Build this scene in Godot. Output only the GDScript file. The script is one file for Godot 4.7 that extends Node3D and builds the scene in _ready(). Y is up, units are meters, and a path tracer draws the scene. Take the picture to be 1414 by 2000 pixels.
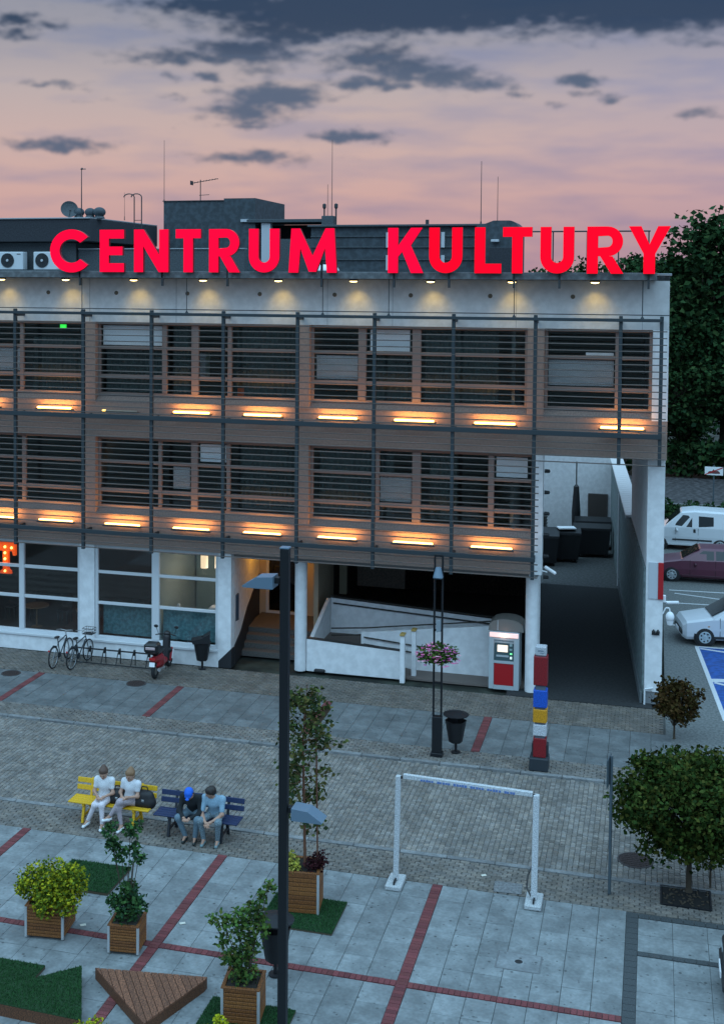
extends Node3D
# A culture centre at dusk, seen from above the plaza in front of it.
# x runs along the facade to the right, y up, z from the facade to the camera; metres.

var rng := RandomNumberGenerator.new()
var taken := {}
var mats := {}
var tex := {}


class MB:
	# collects triangles with normals and optional colours
	var v := PackedVector3Array()
	var n := PackedVector3Array()
	var c := PackedColorArray()
	var col := Color(1, 1, 1)
	var tinted := false

	func t3(a: Vector3, b: Vector3, d: Vector3, na: Vector3, nb: Vector3, nd: Vector3) -> void:
		if (b - a).cross(d - a).dot(na + nb + nd) > 0.0:
			v.append(a); v.append(d); v.append(b)
			n.append(na); n.append(nd); n.append(nb)
		else:
			v.append(a); v.append(b); v.append(d)
			n.append(na); n.append(nb); n.append(nd)
		c.append(col); c.append(col); c.append(col)

	func poly(p: Array, out: Vector3) -> void:
		var nn := Vector3.ZERO
		for i in range(1, p.size() - 1):
			nn += (p[i] - p[0]).cross(p[i + 1] - p[0])
		nn = nn.normalized()
		if nn.dot(out) < 0.0:
			nn = -nn
		for i in range(1, p.size() - 1):
			t3(p[0], p[i], p[i + 1], nn, nn, nn)

	func box(o: Vector3, s: Vector3, bv := 0.0, b := Basis()) -> MB:
		# o centre, s full size, bv bevel
		var h := s * 0.5
		if bv <= 0.0:
			for ax in 3:
				for sg in [-1.0, 1.0]:
					var q := []
					for uv in [[-1, -1], [1, -1], [1, 1], [-1, 1]]:
						var p := Vector3.ZERO
						p[ax] = h[ax] * sg
						p[(ax + 1) % 3] = h[(ax + 1) % 3] * uv[0]
						p[(ax + 2) % 3] = h[(ax + 2) % 3] * uv[1]
						q.append(o + b * p)
					var d := Vector3.ZERO
					d[ax] = sg
					poly(q, b * d)
			return self
		var k := minf(bv, minf(h.x, minf(h.y, h.z)) * 0.9)
		for ax in 3:
			var a1 := (ax + 1) % 3
			var a2 := (ax + 2) % 3
			for sg in [-1.0, 1.0]:
				var q := []
				for uv in [[-1, -1], [1, -1], [1, 1], [-1, 1]]:
					var p := Vector3.ZERO
					p[ax] = h[ax] * sg
					p[a1] = (h[a1] - k) * uv[0]
					p[a2] = (h[a2] - k) * uv[1]
					q.append(o + b * p)
				var d := Vector3.ZERO
				d[ax] = sg
				poly(q, b * d)
			# edges that run along ax
			for s1 in [-1.0, 1.0]:
				for s2 in [-1.0, 1.0]:
					var q := []
					for w in [[-1, 0], [1, 0], [1, 1], [-1, 1]]:
						var p := Vector3.ZERO
						p[ax] = (h[ax] - k) * w[0]
						p[a1] = (h[a1] - (0.0 if w[1] == 0 else k)) * s1
						p[a2] = (h[a2] - (k if w[1] == 0 else 0.0)) * s2
						q.append(o + b * p)
					var d := Vector3.ZERO
					d[a1] = s1
					d[a2] = s2
					poly(q, b * d)
		for sx in [-1.0, 1.0]:
			for sy in [-1.0, 1.0]:
				for sz in [-1.0, 1.0]:
					var s3 := Vector3(sx, sy, sz)
					poly([o + b * (Vector3(h.x, h.y - k, h.z - k) * s3), o + b * (Vector3(h.x - k, h.y, h.z - k) * s3), o + b * (Vector3(h.x - k, h.y - k, h.z) * s3)], b * s3)
		return self

	func span(a: Vector3, z: Vector3, bv := 0.0) -> MB:
		return box((a + z) * 0.5, (z - a).abs(), bv)

	func beam(a: Vector3, z: Vector3, w: float, h: float, bv := 0.0) -> MB:
		# a box from a to z, w wide and h high
		var d := z - a
		var f := d.normalized()
		var up := Vector3.UP if absf(f.y) < 0.95 else Vector3.BACK
		var r := up.cross(f).normalized()
		return box((a + z) * 0.5, Vector3(w, h, d.length()), bv, Basis(r, f.cross(r), f))

	func tube(a: Vector3, z: Vector3, r0: float, r1: float, seg := 8, caps := true) -> MB:
		var f := (z - a).normalized()
		var s := f.cross(Vector3.UP if absf(f.y) < 0.9 else Vector3.RIGHT).normalized()
		var u := s.cross(f)
		var sl := (r0 - r1) / maxf((z - a).length(), 1e-5)
		for i in seg:
			var t0 := TAU * i / seg
			var t1 := TAU * (i + 1) / seg
			var d0 := s * cos(t0) + u * sin(t0)
			var d1 := s * cos(t1) + u * sin(t1)
			var n0 := (d0 + f * sl).normalized()
			var n1 := (d1 + f * sl).normalized()
			t3(a + d0 * r0, a + d1 * r0, z + d1 * r1, n0, n1, n1)
			if r1 > 0.0:
				t3(a + d0 * r0, z + d1 * r1, z + d0 * r1, n0, n1, n0)
			if caps:
				t3(a, a + d0 * r0, a + d1 * r0, -f, -f, -f)
				t3(z, z + d0 * r1, z + d1 * r1, f, f, f)
		return self

	func path(p: Array, r: float, seg := 6) -> MB:
		for i in p.size() - 1:
			tube(p[i], p[i + 1], r, r, seg)
		return self

	func lathe(pr: Array, seg := 16, o := Vector3.ZERO, b := Basis()) -> MB:
		# pr: [radius, height] pairs about the y axis
		for k in pr.size() - 1:
			var a: Array = pr[k]
			var z: Array = pr[k + 1]
			var nn := Vector2(z[1] - a[1], a[0] - z[0]).normalized()
			for i in seg:
				var t0 := TAU * i / seg
				var t1 := TAU * (i + 1) / seg
				var d0 := Vector3(cos(t0), 0, sin(t0))
				var d1 := Vector3(cos(t1), 0, sin(t1))
				var n0 := b * (d0 * nn.x + Vector3.UP * nn.y)
				var n1 := b * (d1 * nn.x + Vector3.UP * nn.y)
				var a0: Vector3 = o + b * (d0 * a[0] + Vector3.UP * a[1])
				var a1: Vector3 = o + b * (d1 * a[0] + Vector3.UP * a[1])
				var z0: Vector3 = o + b * (d0 * z[0] + Vector3.UP * z[1])
				var z1: Vector3 = o + b * (d1 * z[0] + Vector3.UP * z[1])
				if a[0] > 1e-6:
					t3(a0, a1, z1, n0, n1, n1)
				if z[0] > 1e-6:
					t3(a0, z1, z0, n0, n1, n0)
		return self

	func ball(o: Vector3, r: Vector3, seg := 10, b := Basis()) -> MB:
		var rings := maxi(4, seg / 2 + 1)
		for i in rings:
			for j in seg:
				var q := []
				var m := []
				for w in [[0, 0], [1, 0], [1, 1], [0, 1]]:
					var th: float = PI * (i + w[0]) / rings
					var ph: float = TAU * (j + w[1]) / seg
					var d := Vector3(sin(th) * cos(ph), cos(th), sin(th) * sin(ph))
					q.append(o + b * (d * r))
					m.append((b * (d / r)).normalized())
				if i < rings - 1:
					t3(q[0], q[1], q[2], m[0], m[1], m[2])
				if i > 0:
					t3(q[0], q[2], q[3], m[0], m[2], m[3])
		return self

	func prism(p: PackedVector2Array, z0: float, z1: float, x := Transform3D()) -> MB:
		# a polygon in x-y pushed from z0 to z1
		var idx := Geometry2D.triangulate_polygon(p)
		var fz := x.basis * Vector3.BACK
		for i in range(0, idx.size(), 3):
			for s in [[z0, -1.0], [z1, 1.0]]:
				var q := []
				for k in 3:
					q.append(x * Vector3(p[idx[i + k]].x, p[idx[i + k]].y, s[0]))
				poly(q, fz * s[1] * signf(z1 - z0))
		var cw := Geometry2D.is_polygon_clockwise(p)
		for i in p.size():
			var a := p[i]
			var d := p[(i + 1) % p.size()]
			var o := Vector2(d.y - a.y, a.x - d.x) * (1.0 if not cw else -1.0)
			if o.length() < 1e-6:
				continue
			poly([x * Vector3(a.x, a.y, z0), x * Vector3(d.x, d.y, z0), x * Vector3(d.x, d.y, z1), x * Vector3(a.x, a.y, z1)], x.basis * Vector3(o.x, o.y, 0))
		return self

	func torus(o: Vector3, R: float, r: float, b := Basis(), seg := 20, sg := 6) -> MB:
		# in the b.x - b.y plane
		for i in seg:
			for j in sg:
				var q := []
				var m := []
				for w in [[0, 0], [1, 0], [1, 1], [0, 1]]:
					var t: float = TAU * (i + w[0]) / seg
					var u: float = TAU * (j + w[1]) / sg
					var d := Vector3(cos(t), sin(t), 0)
					var nn := d * cos(u) + Vector3.BACK * sin(u)
					q.append(o + b * (d * R + nn * r))
					m.append(b * nn)
				t3(q[0], q[1], q[2], m[0], m[1], m[2])
				t3(q[0], q[2], q[3], m[0], m[2], m[3])
		return self

	func add(m: MB, x: Transform3D) -> MB:
		for i in m.v.size():
			v.append(x * m.v[i])
			n.append((x.basis * m.n[i]).normalized())
			c.append(m.c[i])
		return self

	func mesh() -> ArrayMesh:
		var a := []
		a.resize(Mesh.ARRAY_MAX)
		a[Mesh.ARRAY_VERTEX] = v
		a[Mesh.ARRAY_NORMAL] = n
		if tinted:
			a[Mesh.ARRAY_COLOR] = c
		var m := ArrayMesh.new()
		m.add_surface_from_arrays(Mesh.PRIMITIVE_TRIANGLES, a)
		return m


func numbered(s: String) -> String:
	if not taken.has(s):
		taken[s] = 0
		return s
	taken[s] += 1
	return "%s_%03d" % [s, taken[s]]


func thing(called: String, label: String, category: String, at := Vector3.ZERO, turn := 0.0, group := "") -> Node3D:
	var o := Node3D.new()
	o.name = numbered(called)
	add_child(o)
	o.position = at
	o.rotation.y = turn
	o.set_meta("label", label)
	o.set_meta("category", category)
	if group:
		o.set_meta("group", group)
	return o


func part(called: String, m, mt: Material, parent: Node, label := "") -> MeshInstance3D:
	var o := MeshInstance3D.new()
	o.mesh = m.mesh() if m is MB else m
	o.material_override = mt
	o.name = called
	parent.add_child(o, true)
	if label:
		o.set_meta("label", label)
	return o


func single(called: String, m, mt: Material, label: String, category: String, at := Vector3.ZERO, turn := 0.0, group := "") -> MeshInstance3D:
	var o := part(numbered(called), m, mt, self, label)
	o.position = at
	o.rotation.y = turn
	o.set_meta("category", category)
	if group:
		o.set_meta("group", group)
	return o


func struct(called: String, m, mt: Material) -> MeshInstance3D:
	var o := part(called, m, mt, self)
	o.set_meta("kind", "structure")
	return o


func dup(o: Node3D, label: String, at: Vector3, turn := 0.0, size := 1.0) -> Node3D:
	var r: Node3D = o.duplicate()
	r.name = numbered(str(o.name))
	add_child(r)
	r.position = at
	r.rotation.y = turn
	r.scale = Vector3.ONE * size
	r.set_meta("label", label)
	return r


func scatter(called: String, m: ArrayMesh, mt: Material, xs: Array, cs: Array, parent: Node) -> MultiMeshInstance3D:
	var mm := MultiMesh.new()
	mm.transform_format = MultiMesh.TRANSFORM_3D
	mm.use_colors = true
	mm.mesh = m
	mm.instance_count = xs.size()
	for i in xs.size():
		mm.set_instance_transform(i, xs[i])
		mm.set_instance_color(i, cs[i])
	var o := MultiMeshInstance3D.new()
	o.multimesh = mm
	o.material_override = mt
	o.name = called
	parent.add_child(o, true)
	o.set_meta("kind", "stuff")
	return o


func P2(a: Array) -> PackedVector2Array:
	var p := PackedVector2Array()
	for i in range(0, a.size(), 2):
		p.append(Vector2(a[i], a[i + 1]))
	return p


# ---------------------------------------------------------------- materials

func noise_tex(key: String, freq: float, oct: int, lo: float, hi: float, stretch := 1.0) -> Texture2D:
	if tex.has(key):
		return tex[key]
	var f := FastNoiseLite.new()
	f.seed = hash(key) % 1000
	f.frequency = freq
	f.fractal_octaves = oct
	f.noise_type = FastNoiseLite.TYPE_SIMPLEX_SMOOTH
	var im := f.get_seamless_image(256, 256)
	im.convert(Image.FORMAT_RGB8)
	var d := im.get_data()
	for i in d.size():
		d[i] = int(255.0 * lerpf(lo, hi, smoothstep(0.15, 0.85, d[i] / 255.0)))
	im = Image.create_from_data(256, 256, false, Image.FORMAT_RGB8, d)
	if stretch != 1.0:
		im.resize(256, maxi(16, int(256 / stretch)), Image.INTERPOLATE_LANCZOS)
	tex[key] = ImageTexture.create_from_image(im)
	return tex[key]


func stone_tex() -> Texture2D:
	# grain, mottling a metre across and small dark spots, in one seamless picture
	if tex.has("stone"):
		return tex["stone"]
	var ims := []
	for k in [[0.09, 3, 21], [0.011, 4, 22], [0.03, 3, 23]]:
		var f := FastNoiseLite.new()
		f.seed = k[2]
		f.frequency = k[0]
		f.fractal_octaves = k[1]
		f.noise_type = FastNoiseLite.TYPE_SIMPLEX_SMOOTH
		var im := f.get_seamless_image(512, 512)
		im.convert(Image.FORMAT_L8)
		ims.append(im.get_data())
	var d := PackedByteArray()
	d.resize(512 * 512)
	for i in d.size():
		var v: float = lerpf(0.86, 1.0, ims[0][i] / 255.0) * lerpf(0.87, 1.0, smoothstep(0.2, 0.8, ims[1][i] / 255.0)) * lerpf(0.88, 1.0, ims[2][i] / 255.0)
		d[i] = int(255.0 * v)
	var r := RandomNumberGenerator.new()
	r.seed = 5
	for k in 260:
		var c := Vector2i(r.randi() % 512, r.randi() % 512)
		var q := r.randi_range(1, 3)
		var dark := r.randf_range(0.6, 0.9)
		for x in range(-q, q + 1):
			for y in range(-q, q + 1):
				if x * x + y * y <= q * q:
					var i := posmod(c.x + x, 512) + 512 * posmod(c.y + y, 512)
					d[i] = int(d[i] * dark)
	tex["stone"] = ImageTexture.create_from_image(Image.create_from_data(512, 512, false, Image.FORMAT_L8, d))
	return tex["stone"]


func mat(key: String, lin: Color, rough := 0.8, metal := 0.0, grain := "", size := 1.0) -> StandardMaterial3D:
	# lin: linear base colour
	if mats.has(key):
		return mats[key]
	var m := StandardMaterial3D.new()
	m.albedo_color = lin.linear_to_srgb()
	m.roughness = rough
	m.metallic = metal
	if grain:
		match grain:
			"fine": m.albedo_texture = noise_tex("fine", 0.06, 4, 0.78, 1.0)
			"patch": m.albedo_texture = noise_tex("patch", 0.02, 5, 0.8, 1.0)
			"soft": m.albedo_texture = noise_tex("soft", 0.03, 4, 0.94, 1.0)
			"rough": m.albedo_texture = noise_tex("rough", 0.03, 5, 0.5, 1.0)
			"stone": m.albedo_texture = stone_tex()
			"wood": m.albedo_texture = noise_tex("wood", 0.05, 4, 0.55, 1.0, 8.0)
			"turf": m.albedo_texture = noise_tex("turf", 0.12, 3, 0.35, 1.0)
		m.uv1_triplanar = true
		m.uv1_world_triplanar = true
		m.uv1_scale = Vector3.ONE / size
	mats[key] = m
	return m


func tinted(key: String, rough := 0.8, grain := "", size := 1.0) -> StandardMaterial3D:
	var m := mat(key, Color(1, 1, 1), rough, 0.0, grain, size)
	m.vertex_color_use_as_albedo = true
	return m


func glow(key: String, c: Color, e: float, body := Color(0.8, 0.8, 0.8)) -> StandardMaterial3D:
	if mats.has(key):
		return mats[key]
	var m := mat(key, body, 0.5)
	m.emission_enabled = true
	m.emission = c
	m.emission_energy_multiplier = e
	return m


func glass(key: String, c: Color, a: float) -> StandardMaterial3D:
	if mats.has(key):
		return mats[key]
	var m := StandardMaterial3D.new()
	m.transparency = BaseMaterial3D.TRANSPARENCY_ALPHA
	m.albedo_color = Color(c.r, c.g, c.b, a)
	m.roughness = 0.03
	m.metallic_specular = 0.5
	mats[key] = m
	return m


# ---------------------------------------------------------------- camera, sky, light

func _ready() -> void:
	rng.seed = 7
	var cam := Camera3D.new()
	cam.name = "camera"
	var bx := Vector3(0.960017, 0.0058255, -0.279881)
	var by := Vector3(-0.0170167, 0.999149, -0.0375721)
	var bz := Vector3(0.279424, 0.0408325, 0.959299)
	cam.transform = Transform3D(Basis(bx, by, bz), Vector3(0, 12, 37.3466))
	cam.set_frustum(0.1 * 2000.0 / 2498.37, Vector2(0.1 * (707.0 - 551.66) / 2498.37, -0.1 * (1000.0 - 654.94) / 2498.37), 0.1, 2000.0)
	add_child(cam)
	cam.current = true

	var we := WorldEnvironment.new()
	we.name = "world_environment"
	var env := Environment.new()
	env.background_mode = Environment.BG_SKY
	var sky := Sky.new()
	var pan := PanoramaSkyMaterial.new()
	pan.panorama = sky_picture()
	sky.sky_material = pan
	env.sky = sky
	env.background_energy_multiplier = 1.0
	env.tonemap_mode = Environment.TONE_MAPPER_LINEAR
	env.tonemap_exposure = 1.0
	env.sdfgi_enabled = true
	env.ssao_enabled = true
	env.ssil_enabled = true
	we.environment = env
	add_child(we)

	# the last light of a sun that has gone down behind the building
	var sun := DirectionalLight3D.new()
	sun.name = "dusk_sun"
	sun.light_color = Color(1.0, 0.78, 0.66)
	sun.light_energy = 0.1
	sun.light_angular_distance = 20.0
	sun.shadow_enabled = true
	add_child(sun)
	sun.look_at_from_position(Vector3.ZERO, -Vector3(-0.35, 0.12, -1.0))

	build_ground()
	build_centre()
	build_screen()
	build_facade_lamps()
	build_sign()
	build_roof_things()
	build_entrance_things()
	build_plaza_things()
	build_people()
	build_trees()
	build_cars()


func sky_picture() -> ImageTexture:
	var W := 4096
	var H := 2048
	var small := Image.create(256, 128, false, Image.FORMAT_RGBF)
	var warp := FastNoiseLite.new()
	warp.seed = 3
	warp.frequency = 0.32
	warp.fractal_octaves = 5
	warp.noise_type = FastNoiseLite.TYPE_SIMPLEX_SMOOTH
	for y in 128:
		for x in 256:
			small.set_pixel(x, y, sky_at((x + 0.5) / 256.0, (y + 0.5) / 128.0, warp))
	small.resize(W, H, Image.INTERPOLATE_BILINEAR)
	# the part above the roofs, computed finely
	for y in range(int(H * (0.5 - 20.0 / 180.0)), H / 2 + 12):
		for x in range(int(-W * 40.0 / 360.0), int(W * 14.0 / 360.0)):
			small.set_pixel(posmod(x, W), y, sky_at((x + 0.5) / W, (y + 0.5) / H, warp))
	small.convert(Image.FORMAT_RGBH)
	return ImageTexture.create_from_image(small)


# clouds: azimuth and elevation of the middle, half sizes (degrees), weight
const CLOUDS := [
	[-6.44, 12.24, 12.46, 1.66, 1.30], [-12.52, 11.79, 7.92, 1.35, 1.25], [-17.89, 12.08, 5.27, 0.67, 1.10], [0.08, 11.72, 6.47, 1.50, 1.25], [-16.10, 10.96, 3.47, 0.86, 1.00], [-17.89, 10.12, 2.93, 0.72, 1.00], [-19.69, 9.85, 3.73, 0.46, 0.90], [-21.48, 9.76, 2.66, 0.28, 0.80],
	[-17.22, 9.45, 1.20, 0.51, 0.70], [-14.30, 11.12, 2.64, 0.78, 1.00], [-9.04, 11.28, 3.60, 0.63, 1.00], [-5.13, 10.83, 2.40, 0.42, 0.70], [-1.00, 10.96, 4.26, 0.58, 0.75], [1.82, 10.23, 1.86, 0.40, 0.65], [-10.78, 15.02, 23.98, 2.33, 1.25], [-12.19, 9.85, 2.00, 0.72, 1.00],
	[-10.78, 9.34, 2.14, 0.72, 1.00], [-12.52, 8.78, 2.27, 0.37, 0.95], [-9.04, 9.00, 1.86, 0.51, 0.95], [-7.74, 8.65, 1.86, 0.46, 0.85], [-13.97, 9.67, 0.67, 0.51, 0.75], [-6.76, 8.89, 0.67, 0.28, 0.65], [-16.55, 8.22, 2.34, 0.63, 1.10], [-17.89, 7.55, 2.08, 0.63, 1.00],
	[-17.56, 7.00, 1.55, 0.23, 0.75], [-18.79, 8.33, 1.07, 0.35, 0.65], [-13.30, 6.48, 1.76, 0.32, 1.05], [-17.67, 5.55, 2.62, 0.37, 0.85], [-16.10, 5.26, 0.85, 0.17, 0.55], [-26.19, 5.93, 2.45, 0.35, 0.95], [-24.85, 6.06, 0.98, 0.23, 0.70], [-27.99, 11.23, 1.24, 0.36, 0.95],
	[-28.10, 10.61, 0.96, 0.35, 0.95], [-26.64, 11.05, 1.49, 0.26, 0.70], [-3.35, 8.78, 0.90, 0.37, 1.05], [-3.18, 8.16, 0.70, 0.23, 0.65], [-2.09, 7.98, 0.77, 0.20, 0.65], [-6.00, 8.22, 0.70, 0.23, 0.65], [-4.15, 7.84, 0.43, 0.17, 0.55], [1.65, 7.22, 1.18, 0.28, 0.75],
	[-26.53, 8.56, 1.66, 0.20, 0.75], [-19.69, 9.00, 0.80, 0.26, 0.85], [-21.15, 9.00, 0.50, 0.28, 0.55], [-21.26, 8.16, 0.85, 0.14, 0.50], [-20.81, 6.93, 0.46, 0.12, 0.50], [-24.62, 7.93, 1.12, 0.17, 0.45], [-13.18, 5.57, 1.07, 0.14, 0.40],
]


func sky_at(u: float, w: float, f: FastNoiseLite) -> Color:
	var az := wrapf(u * 360.0, -180.0, 180.0)
	var el := (0.5 - w) * 180.0
	# away: 0 over the sunset behind the building, 1 at the other side of the sky
	var away := 0.5 - 0.5 * cos(deg_to_rad(az + 12.0))
	var pink := [[0.0, Color(0.46, 0.28, 0.32)], [1.5, Color(0.53, 0.32, 0.335)], [4.0, Color(0.62, 0.395, 0.365)], [6.0, Color(0.60, 0.43, 0.40)], [8.5, Color(0.50, 0.42, 0.42)], [10.5, Color(0.36, 0.345, 0.39)], [13.0, Color(0.27, 0.29, 0.36)], [25.0, Color(0.38, 0.52, 0.68)], [50.0, Color(0.62, 1.02, 1.32)], [90.0, Color(0.66, 1.12, 1.40)]]
	var c: Color = pink[0][1]
	for i in pink.size() - 1:
		if el >= pink[i][0]:
			c = (pink[i][1] as Color).lerp(pink[i + 1][1], clampf((el - pink[i][0]) / (pink[i + 1][0] - pink[i][0]), 0, 1))
	c = c.lerp(c * Color(0.88, 0.92, 1.04), smoothstep(-14.0, 4.0, az) * smoothstep(60.0, 10.0, az))
	# opposite the sunset the sky is dim near the ground and bright higher up
	var blue := Color(0.34, 0.50, 0.70).lerp(Color(1.55, 2.45, 3.1), smoothstep(10.0, 48.0, el)).lerp(Color(0.66, 1.12, 1.40), smoothstep(45.0, 90.0, el))
	c = c.lerp(blue, smoothstep(0.08, 0.6, away))
	if el < -1.0:
		return Color(0.05, 0.06, 0.07)
	# thin veils
	var veil := f.get_noise_2d(az * 0.45, el * 2.6 + 70.0) * 0.5 + f.get_noise_2d(az * 0.16, el * 1.2 + 20.0) * 0.5
	c = c.lerp(c * Color(0.70, 0.80, 1.0), clampf(veil * 1.7 + 0.18, 0, 0.9))
	# clouds: placed in the view, scattered at random elsewhere
	var wx := az + f.get_noise_2d(az * 2.0, el * 4.0) * 0.6
	var wy := el + f.get_noise_2d(az * 2.0 + 40.0, el * 4.0 + 9.0) * 0.26
	var dens := 0.0
	for k in CLOUDS:
		var dx: float = (wx - k[0]) / k[2]
		var dy: float = (wy - k[1]) / k[3]
		if dy < 0.0:
			dy *= 1.35
		var q := dx * dx + dy * dy
		if q < 5.0:
			dens = maxf(dens, k[4] * exp(-q * 0.75))
	if el > 12.4 or az < -31.0 or az > 16.0:
		# unseen dark cloud belt added round the sunset side so low clouds stay dark
		var out := 1.0 if az < -31.0 or az > 16.0 else smoothstep(12.4, 14.0, el)
		var bank := smoothstep(25.0, 19.0, el) * smoothstep(8.0, 11.0, el) * (1.0 - smoothstep(0.6, 0.85, away))
		dens = maxf(dens, out * bank * (0.85 + f.get_noise_2d(az * 0.3, el * 1.2 + 300.0) * 0.5))
		dens = maxf(dens, out * clampf(0.2 + f.get_noise_2d(az * 0.12, el * 0.4 + 500.0) * 0.9, 0, 0.8) * smoothstep(80.0, 50.0, el))
	var det := f.get_noise_2d(az * 2.6, el * 7.0 + 200.0)
	dens += det * 0.3
	var cov := smoothstep(0.22, 0.95, dens)
	var dark := Color(0.085, 0.125, 0.20).lerp(Color(0.020, 0.048, 0.10), smoothstep(8.5, 11.5, el) * smoothstep(0.4, 0.9, dens))
	dark = dark.lerp(Color(0.5, 0.85, 1.15), smoothstep(0.5, 0.8, away) * smoothstep(8.0, 30.0, el))
	return c.lerp(dark, cov * 0.93)


# ---------------------------------------------------------------- ground

func grey(lo: float, hi: float, warm := 0.0) -> Color:
	var g := rng.randf_range(lo, hi)
	var w := rng.randf_range(-0.04, 0.04) + warm
	return Color(g * (1.0 + w), g, g * (1.0 - w))


func setts(called: String, x0: float, x1: float, z0: float, z1: float, sx: float, sz: float, y: float, lo: float, hi: float, warm: float, parent: Node, along_z := true) -> void:
	var m := MB.new().box(Vector3(0, -0.03, 0), Vector3(sx * 0.965, 0.06, sz * 0.955), 0.01)
	var xs := []
	var cs := []
	var nx := int((x1 - x0) / sx)
	var nz := int((z1 - z0) / sz)
	var patch := FastNoiseLite.new()
	patch.seed = 11
	patch.frequency = 0.5
	for i in nx:
		for j in nz:
			var off := 0.5 * (i % 2) if along_z else 0.0
			var offx := 0.0 if along_z else 0.5 * (j % 2)
			var px := x0 + (i + 0.5 + offx) * sx
			var pz := z0 + (j + 0.5 + off) * sz
			if pz > z1 - sz * 0.4 or px > x1 - sx * 0.4:
				continue
			var b := Basis.from_euler(Vector3(rng.randf_range(-0.05, 0.05), rng.randf_range(-0.06, 0.06), rng.randf_range(-0.05, 0.05))).scaled(Vector3(rng.randf_range(0.9, 1.03), 1, rng.randf_range(0.9, 1.03)))
			xs.append(Transform3D(b, Vector3(px, y + rng.randf_range(-0.006, 0.004), pz)))
			var k := 1.0 + 0.22 * patch.get_noise_2d(px, pz)
			var g := grey(lo, hi, warm)
			cs.append(Color(g.r * k, g.g * k, g.b * k))
	scatter(called, m.mesh(), tinted("sett_stone", 0.75, "stone", 3.1), xs, cs, parent)


func red_strip(x0: float, x1: float, z0: float, z1: float, parent: Node) -> void:
	var m := MB.new()
	m.tinted = true
	var nx := maxi(1, roundi((x1 - x0) / 0.1))
	var nz := maxi(1, roundi((z1 - z0) / 0.1))
	if x1 - x0 < z1 - z0:
		nx = 1
	else:
		nz = 1
	var sx := (x1 - x0) / nx
	var sz := (z1 - z0) / nz
	for i in nx:
		for j in nz:
			var k := rng.randf_range(0.75, 1.25)
			m.col = Color(0.20 * k, 0.050 * k, 0.052 * k)
			m.box(Vector3(x0 + (i + 0.5) * sx, -0.02 + rng.randf_range(-0.002, 0.003), z0 + (j + 0.5) * sz), Vector3(sx - 0.008, 0.05, sz - 0.008))
	part("red_brick_strip", m, tinted("clinker", 0.8, "fine", 0.4), parent).set_meta("kind", "stuff")


func slabs(x0: float, x1: float, z0: float, z1: float, sx: float, sz: float, skip: Array, parent: Node, most: int, base := 0.285, warm := 0.0) -> void:
	# concrete slabs with joints, each a piece; past `most`, the far ones are joined
	var ms := []
	for k in 6:
		ms.append(MB.new().box(Vector3(0, -0.025, 0), Vector3(sx - 0.007, 0.05, sz - 0.007), 0.005).mesh())
	var tones := []
	for k in 9:
		var g := base + base * 0.035 * k
		tones.append(mat("slab_%d_%d" % [k, int(base * 1000)], Color(g * (0.92 + warm), g, g * 1.02), 0.75, 0.0, "stone", 4.3))
	var nx := roundi((x1 - x0) / sx)
	var nz := roundi((z1 - z0) / sz)
	var spots := []
	for i in nx:
		for j in nz:
			var p := Vector3(x0 + (i + 0.5) * sx, 0, z0 + (j + 0.5) * sz)
			var hit := false
			for s in skip:
				if p.x + sx * 0.5 > s[0] + 0.005 and p.x - sx * 0.5 < s[1] - 0.005 and p.z + sz * 0.5 > s[2] + 0.005 and p.z - sz * 0.5 < s[3] - 0.005:
					hit = true
			if not hit:
				spots.append(p)
	spots.sort_custom(func(a, b): return a.z + absf(a.x + 5.5) * 0.3 > b.z + absf(b.x + 5.5) * 0.3 if most < 9999 else false)
	var rest := MB.new()
	for i in spots.size():
		var p: Vector3 = spots[i]
		p.y = rng.randf_range(-0.0025, 0.0025)
		if i < most:
			var o := part("paving_slab", ms[rng.randi() % 6], tones[rng.randi() % 9], parent)
			o.position = p
			o.rotation = Vector3(rng.randf_range(-0.003, 0.003), 0, rng.randf_range(-0.003, 0.003))
		else:
			rest.box(p - Vector3(0, 0.025, 0), Vector3(sx - 0.007, 0.05, sz - 0.007))
	if rest.v.size():
		part("far_paving_slabs", rest, tones[4], parent).set_meta("kind", "stuff")


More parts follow.
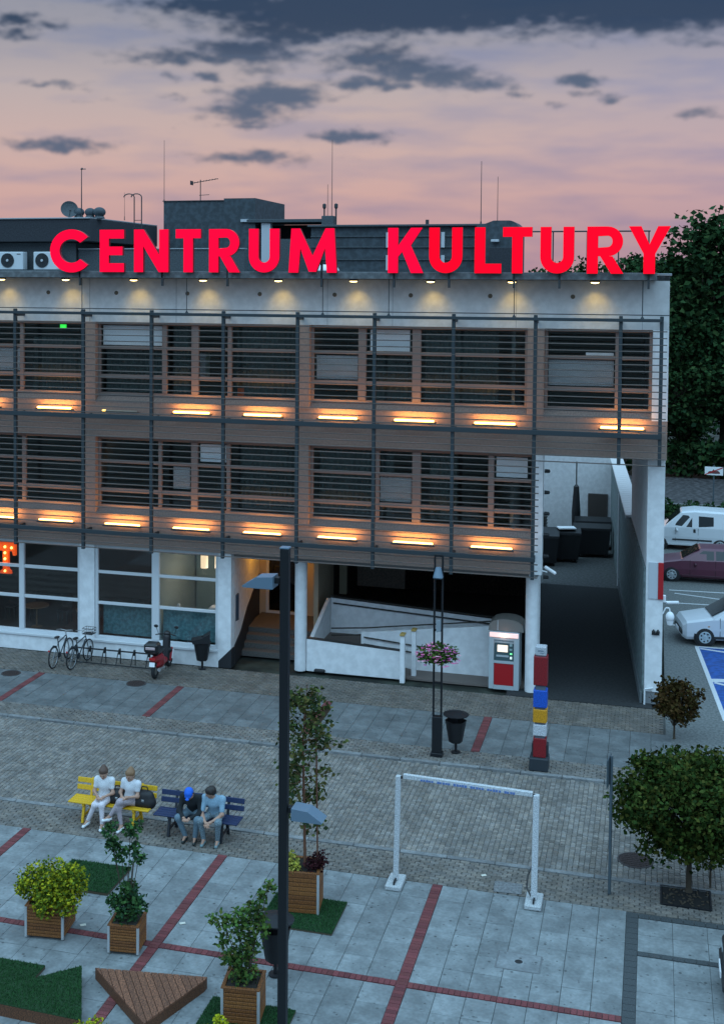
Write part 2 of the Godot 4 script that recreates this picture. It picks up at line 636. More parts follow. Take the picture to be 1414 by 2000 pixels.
func build_ground() -> void:
	var asphalt := mat("asphalt", Color(0.075, 0.08, 0.082), 0.9, 0.0, "rough", 1.7)
	struct("ground", MB.new().box(Vector3(0, -0.4, -100), Vector3(1400, 0.6, 1200)), mat("far_ground", Color(0.05, 0.06, 0.045), 0.95, 0.0, "rough", 9.0))
	var bed := mat("joint_sand", Color(0.10, 0.10, 0.095), 0.95, 0.0, "fine", 0.4)
	# the street of setts between two kerbs
	var road := struct("street", MB.new().span(Vector3(-26, -0.1, 5.92), Vector3(8, -0.056, 11.0)), mat("street_sand", Color(0.19, 0.185, 0.17), 0.95, 0.0, "fine", 0.4))
	setts("street_setts", -21.5, 4.5, 5.93, 10.99, 0.112, 0.112, -0.035, 0.20, 0.32, 0.10, road)
	# pavement in front of the building
	var near := struct("front_pavement", MB.new().span(Vector3(-26, -0.1, 0.0), Vector3(1.4, -0.03, 5.78)), bed)
	setts("pavement_setts", -21.5, 0.4, 0.05, 2.1, 0.2, 0.1, 0.0, 0.15, 0.21, 0.14, near, false)
	setts("kerbside_setts", -21.5, 0.6, 4.84, 5.76, 0.2, 0.1, 0.0, 0.18, 0.26, 0.10, near, false)
	var cuts := []
	for x in [-17.88, -13.34, -8.8, -4.26]:
		cuts.append([x - 0.11, x + 0.11, 2.1, 4.84])
		red_strip(x - 0.11, x + 0.11, 2.1, 4.84, near)
	var e := [-21.5, -17.99, -17.77, -13.45, -13.23, -8.91, -8.69, -4.37, -4.15, 0.6]
	for k in 5:
		var a: float = e[k * 2]
		var z: float = e[k * 2 + 1]
		slabs(a, z, 2.1, 4.84, (z - a) / 9.0, 0.548, [], near, 9999, 0.19)
	# kerbs, stone by stone
	var kerb_m := MB.new().box(Vector3(0, -0.09, 0), Vector3(0.985, 0.18, 0.13), 0.012).mesh()
	for row in [[5.85, 0.0], [11.06, 0.0]]:
		var kerb := struct("kerb", MB.new().span(Vector3(-26, -0.14, row[0] - 0.06), Vector3(8, -0.05, row[0] + 0.06)), bed)
		for i in 26:
			var o := part("kerb_stone", kerb_m, mat("kerb_%d" % (i % 3), Color(1, 1.02, 1.03) * (0.25 + 0.035 * (i % 3)), 0.8, 0.0, "stone", 2.3), kerb)
			o.position = Vector3(-21.5 + i, 0.012 + rng.randf_range(-0.003, 0.003), row[0])
	# the plaza
	var plaza := struct("plaza_pavement", MB.new().span(Vector3(-26, -0.1, 11.14), Vector3(8, -0.03, 30)), mat("slab_bed", Color(0.17, 0.17, 0.165), 0.95, 0.0, "fine", 0.4))
	setts("plaza_edge_setts", -21.5, 4.5, 11.15, 12.36, 0.2, 0.1, 0.0, 0.17, 0.25, 0.12, plaza, false)
	var X := [-17.52, -13.04, -8.51, -3.98]
	for k in X.size():
		red_strip(X[k] - 0.1, X[k] + 0.1, 12.36, 22.0, plaza)
	var xa := [-21.5, -17.62, -17.42, -13.14, -12.94, -8.61, -8.41, -4.08, -3.88, -0.34]
	for k in 5:
		red_strip(xa[k * 2], xa[k * 2 + 1], 16.06, 16.23, plaza)
	var dark := MB.new()
	for s in [[-0.34, -0.12, 12.4, 22.0], [-0.12, 8.0, 12.4, 12.58], [-0.12, 8.0, 13.85, 14.0]]:
		var n := int(maxf(s[1] - s[0], s[3] - s[2]) / 0.2)
		for i in n:
			var t := float(i) / n
			var t1 := float(i + 1) / n
			if s[1] - s[0] < s[3] - s[2]:
				dark.box(Vector3((s[0] + s[1]) / 2, -0.02, lerpf(s[2], s[3], (t + t1) / 2)), Vector3(s[1] - s[0] - 0.01, 0.048, 0.192))
			else:
				dark.box(Vector3(lerpf(s[0], s[1], (t + t1) / 2), -0.02, (s[2] + s[3]) / 2), Vector3(0.192, 0.048, s[3] - s[2] - 0.01))
	part("dark_paving_strip", dark, mat("dark_paver", Color(0.065, 0.075, 0.08), 0.8, 0.0, "fine", 0.5), plaza).set_meta("kind", "stuff")
	slabs(-3.88, -0.34, 12.37, 16.05, 3.54 / 7, 0.613, [], plaza, 9999)
	slabs(-3.88, -0.34, 16.24, 20.0, 3.54 / 7, 0.6267, [], plaza, 9999)
	slabs(-8.41, -4.08, 12.37, 16.05, 4.33 / 8, 0.613, [], plaza, 9999)
	slabs(-8.41, -4.08, 16.24, 20.0, 4.33 / 8, 0.6267, [], plaza, 48)
	slabs(-12.94, -8.61, 12.37, 16.05, 4.33 / 8, 0.613, [], plaza, 9999)
	slabs(-12.94, -8.61, 16.24, 20.0, 4.33 / 8, 0.6267, [], plaza, 24)
	slabs(-21.5, -17.62, 12.37, 16.05, 3.88 / 7, 0.613, [], plaza, 0)
	slabs(-17.42, -13.14, 12.37, 16.05, 4.28 / 8, 0.613, [], plaza, 8)
	slabs(-17.42, -13.14, 16.24, 20.0, 4.28 / 8, 0.6267, [], plaza, 0)
	slabs(-0.12, 4.2, 12.6, 13.84, 4.32 / 7, 0.62, [], plaza, 8)
	slabs(-0.12, 4.2, 14.02, 20.0, 4.32 / 7, 0.598, [], plaza, 24)
	# drain channel slab with a small dark hole
	var dr := thing("drain_cover", "square concrete drain cover with small dark hole in the plaza slabs", "drain cover", Vector3(-2.13, 0, 14.85))
	part("slab", MB.new().box(Vector3(0, -0.014, 0), Vector3(0.74, 0.05, 0.56), 0.004), mat("drain_concrete", Color(0.28, 0.30, 0.31), 0.75, 0.0, "stone", 4.3), dr)
	for re in [[0.0, -0.29, 0.78, 0.02], [0.0, 0.29, 0.78, 0.02], [0.385, 0.0, 0.02, 0.56], [-0.385, 0.0, 0.02, 0.56]]:
		part("rim", MB.new().box(Vector3(re[0], -0.005, re[1]), Vector3(re[2], 0.026, re[3])), mat("joint_dark", Color(0.15, 0.155, 0.16), 0.9), dr)
	part("hole_grate", MB.new().lathe([[0.0, 0.016], [0.05, 0.016], [0.07, 0.012], [0.07, -0.02]], 14), mat("black_iron", Color(0.015, 0.016, 0.018), 0.6), dr)
	# manholes
	var spots := [[-0.21, 10.0, "round rusty manhole cover in the setts beside the grey sign pole", -0.032, 0.37], [-14.71, 2.24, "round dark manhole cover on the slabs in front of the scooter", 0.004, 0.3], [-18.75, 2.45, "round dark manhole cover at left beside the leftmost red strip", 0.004, 0.3]]
	for s in spots:
		var mh := thing("manhole_cover", s[2], "manhole cover", Vector3(s[0], s[3], s[1]), 0, "manhole covers")
		var r: float = s[4]
		part("rim", MB.new().lathe([[r, -0.02], [r, 0.006], [r - 0.03, 0.008], [r - 0.035, -0.01]], 28), mat("rust_iron_dark", Color(0.05, 0.04, 0.04), 0.7), mh)
		var lid := MB.new().lathe([[0.0, 0.004], [r - 0.04, 0.004], [r - 0.04, -0.02]], 28)
		for k in range(-3, 4):
			var w := sqrt(maxf(0.01, pow(r - 0.07, 2) - pow(k * r * 0.24, 2)))
			lid.box(Vector3(0, 0.007, k * r * 0.24), Vector3(w * 2, 0.008, r * 0.09))
		part("lid", lid, mat("rust_iron", Color(0.085, 0.055, 0.05), 0.75, 0.2, "rough", 0.3), mh)
	# passage floor, yard and parking ground
	var k := -0.066
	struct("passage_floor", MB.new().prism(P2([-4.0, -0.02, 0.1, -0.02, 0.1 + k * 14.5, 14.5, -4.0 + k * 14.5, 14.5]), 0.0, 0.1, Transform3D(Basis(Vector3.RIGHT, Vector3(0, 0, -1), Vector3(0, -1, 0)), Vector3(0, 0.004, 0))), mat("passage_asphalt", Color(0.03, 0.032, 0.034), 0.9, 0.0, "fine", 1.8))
	struct("yard_floor", MB.new().span(Vector3(-9, -0.1, -27), Vector3(-0.9, 0.002, -14.52)), mat("yard_concrete", Color(0.12, 0.125, 0.125), 0.9, 0.0, "fine", 2.3))
	struct("parking_ground", MB.new().span(Vector3(0.45, -0.1, -27.5), Vector3(30, 0.0, 5.78)), mat("parking_pavers", Color(0.17, 0.18, 0.175), 0.9, 0.0, "fine", 1.6))
	# painted bay lines and the blue bay
	var white := mat("road_paint", Color(0.72, 0.74, 0.76), 0.7, 0.0, "fine", 0.5)
	var lot := struct("parking_bay_markings", MB.new().prism(P2([1.5, 6.9, 7, 6.9, 7, -0.5, 2.05, -0.5]), 0.0, 0.01, Transform3D(Basis(Vector3.RIGHT, Vector3(0, 0, -1), Vector3(0, -1, 0)), Vector3(0, 0.004, 0))), mat("blue_paint", Color(0.010, 0.085, 0.36), 0.7, 0.0, "patch", 1.5))
	var lines := MB.new()
	lines.beam(Vector3(1.5, 0.006, -6.9), Vector3(2.04, 0.006, 0.5), 0.13, 0.006)
	lines.beam(Vector3(1.45, 0.0065, -6.9), Vector3(7.0, 0.0065, -7.05), 0.13, 0.006)
	lines.beam(Vector3(1.6, 0.007, -6.7), Vector3(7.0, 0.007, -5.2), 0.12, 0.006)
	lines.beam(Vector3(1.8, 0.007, -3.2), Vector3(3.0, 0.007, -3.5), 0.32, 0.006)
	lines.beam(Vector3(1.9, 0.0075, -3.0), Vector3(3.4, 0.0075, -2.2), 0.14, 0.006)
	for z in [-9.5, -12.8, -14.9, -17.2]:
		lines.beam(Vector3(0.7, 0.005, z), Vector3(6.5, 0.005, z - 0.35), 0.1, 0.006)
	lines.beam(Vector3(0.9, 0.0055, -14.4), Vector3(5.5, 0.0055, -13.0), 0.1, 0.006)
	part("white_line", lines, white, lot).set_meta("kind", "stuff")
	# beyond the parking ground
	struct("grass_verge", MB.new().span(Vector3(-3, -0.1, -35.2), Vector3(60, 0.06, -28)), mat("verge_grass", Color(0.035, 0.06, 0.02), 0.95, 0.0, "turf", 0.8))
	struct("back_road", MB.new().span(Vector3(-60, -0.1, -46), Vector3(80, 0.0, -35.4)), mat("back_asphalt", Color(0.085, 0.08, 0.085), 0.85, 0.0, "rough", 3.0))
	struct("back_road_kerb", MB.new().span(Vector3(-60, -0.1, -35.4), Vector3(80, 0.1, -35.2)), mat("kerb_0", Color(0.3, 0.31, 0.32)))
	var hill := MB.new()
	for i in 40:
		var x0 := -180.0 + i * 12.0
		var h0 := 15.0 + 5.0 * sin(i * 0.5) + 2.0 * sin(i * 1.7)
		var h1 := 15.0 + 5.0 * sin((i + 1) * 0.5) + 2.0 * sin((i + 1) * 1.7)
		hill.poly([Vector3(x0, -0.5, -330), Vector3(x0 + 12, -0.5, -330), Vector3(x0 + 12, h1, -420), Vector3(x0, h0, -420)], Vector3(0, 0.5, 1))
		hill.poly([Vector3(x0, -0.5, -520), Vector3(x0 + 12, -0.5, -520), Vector3(x0 + 12, h1, -420), Vector3(x0, h0, -420)], Vector3(0, 0.5, -1))
	struct("far_hill", hill, mat("hill_woods", Color(0.045, 0.06, 0.06), 0.95, 0.0, "turf", 22.0))


# ---------------------------------------------------------------- the culture centre

func flat_x() -> Basis:
	# polygons given as (x, -z), pushed down
	return Basis(Vector3.RIGHT, Vector3(0, 0, -1), Vector3(0, -1, 0))


func window(b: Node3D, x0: float, x1: float, y0: float, y1: float, z: float, mull: Array, trans: Array, fm: Material, gm: Material, fw := 0.09) -> void:
	# frame with mullions [x, width] and transoms [y, height]; a pane in every field
	var f := MB.new()
	f.span(Vector3(x0, y0, z - 0.06), Vector3(x0 + fw, y1, z + 0.06), 0.008).span(Vector3(x1 - fw, y0, z - 0.06), Vector3(x1, y1, z + 0.06), 0.008)
	f.span(Vector3(x0 + fw, y0, z - 0.058), Vector3(x1 - fw, y0 + fw, z + 0.058), 0.008).span(Vector3(x0 + fw, y1 - fw, z - 0.058), Vector3(x1 - fw, y1, z + 0.058), 0.008)
	var xs := [x0 + fw]
	for m in mull:
		f.span(Vector3(m[0] - m[1] / 2, y0 + fw, z - 0.055), Vector3(m[0] + m[1] / 2, y1 - fw, z + 0.072), 0.008)
		xs.append(m[0] - m[1] / 2)
		xs.append(m[0] + m[1] / 2)
	xs.append(x1 - fw)
	var ys := [y0 + fw]
	for t in trans:
		for k in range(0, xs.size(), 2):
			f.span(Vector3(xs[k], t[0] - t[1] / 2, z - 0.05), Vector3(xs[k + 1], t[0] + t[1] / 2, z + 0.052), 0.008)
		ys.append(t[0] - t[1] / 2)
		ys.append(t[0] + t[1] / 2)
	ys.append(y1 - fw)
	var o := part("window", f, fm, b)
	for i in range(0, xs.size(), 2):
		for j in range(0, ys.size(), 2):
			part("pane", MB.new().box(Vector3((xs[i] + xs[i + 1]) / 2, (ys[j] + ys[j + 1]) / 2, z - 0.01), Vector3(xs[i + 1] - xs[i] + 0.02, ys[j + 1] - ys[j] + 0.02, 0.006)), gm, o)


func curtain(b: Node3D, x0: float, x1: float, y0: float, y1: float, z: float, m: Material) -> void:
	var c := MB.new()
	var n := int((x1 - x0) / 0.05)
	for i in n:
		var a := lerpf(x0, x1, float(i) / n)
		var d := lerpf(x0, x1, float(i + 1) / n)
		var za := z + 0.035 * sin(i * 1.9) + 0.015 * sin(i * 0.7)
		var zd := z + 0.035 * sin((i + 1) * 1.9) + 0.015 * sin((i + 1) * 0.7)
		c.poly([Vector3(a, y0, za), Vector3(d, y0, zd), Vector3(d, y1, zd), Vector3(a, y1, za)], Vector3.BACK)
		c.poly([Vector3(a, y0, za - 0.004), Vector3(d, y0, zd - 0.004), Vector3(d, y1, zd - 0.004), Vector3(a, y1, za - 0.004)], Vector3.FORWARD)
	part("curtain", c, m, b)


func omni(at: Vector3, c: Color, e: float, size := 0.05) -> OmniLight3D:
	var l := OmniLight3D.new()
	l.light_color = c
	l.light_energy = e
	l.light_size = size
	l.omni_range = 12.0
	l.omni_attenuation = 2.0
	l.shadow_enabled = true
	l.name = "lamp_light"
	add_child(l, true)
	l.position = at
	return l


func build_centre() -> void:
	var b := thing("culture_centre", "three storey white culture centre with long window bands behind slatted sunscreens", "building")
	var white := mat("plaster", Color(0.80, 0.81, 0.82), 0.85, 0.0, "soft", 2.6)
	var taupe := mat("taupe_render", Color(0.34, 0.245, 0.205), 0.85, 0.0, "soft", 0.8)
	var frame := mat("window_frame", Color(0.21, 0.165, 0.15), 0.55, 0.1)
	var wframe := mat("shop_frame", Color(0.62, 0.64, 0.66), 0.5)
	var pane := glass("pane", Color(0.05, 0.08, 0.09), 0.10)
	var shop := glass("shop_pane", Color(0.04, 0.08, 0.09), 0.10)
	var roofm := mat("roofing", Color(0.10, 0.11, 0.12), 0.9, 0.0, "rough", 1.4)
	var dark := mat("slab_concrete", Color(0.26, 0.26, 0.26), 0.9)
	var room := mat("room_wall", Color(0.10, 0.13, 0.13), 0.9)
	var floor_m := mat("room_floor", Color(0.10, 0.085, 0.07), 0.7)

	# front wall bands, butted end to end
	part("wall", MB.new().span(Vector3(-24, 10.74, -0.3), Vector3(0.37, 12.12, 0)), mat("plaster_cornice_shade", Color(0.60, 0.60, 0.60), 0.85, 0.0, "soft", 2.6), b)  # greyer copy of the plaster: the shade under the cornice is in its colour
	part("wall", MB.new().span(Vector3(-24, 7.08, -0.3), Vector3(0.37, 8.18, 0)), taupe, b)
	part("wall", MB.new().span(Vector3(-24, 3.6, -0.3), Vector3(-3.3, 4.6, 0)), taupe, b)
	# raised panel joints of the top band
	for x in [-20.6, -17.25, -14.32, -9.47, -7.48, -3.86, -0.35]:
		part("panel_joint", MB.new().box(Vector3(x, 11.43, 0.002), Vector3(0.015, 1.36, 0.012)), mat("joint_grey", Color(0.3, 0.31, 0.33)), b)
	for x in [-21.1, -18.7, -16.34, -13.95, -11.6, -9.25, -6.94, -4.61, -2.27]:
		part("vent_cap", MB.new().lathe([[0.0, 0.03], [0.05, 0.03], [0.065, 0.015], [0.065, 0]], 12, Vector3(x, 11.66, 0.0), Basis(Vector3.RIGHT, PI / 2)), mat("vent_brown", Color(0.10, 0.085, 0.06), 0.7), b)
	# piers
	for p in [[-22.4, -21.95], [-17.49, -17.05], [-10.37, -10.02]]:
		part("pier", MB.new().span(Vector3(p[0], 8.18, -0.3), Vector3(p[1], 10.74, 0.03)), taupe, b)
		part("pier", MB.new().span(Vector3(p[0], 4.6, -0.3), Vector3(p[1], 7.08, 0.03)), taupe, b)
	part("pier", MB.new().span(Vector3(-3.52, 8.18, -0.3), Vector3(-3.05, 10.74, 0.03)), taupe, b)
	part("pier", MB.new().span(Vector3(-0.06, 8.18, -0.3), Vector3(0.37, 10.74, 0.004)), white, b)
	part("pier", MB.new().span(Vector3(-3.29, 3.601, -0.3), Vector3(-3.03, 7.081, 0.035)), white, b)
	# sloped sills and window bands
	var bays_u := [[-21.95, -17.49, [[-19.74, 0.13]]], [-17.05, -10.37, [[-14.78, 0.16], [-13.76, 0.24], [-12.62, 0.13]]], [-10.02, -3.52, [[-8.43, 0.24], [-6.78, 0.26]]], [-3.05, -0.06, [[-1.0, 0.16]]]]
	var bays_l := [[-21.95, -17.49, [[-19.67, 0.14]]], [-17.05, -10.37, [[-14.92, 0.11], [-13.77, 0.22], [-12.65, 0.12]]], [-10.02, -3.29, [[-7.93, 0.11], [-6.75, 0.26], [-4.54, 0.17]]]]
	for s in [[bays_u, 8.4, 10.74, 9.92, 9.0], [bays_l, 4.8, 7.08, 6.28, 5.36]]:
		for w in s[0]:
			part("sill", MB.new().prism(P2([-0.3, s[1] - 0.22, 0.0, s[1] - 0.22, 0.0, s[1] - 0.17, -0.28, s[1] + 0.02, -0.3, s[1] + 0.02]), w[0], w[1], Transform3D(Basis(Vector3(0, 0, 1), Vector3.UP, Vector3(1, 0, 0)), Vector3.ZERO)), mat("sill_stone", Color(0.30, 0.25, 0.23), 0.8, 0.0, "fine", 0.8), b)
			window(b, w[0], w[1], s[1], s[2], -0.24, w[2], [[s[3], 0.1], [s[4], 0.13]], frame, pane)
	# rooms behind the bands
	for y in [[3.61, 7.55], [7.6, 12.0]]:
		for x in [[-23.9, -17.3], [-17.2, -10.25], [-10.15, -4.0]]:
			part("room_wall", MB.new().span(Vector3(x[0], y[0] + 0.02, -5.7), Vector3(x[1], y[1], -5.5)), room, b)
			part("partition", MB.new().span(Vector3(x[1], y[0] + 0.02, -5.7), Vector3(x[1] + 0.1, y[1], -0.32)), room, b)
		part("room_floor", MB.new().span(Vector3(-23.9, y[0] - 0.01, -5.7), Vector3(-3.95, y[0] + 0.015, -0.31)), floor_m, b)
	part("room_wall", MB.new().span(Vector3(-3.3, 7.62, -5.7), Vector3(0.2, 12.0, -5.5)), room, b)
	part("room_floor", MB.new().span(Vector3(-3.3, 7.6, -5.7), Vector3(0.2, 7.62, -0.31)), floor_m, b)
	part("floor_slab", MB.new().span(Vector3(-23.9, 7.25, -14.4), Vector3(0.2, 7.59, -0.31)), dark, b)
	part("soffit", MB.new().prism(P2([-24, 0.295, 0.3, 0.295, 0.3 - 0.95, 14.5, -24, 14.5]), 0, 0.14, Transform3D(flat_x(), Vector3(0, 7.24, 0))), white, b)
	part("floor_slab", MB.new().prism(P2([-23.9, 0.31, -3.42, 0.31, -4.5, 14.4, -23.9, 14.4]), 0, 0.15, Transform3D(flat_x(), Vector3(0, 3.6, 0))), mat("soffit_grey", Color(0.22, 0.21, 0.2), 0.9), b)
	# curtains, blinds and what stands on the sills
	var cur := mat("curtain_teal", Color(0.05, 0.08, 0.08), 0.95)
	for c in [[-16.9, -14.9, 8.5, 10.6], [-14.6, -14.05, 8.5, 10.6], [-8.2, -6.95, 8.5, 10.6], [-6.6, -4.4, 8.5, 10.6], [-12.5, -10.5, 8.5, 10.6], [-19.5, -17.7, 8.5, 10.2], [-9.8, -8.1, 5.0, 6.95], [-12.4, -10.6, 5.0, 6.95], [-7.85, -7.5, 5.0, 6.95], [-6.4, -5.6, 5.0, 6.9]]:
		curtain(b, c[0], c[1], c[2], c[3], -0.5, cur)
	var blind := mat("blind_white", Color(0.84, 0.86, 0.88), 0.8)
	for c in [[-9.86, -8.58, 9.1, 9.82], [-2.94, -1.12, 9.1, 9.84], [-21.2, -19.85, 9.1, 9.84], [-7.86, -6.92, 5.46, 6.2], [-14.5, -13.95, 5.5, 6.2], [-13.6, -12.75, 6.4, 6.95], [-4.4, -3.5, 6.36, 6.95], [-16.9, -14.9, 10.0, 10.62], [-8.2, -7.0, 9.98, 10.62]]:
		part("blind", MB.new().span(Vector3(c[0], c[2], -0.275), Vector3(c[1], c[3], -0.262)), blind, b)
	part("notice", MB.new().span(Vector3(-1.62, 9.75, -0.2615), Vector3(-1.12, 9.83, -0.256)).span(Vector3(-1.66, 9.25, -0.2615), Vector3(-1.5, 9.7, -0.256)), mat("paper", Color(0.85, 0.86, 0.88)), b)
	part("notice", MB.new().span(Vector3(-1.9, 9.98, -0.275), Vector3(-1.12, 10.06, -0.262)), mat("paper", Color(0.85, 0.86, 0.88)), b)
	part("cabinet", MB.new().span(Vector3(-14.3, 8.95, -2.0), Vector3(-13.92, 9.7, -1.6)), mat("paper", Color(0.85, 0.86, 0.88)), b)
	part("desk", MB.new().span(Vector3(-9.7, 8.3, -1.6), Vector3(-6.9, 8.42, -0.6)), mat("desk_wood", Color(0.28, 0.17, 0.09), 0.6), b)
	part("crate", MB.new().span(Vector3(-12.45, 8.45, -0.7), Vector3(-12.25, 8.72, -0.45)), mat("orange_plastic", Color(0.5, 0.1, 0.03), 0.5), b)
	# glowing green exit signs
	for e in [[-12.1, 9.98, -1.6, 0.36], [-19.1, 10.5, -1.9, 0.22]]:
		part("exit_sign", MB.new().box(Vector3(e[0], e[1], e[2]), Vector3(e[3], 0.14, 0.05)), glow("exit_green", Color(0.05, 0.9, 0.25), 1.2), b)
		omni(Vector3(e[0], e[1] - 0.05, e[2] + 0.12), Color(0.2, 1.0, 0.4), 0.012, 0.08)

	# ground floor shop
	part("plinth", MB.new().span(Vector3(-24, 0, -0.35), Vector3(-12.9, 0.47, 0)), white, b)
	part("ledge", MB.new().span(Vector3(-24, 0.47, -0.35), Vector3(-12.9, 0.55, 0.05), 0.01), wframe, b)
	for p in [[-24.0, -22.1], [-17.63, -17.12], [-12.93, -12.5]]:
		part("pier", MB.new().span(Vector3(p[0], 0.551 if p[0] < -13 else 0.0, -0.35), Vector3(p[1], 3.6, -0.04)), white, b)
	window(b, -22.1, -17.63, 0.55, 3.6, -0.16, [[-19.73, 0.18]], [[2.71, 0.1], [1.73, 0.1]], wframe, shop, 0.1)
	window(b, -17.12, -12.93, 0.55, 3.6, -0.16, [[-15.04, 0.25]], [[2.71, 0.09], [1.71, 0.09]], wframe, shop, 0.1)
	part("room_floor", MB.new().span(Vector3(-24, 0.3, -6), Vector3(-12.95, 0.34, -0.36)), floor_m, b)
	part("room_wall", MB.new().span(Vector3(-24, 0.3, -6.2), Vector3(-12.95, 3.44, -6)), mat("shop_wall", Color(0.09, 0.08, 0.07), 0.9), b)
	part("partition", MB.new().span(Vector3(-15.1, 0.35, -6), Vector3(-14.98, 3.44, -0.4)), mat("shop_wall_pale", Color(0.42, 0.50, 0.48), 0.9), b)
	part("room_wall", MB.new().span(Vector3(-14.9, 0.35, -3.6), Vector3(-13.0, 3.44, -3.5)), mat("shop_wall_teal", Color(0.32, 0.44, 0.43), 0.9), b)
	part("counter", MB.new().span(Vector3(-14.8, 1.2, -1.5), Vector3(-13.1, 1.32, -0.7)).span(Vector3(-14.8, 0.35, -1.4), Vector3(-13.1, 1.2, -1.3)), mat("counter_teal", Color(0.25, 0.35, 0.36), 0.5), b)
	part("box", MB.new().span(Vector3(-13.55, 1.33, -1.3), Vector3(-13.1, 1.62, -0.9), 0.02).span(Vector3(-14.7, 1.33, -1.2), Vector3(-14.6, 1.6, -1.1), 0.02), mat("blind_white", Color(0.72, 0.75, 0.78)), b)
	part("display_board", MB.new().span(Vector3(-16.95, 0.66, -0.42), Vector3(-15.2, 1.6, -0.38)), mat("frosted_teal", Color(0.11, 0.24, 0.26), 0.5, 0.0, "patch", 0.8), b)
	part("display_board", MB.new().span(Vector3(-14.88, 0.66, -0.42), Vector3(-13.05, 1.62, -0.38)), mat("frosted_teal2", Color(0.13, 0.30, 0.33), 0.5, 0.0, "patch", 0.8), b)
	for x in [-23.3, -22.6, -21.2, -20.6, -19.2, -18.4, -16.6, -16.0, -15.5]:
		var chair := MB.new()
		chair.box(Vector3(x, 0.78, -2.2), Vector3(0.4, 0.05, 0.4)).box(Vector3(x, 1.05, -2.4), Vector3(0.4, 0.45, 0.04))
		for q in [[-0.17, -0.17], [0.17, -0.17], [-0.17, 0.17], [0.17, 0.17]]:
			chair.box(Vector3(x + q[0], 0.56, -2.2 + q[1]), Vector3(0.035, 0.42, 0.035))
		part("chair", chair, mat("chair_dark", Color(0.05, 0.04, 0.035), 0.6), b)
	for x in [-22.0, -19.9, -18.0]:
		part("cafe_table", MB.new().lathe([[0.0, 1.08], [0.42, 1.08], [0.42, 1.04], [0.03, 1.03], [0.03, 0.38], [0.2, 0.35]], 16, Vector3(x, 0, -1.5)), mat("table_wood", Color(0.22, 0.13, 0.06), 0.5), b)
	# entrance: side wall, steps, landing, back wall with a glass door
	part("wall", MB.new().prism(P2([-12.93, 0.36, -12.5, 0.36, -12.98, 4.6, -13.4, 4.6]), 0, 3.45, Transform3D(flat_x(), Vector3(0, 3.449, 0))), white, b)
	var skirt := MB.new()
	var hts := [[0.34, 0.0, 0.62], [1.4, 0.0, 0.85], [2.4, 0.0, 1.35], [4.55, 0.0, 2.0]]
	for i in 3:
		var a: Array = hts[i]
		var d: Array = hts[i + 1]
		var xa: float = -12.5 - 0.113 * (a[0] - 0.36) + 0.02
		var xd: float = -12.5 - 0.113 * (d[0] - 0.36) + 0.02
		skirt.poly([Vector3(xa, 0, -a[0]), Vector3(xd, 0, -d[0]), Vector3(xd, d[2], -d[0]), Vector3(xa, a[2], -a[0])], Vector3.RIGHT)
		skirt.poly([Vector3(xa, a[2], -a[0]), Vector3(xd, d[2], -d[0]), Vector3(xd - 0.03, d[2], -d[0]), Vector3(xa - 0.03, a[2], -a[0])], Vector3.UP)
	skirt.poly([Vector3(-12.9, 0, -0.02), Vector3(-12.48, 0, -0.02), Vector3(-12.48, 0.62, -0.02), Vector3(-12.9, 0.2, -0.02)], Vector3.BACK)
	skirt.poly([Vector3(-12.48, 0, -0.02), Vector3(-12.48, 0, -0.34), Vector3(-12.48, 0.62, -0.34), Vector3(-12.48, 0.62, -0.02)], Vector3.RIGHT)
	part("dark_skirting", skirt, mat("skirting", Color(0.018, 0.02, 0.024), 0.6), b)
	part("notice_box", MB.new().box(Vector3(-12.55, 1.75, -0.62), Vector3(0.06, 0.85, 0.45), 0.01, Basis(Vector3.UP, -0.11)), mat("box_blue", Color(0.03, 0.07, 0.11), 0.4), b)
	for i in 4:
		part("step", MB.new().span(Vector3(-12.75 - i * 0.04, -0.02, -1.5 - i * 0.36 - 3.0), Vector3(-10.5, 0.16 * (i + 1), -1.5 - i * 0.36), 0.008), mat("step_stone", Color(0.15, 0.14, 0.13), 0.8, 0.0, "fine", 0.7), b)
	part("entrance_wall", MB.new().span(Vector3(-13.6, 0, -4.9), Vector3(-12.72, 3.44, -4.5)).span(Vector3(-12.72, 2.95, -4.9), Vector3(-11.45, 3.44, -4.5)).span(Vector3(-11.45, 0, -4.9), Vector3(-10.45, 3.44, -4.5)), mat("entrance_ochre", Color(0.50, 0.42, 0.30), 0.9), b)
	var door := part("door", MB.new().span(Vector3(-12.72, 0.64, -4.62), Vector3(-12.62, 2.95, -4.48), 0.006).span(Vector3(-11.55, 0.64, -4.62), Vector3(-11.45, 2.95, -4.48), 0.006).span(Vector3(-12.62, 2.87, -4.62), Vector3(-11.55, 2.95, -4.48)).span(Vector3(-12.62, 0.64, -4.62), Vector3(-11.55, 0.72, -4.48)).span(Vector3(-12.12, 0.72, -4.6), Vector3(-12.05, 2.87, -4.5)), wframe, b)
	part("pane", MB.new().span(Vector3(-12.62, 0.72, -4.56), Vector3(-11.55, 2.87, -4.55)), glass("door_pane", Color(0.02, 0.02, 0.02), 0.7), door)
	part("handle", MB.new().tube(Vector3(-12.2, 1.5, -4.44), Vector3(-12.2, 1.9, -4.44), 0.015, 0.015), mat("steel", Color(0.5, 0.5, 0.5), 0.3, 0.9), door)
	# the ramp court
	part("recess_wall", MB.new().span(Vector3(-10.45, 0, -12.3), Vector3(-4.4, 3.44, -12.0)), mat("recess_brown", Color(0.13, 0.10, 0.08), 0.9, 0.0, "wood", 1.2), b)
	part("recess_floor", MB.new().prism(P2([-10.45, 0.7, -3.5, 0.7, -4.4, 12.0, -10.45, 12.0]), 0, 0.06, Transform3D(flat_x(), Vector3(0, 0.01, 0))), mat("ramp_brown", Color(0.16, 0.13, 0.115)), b)
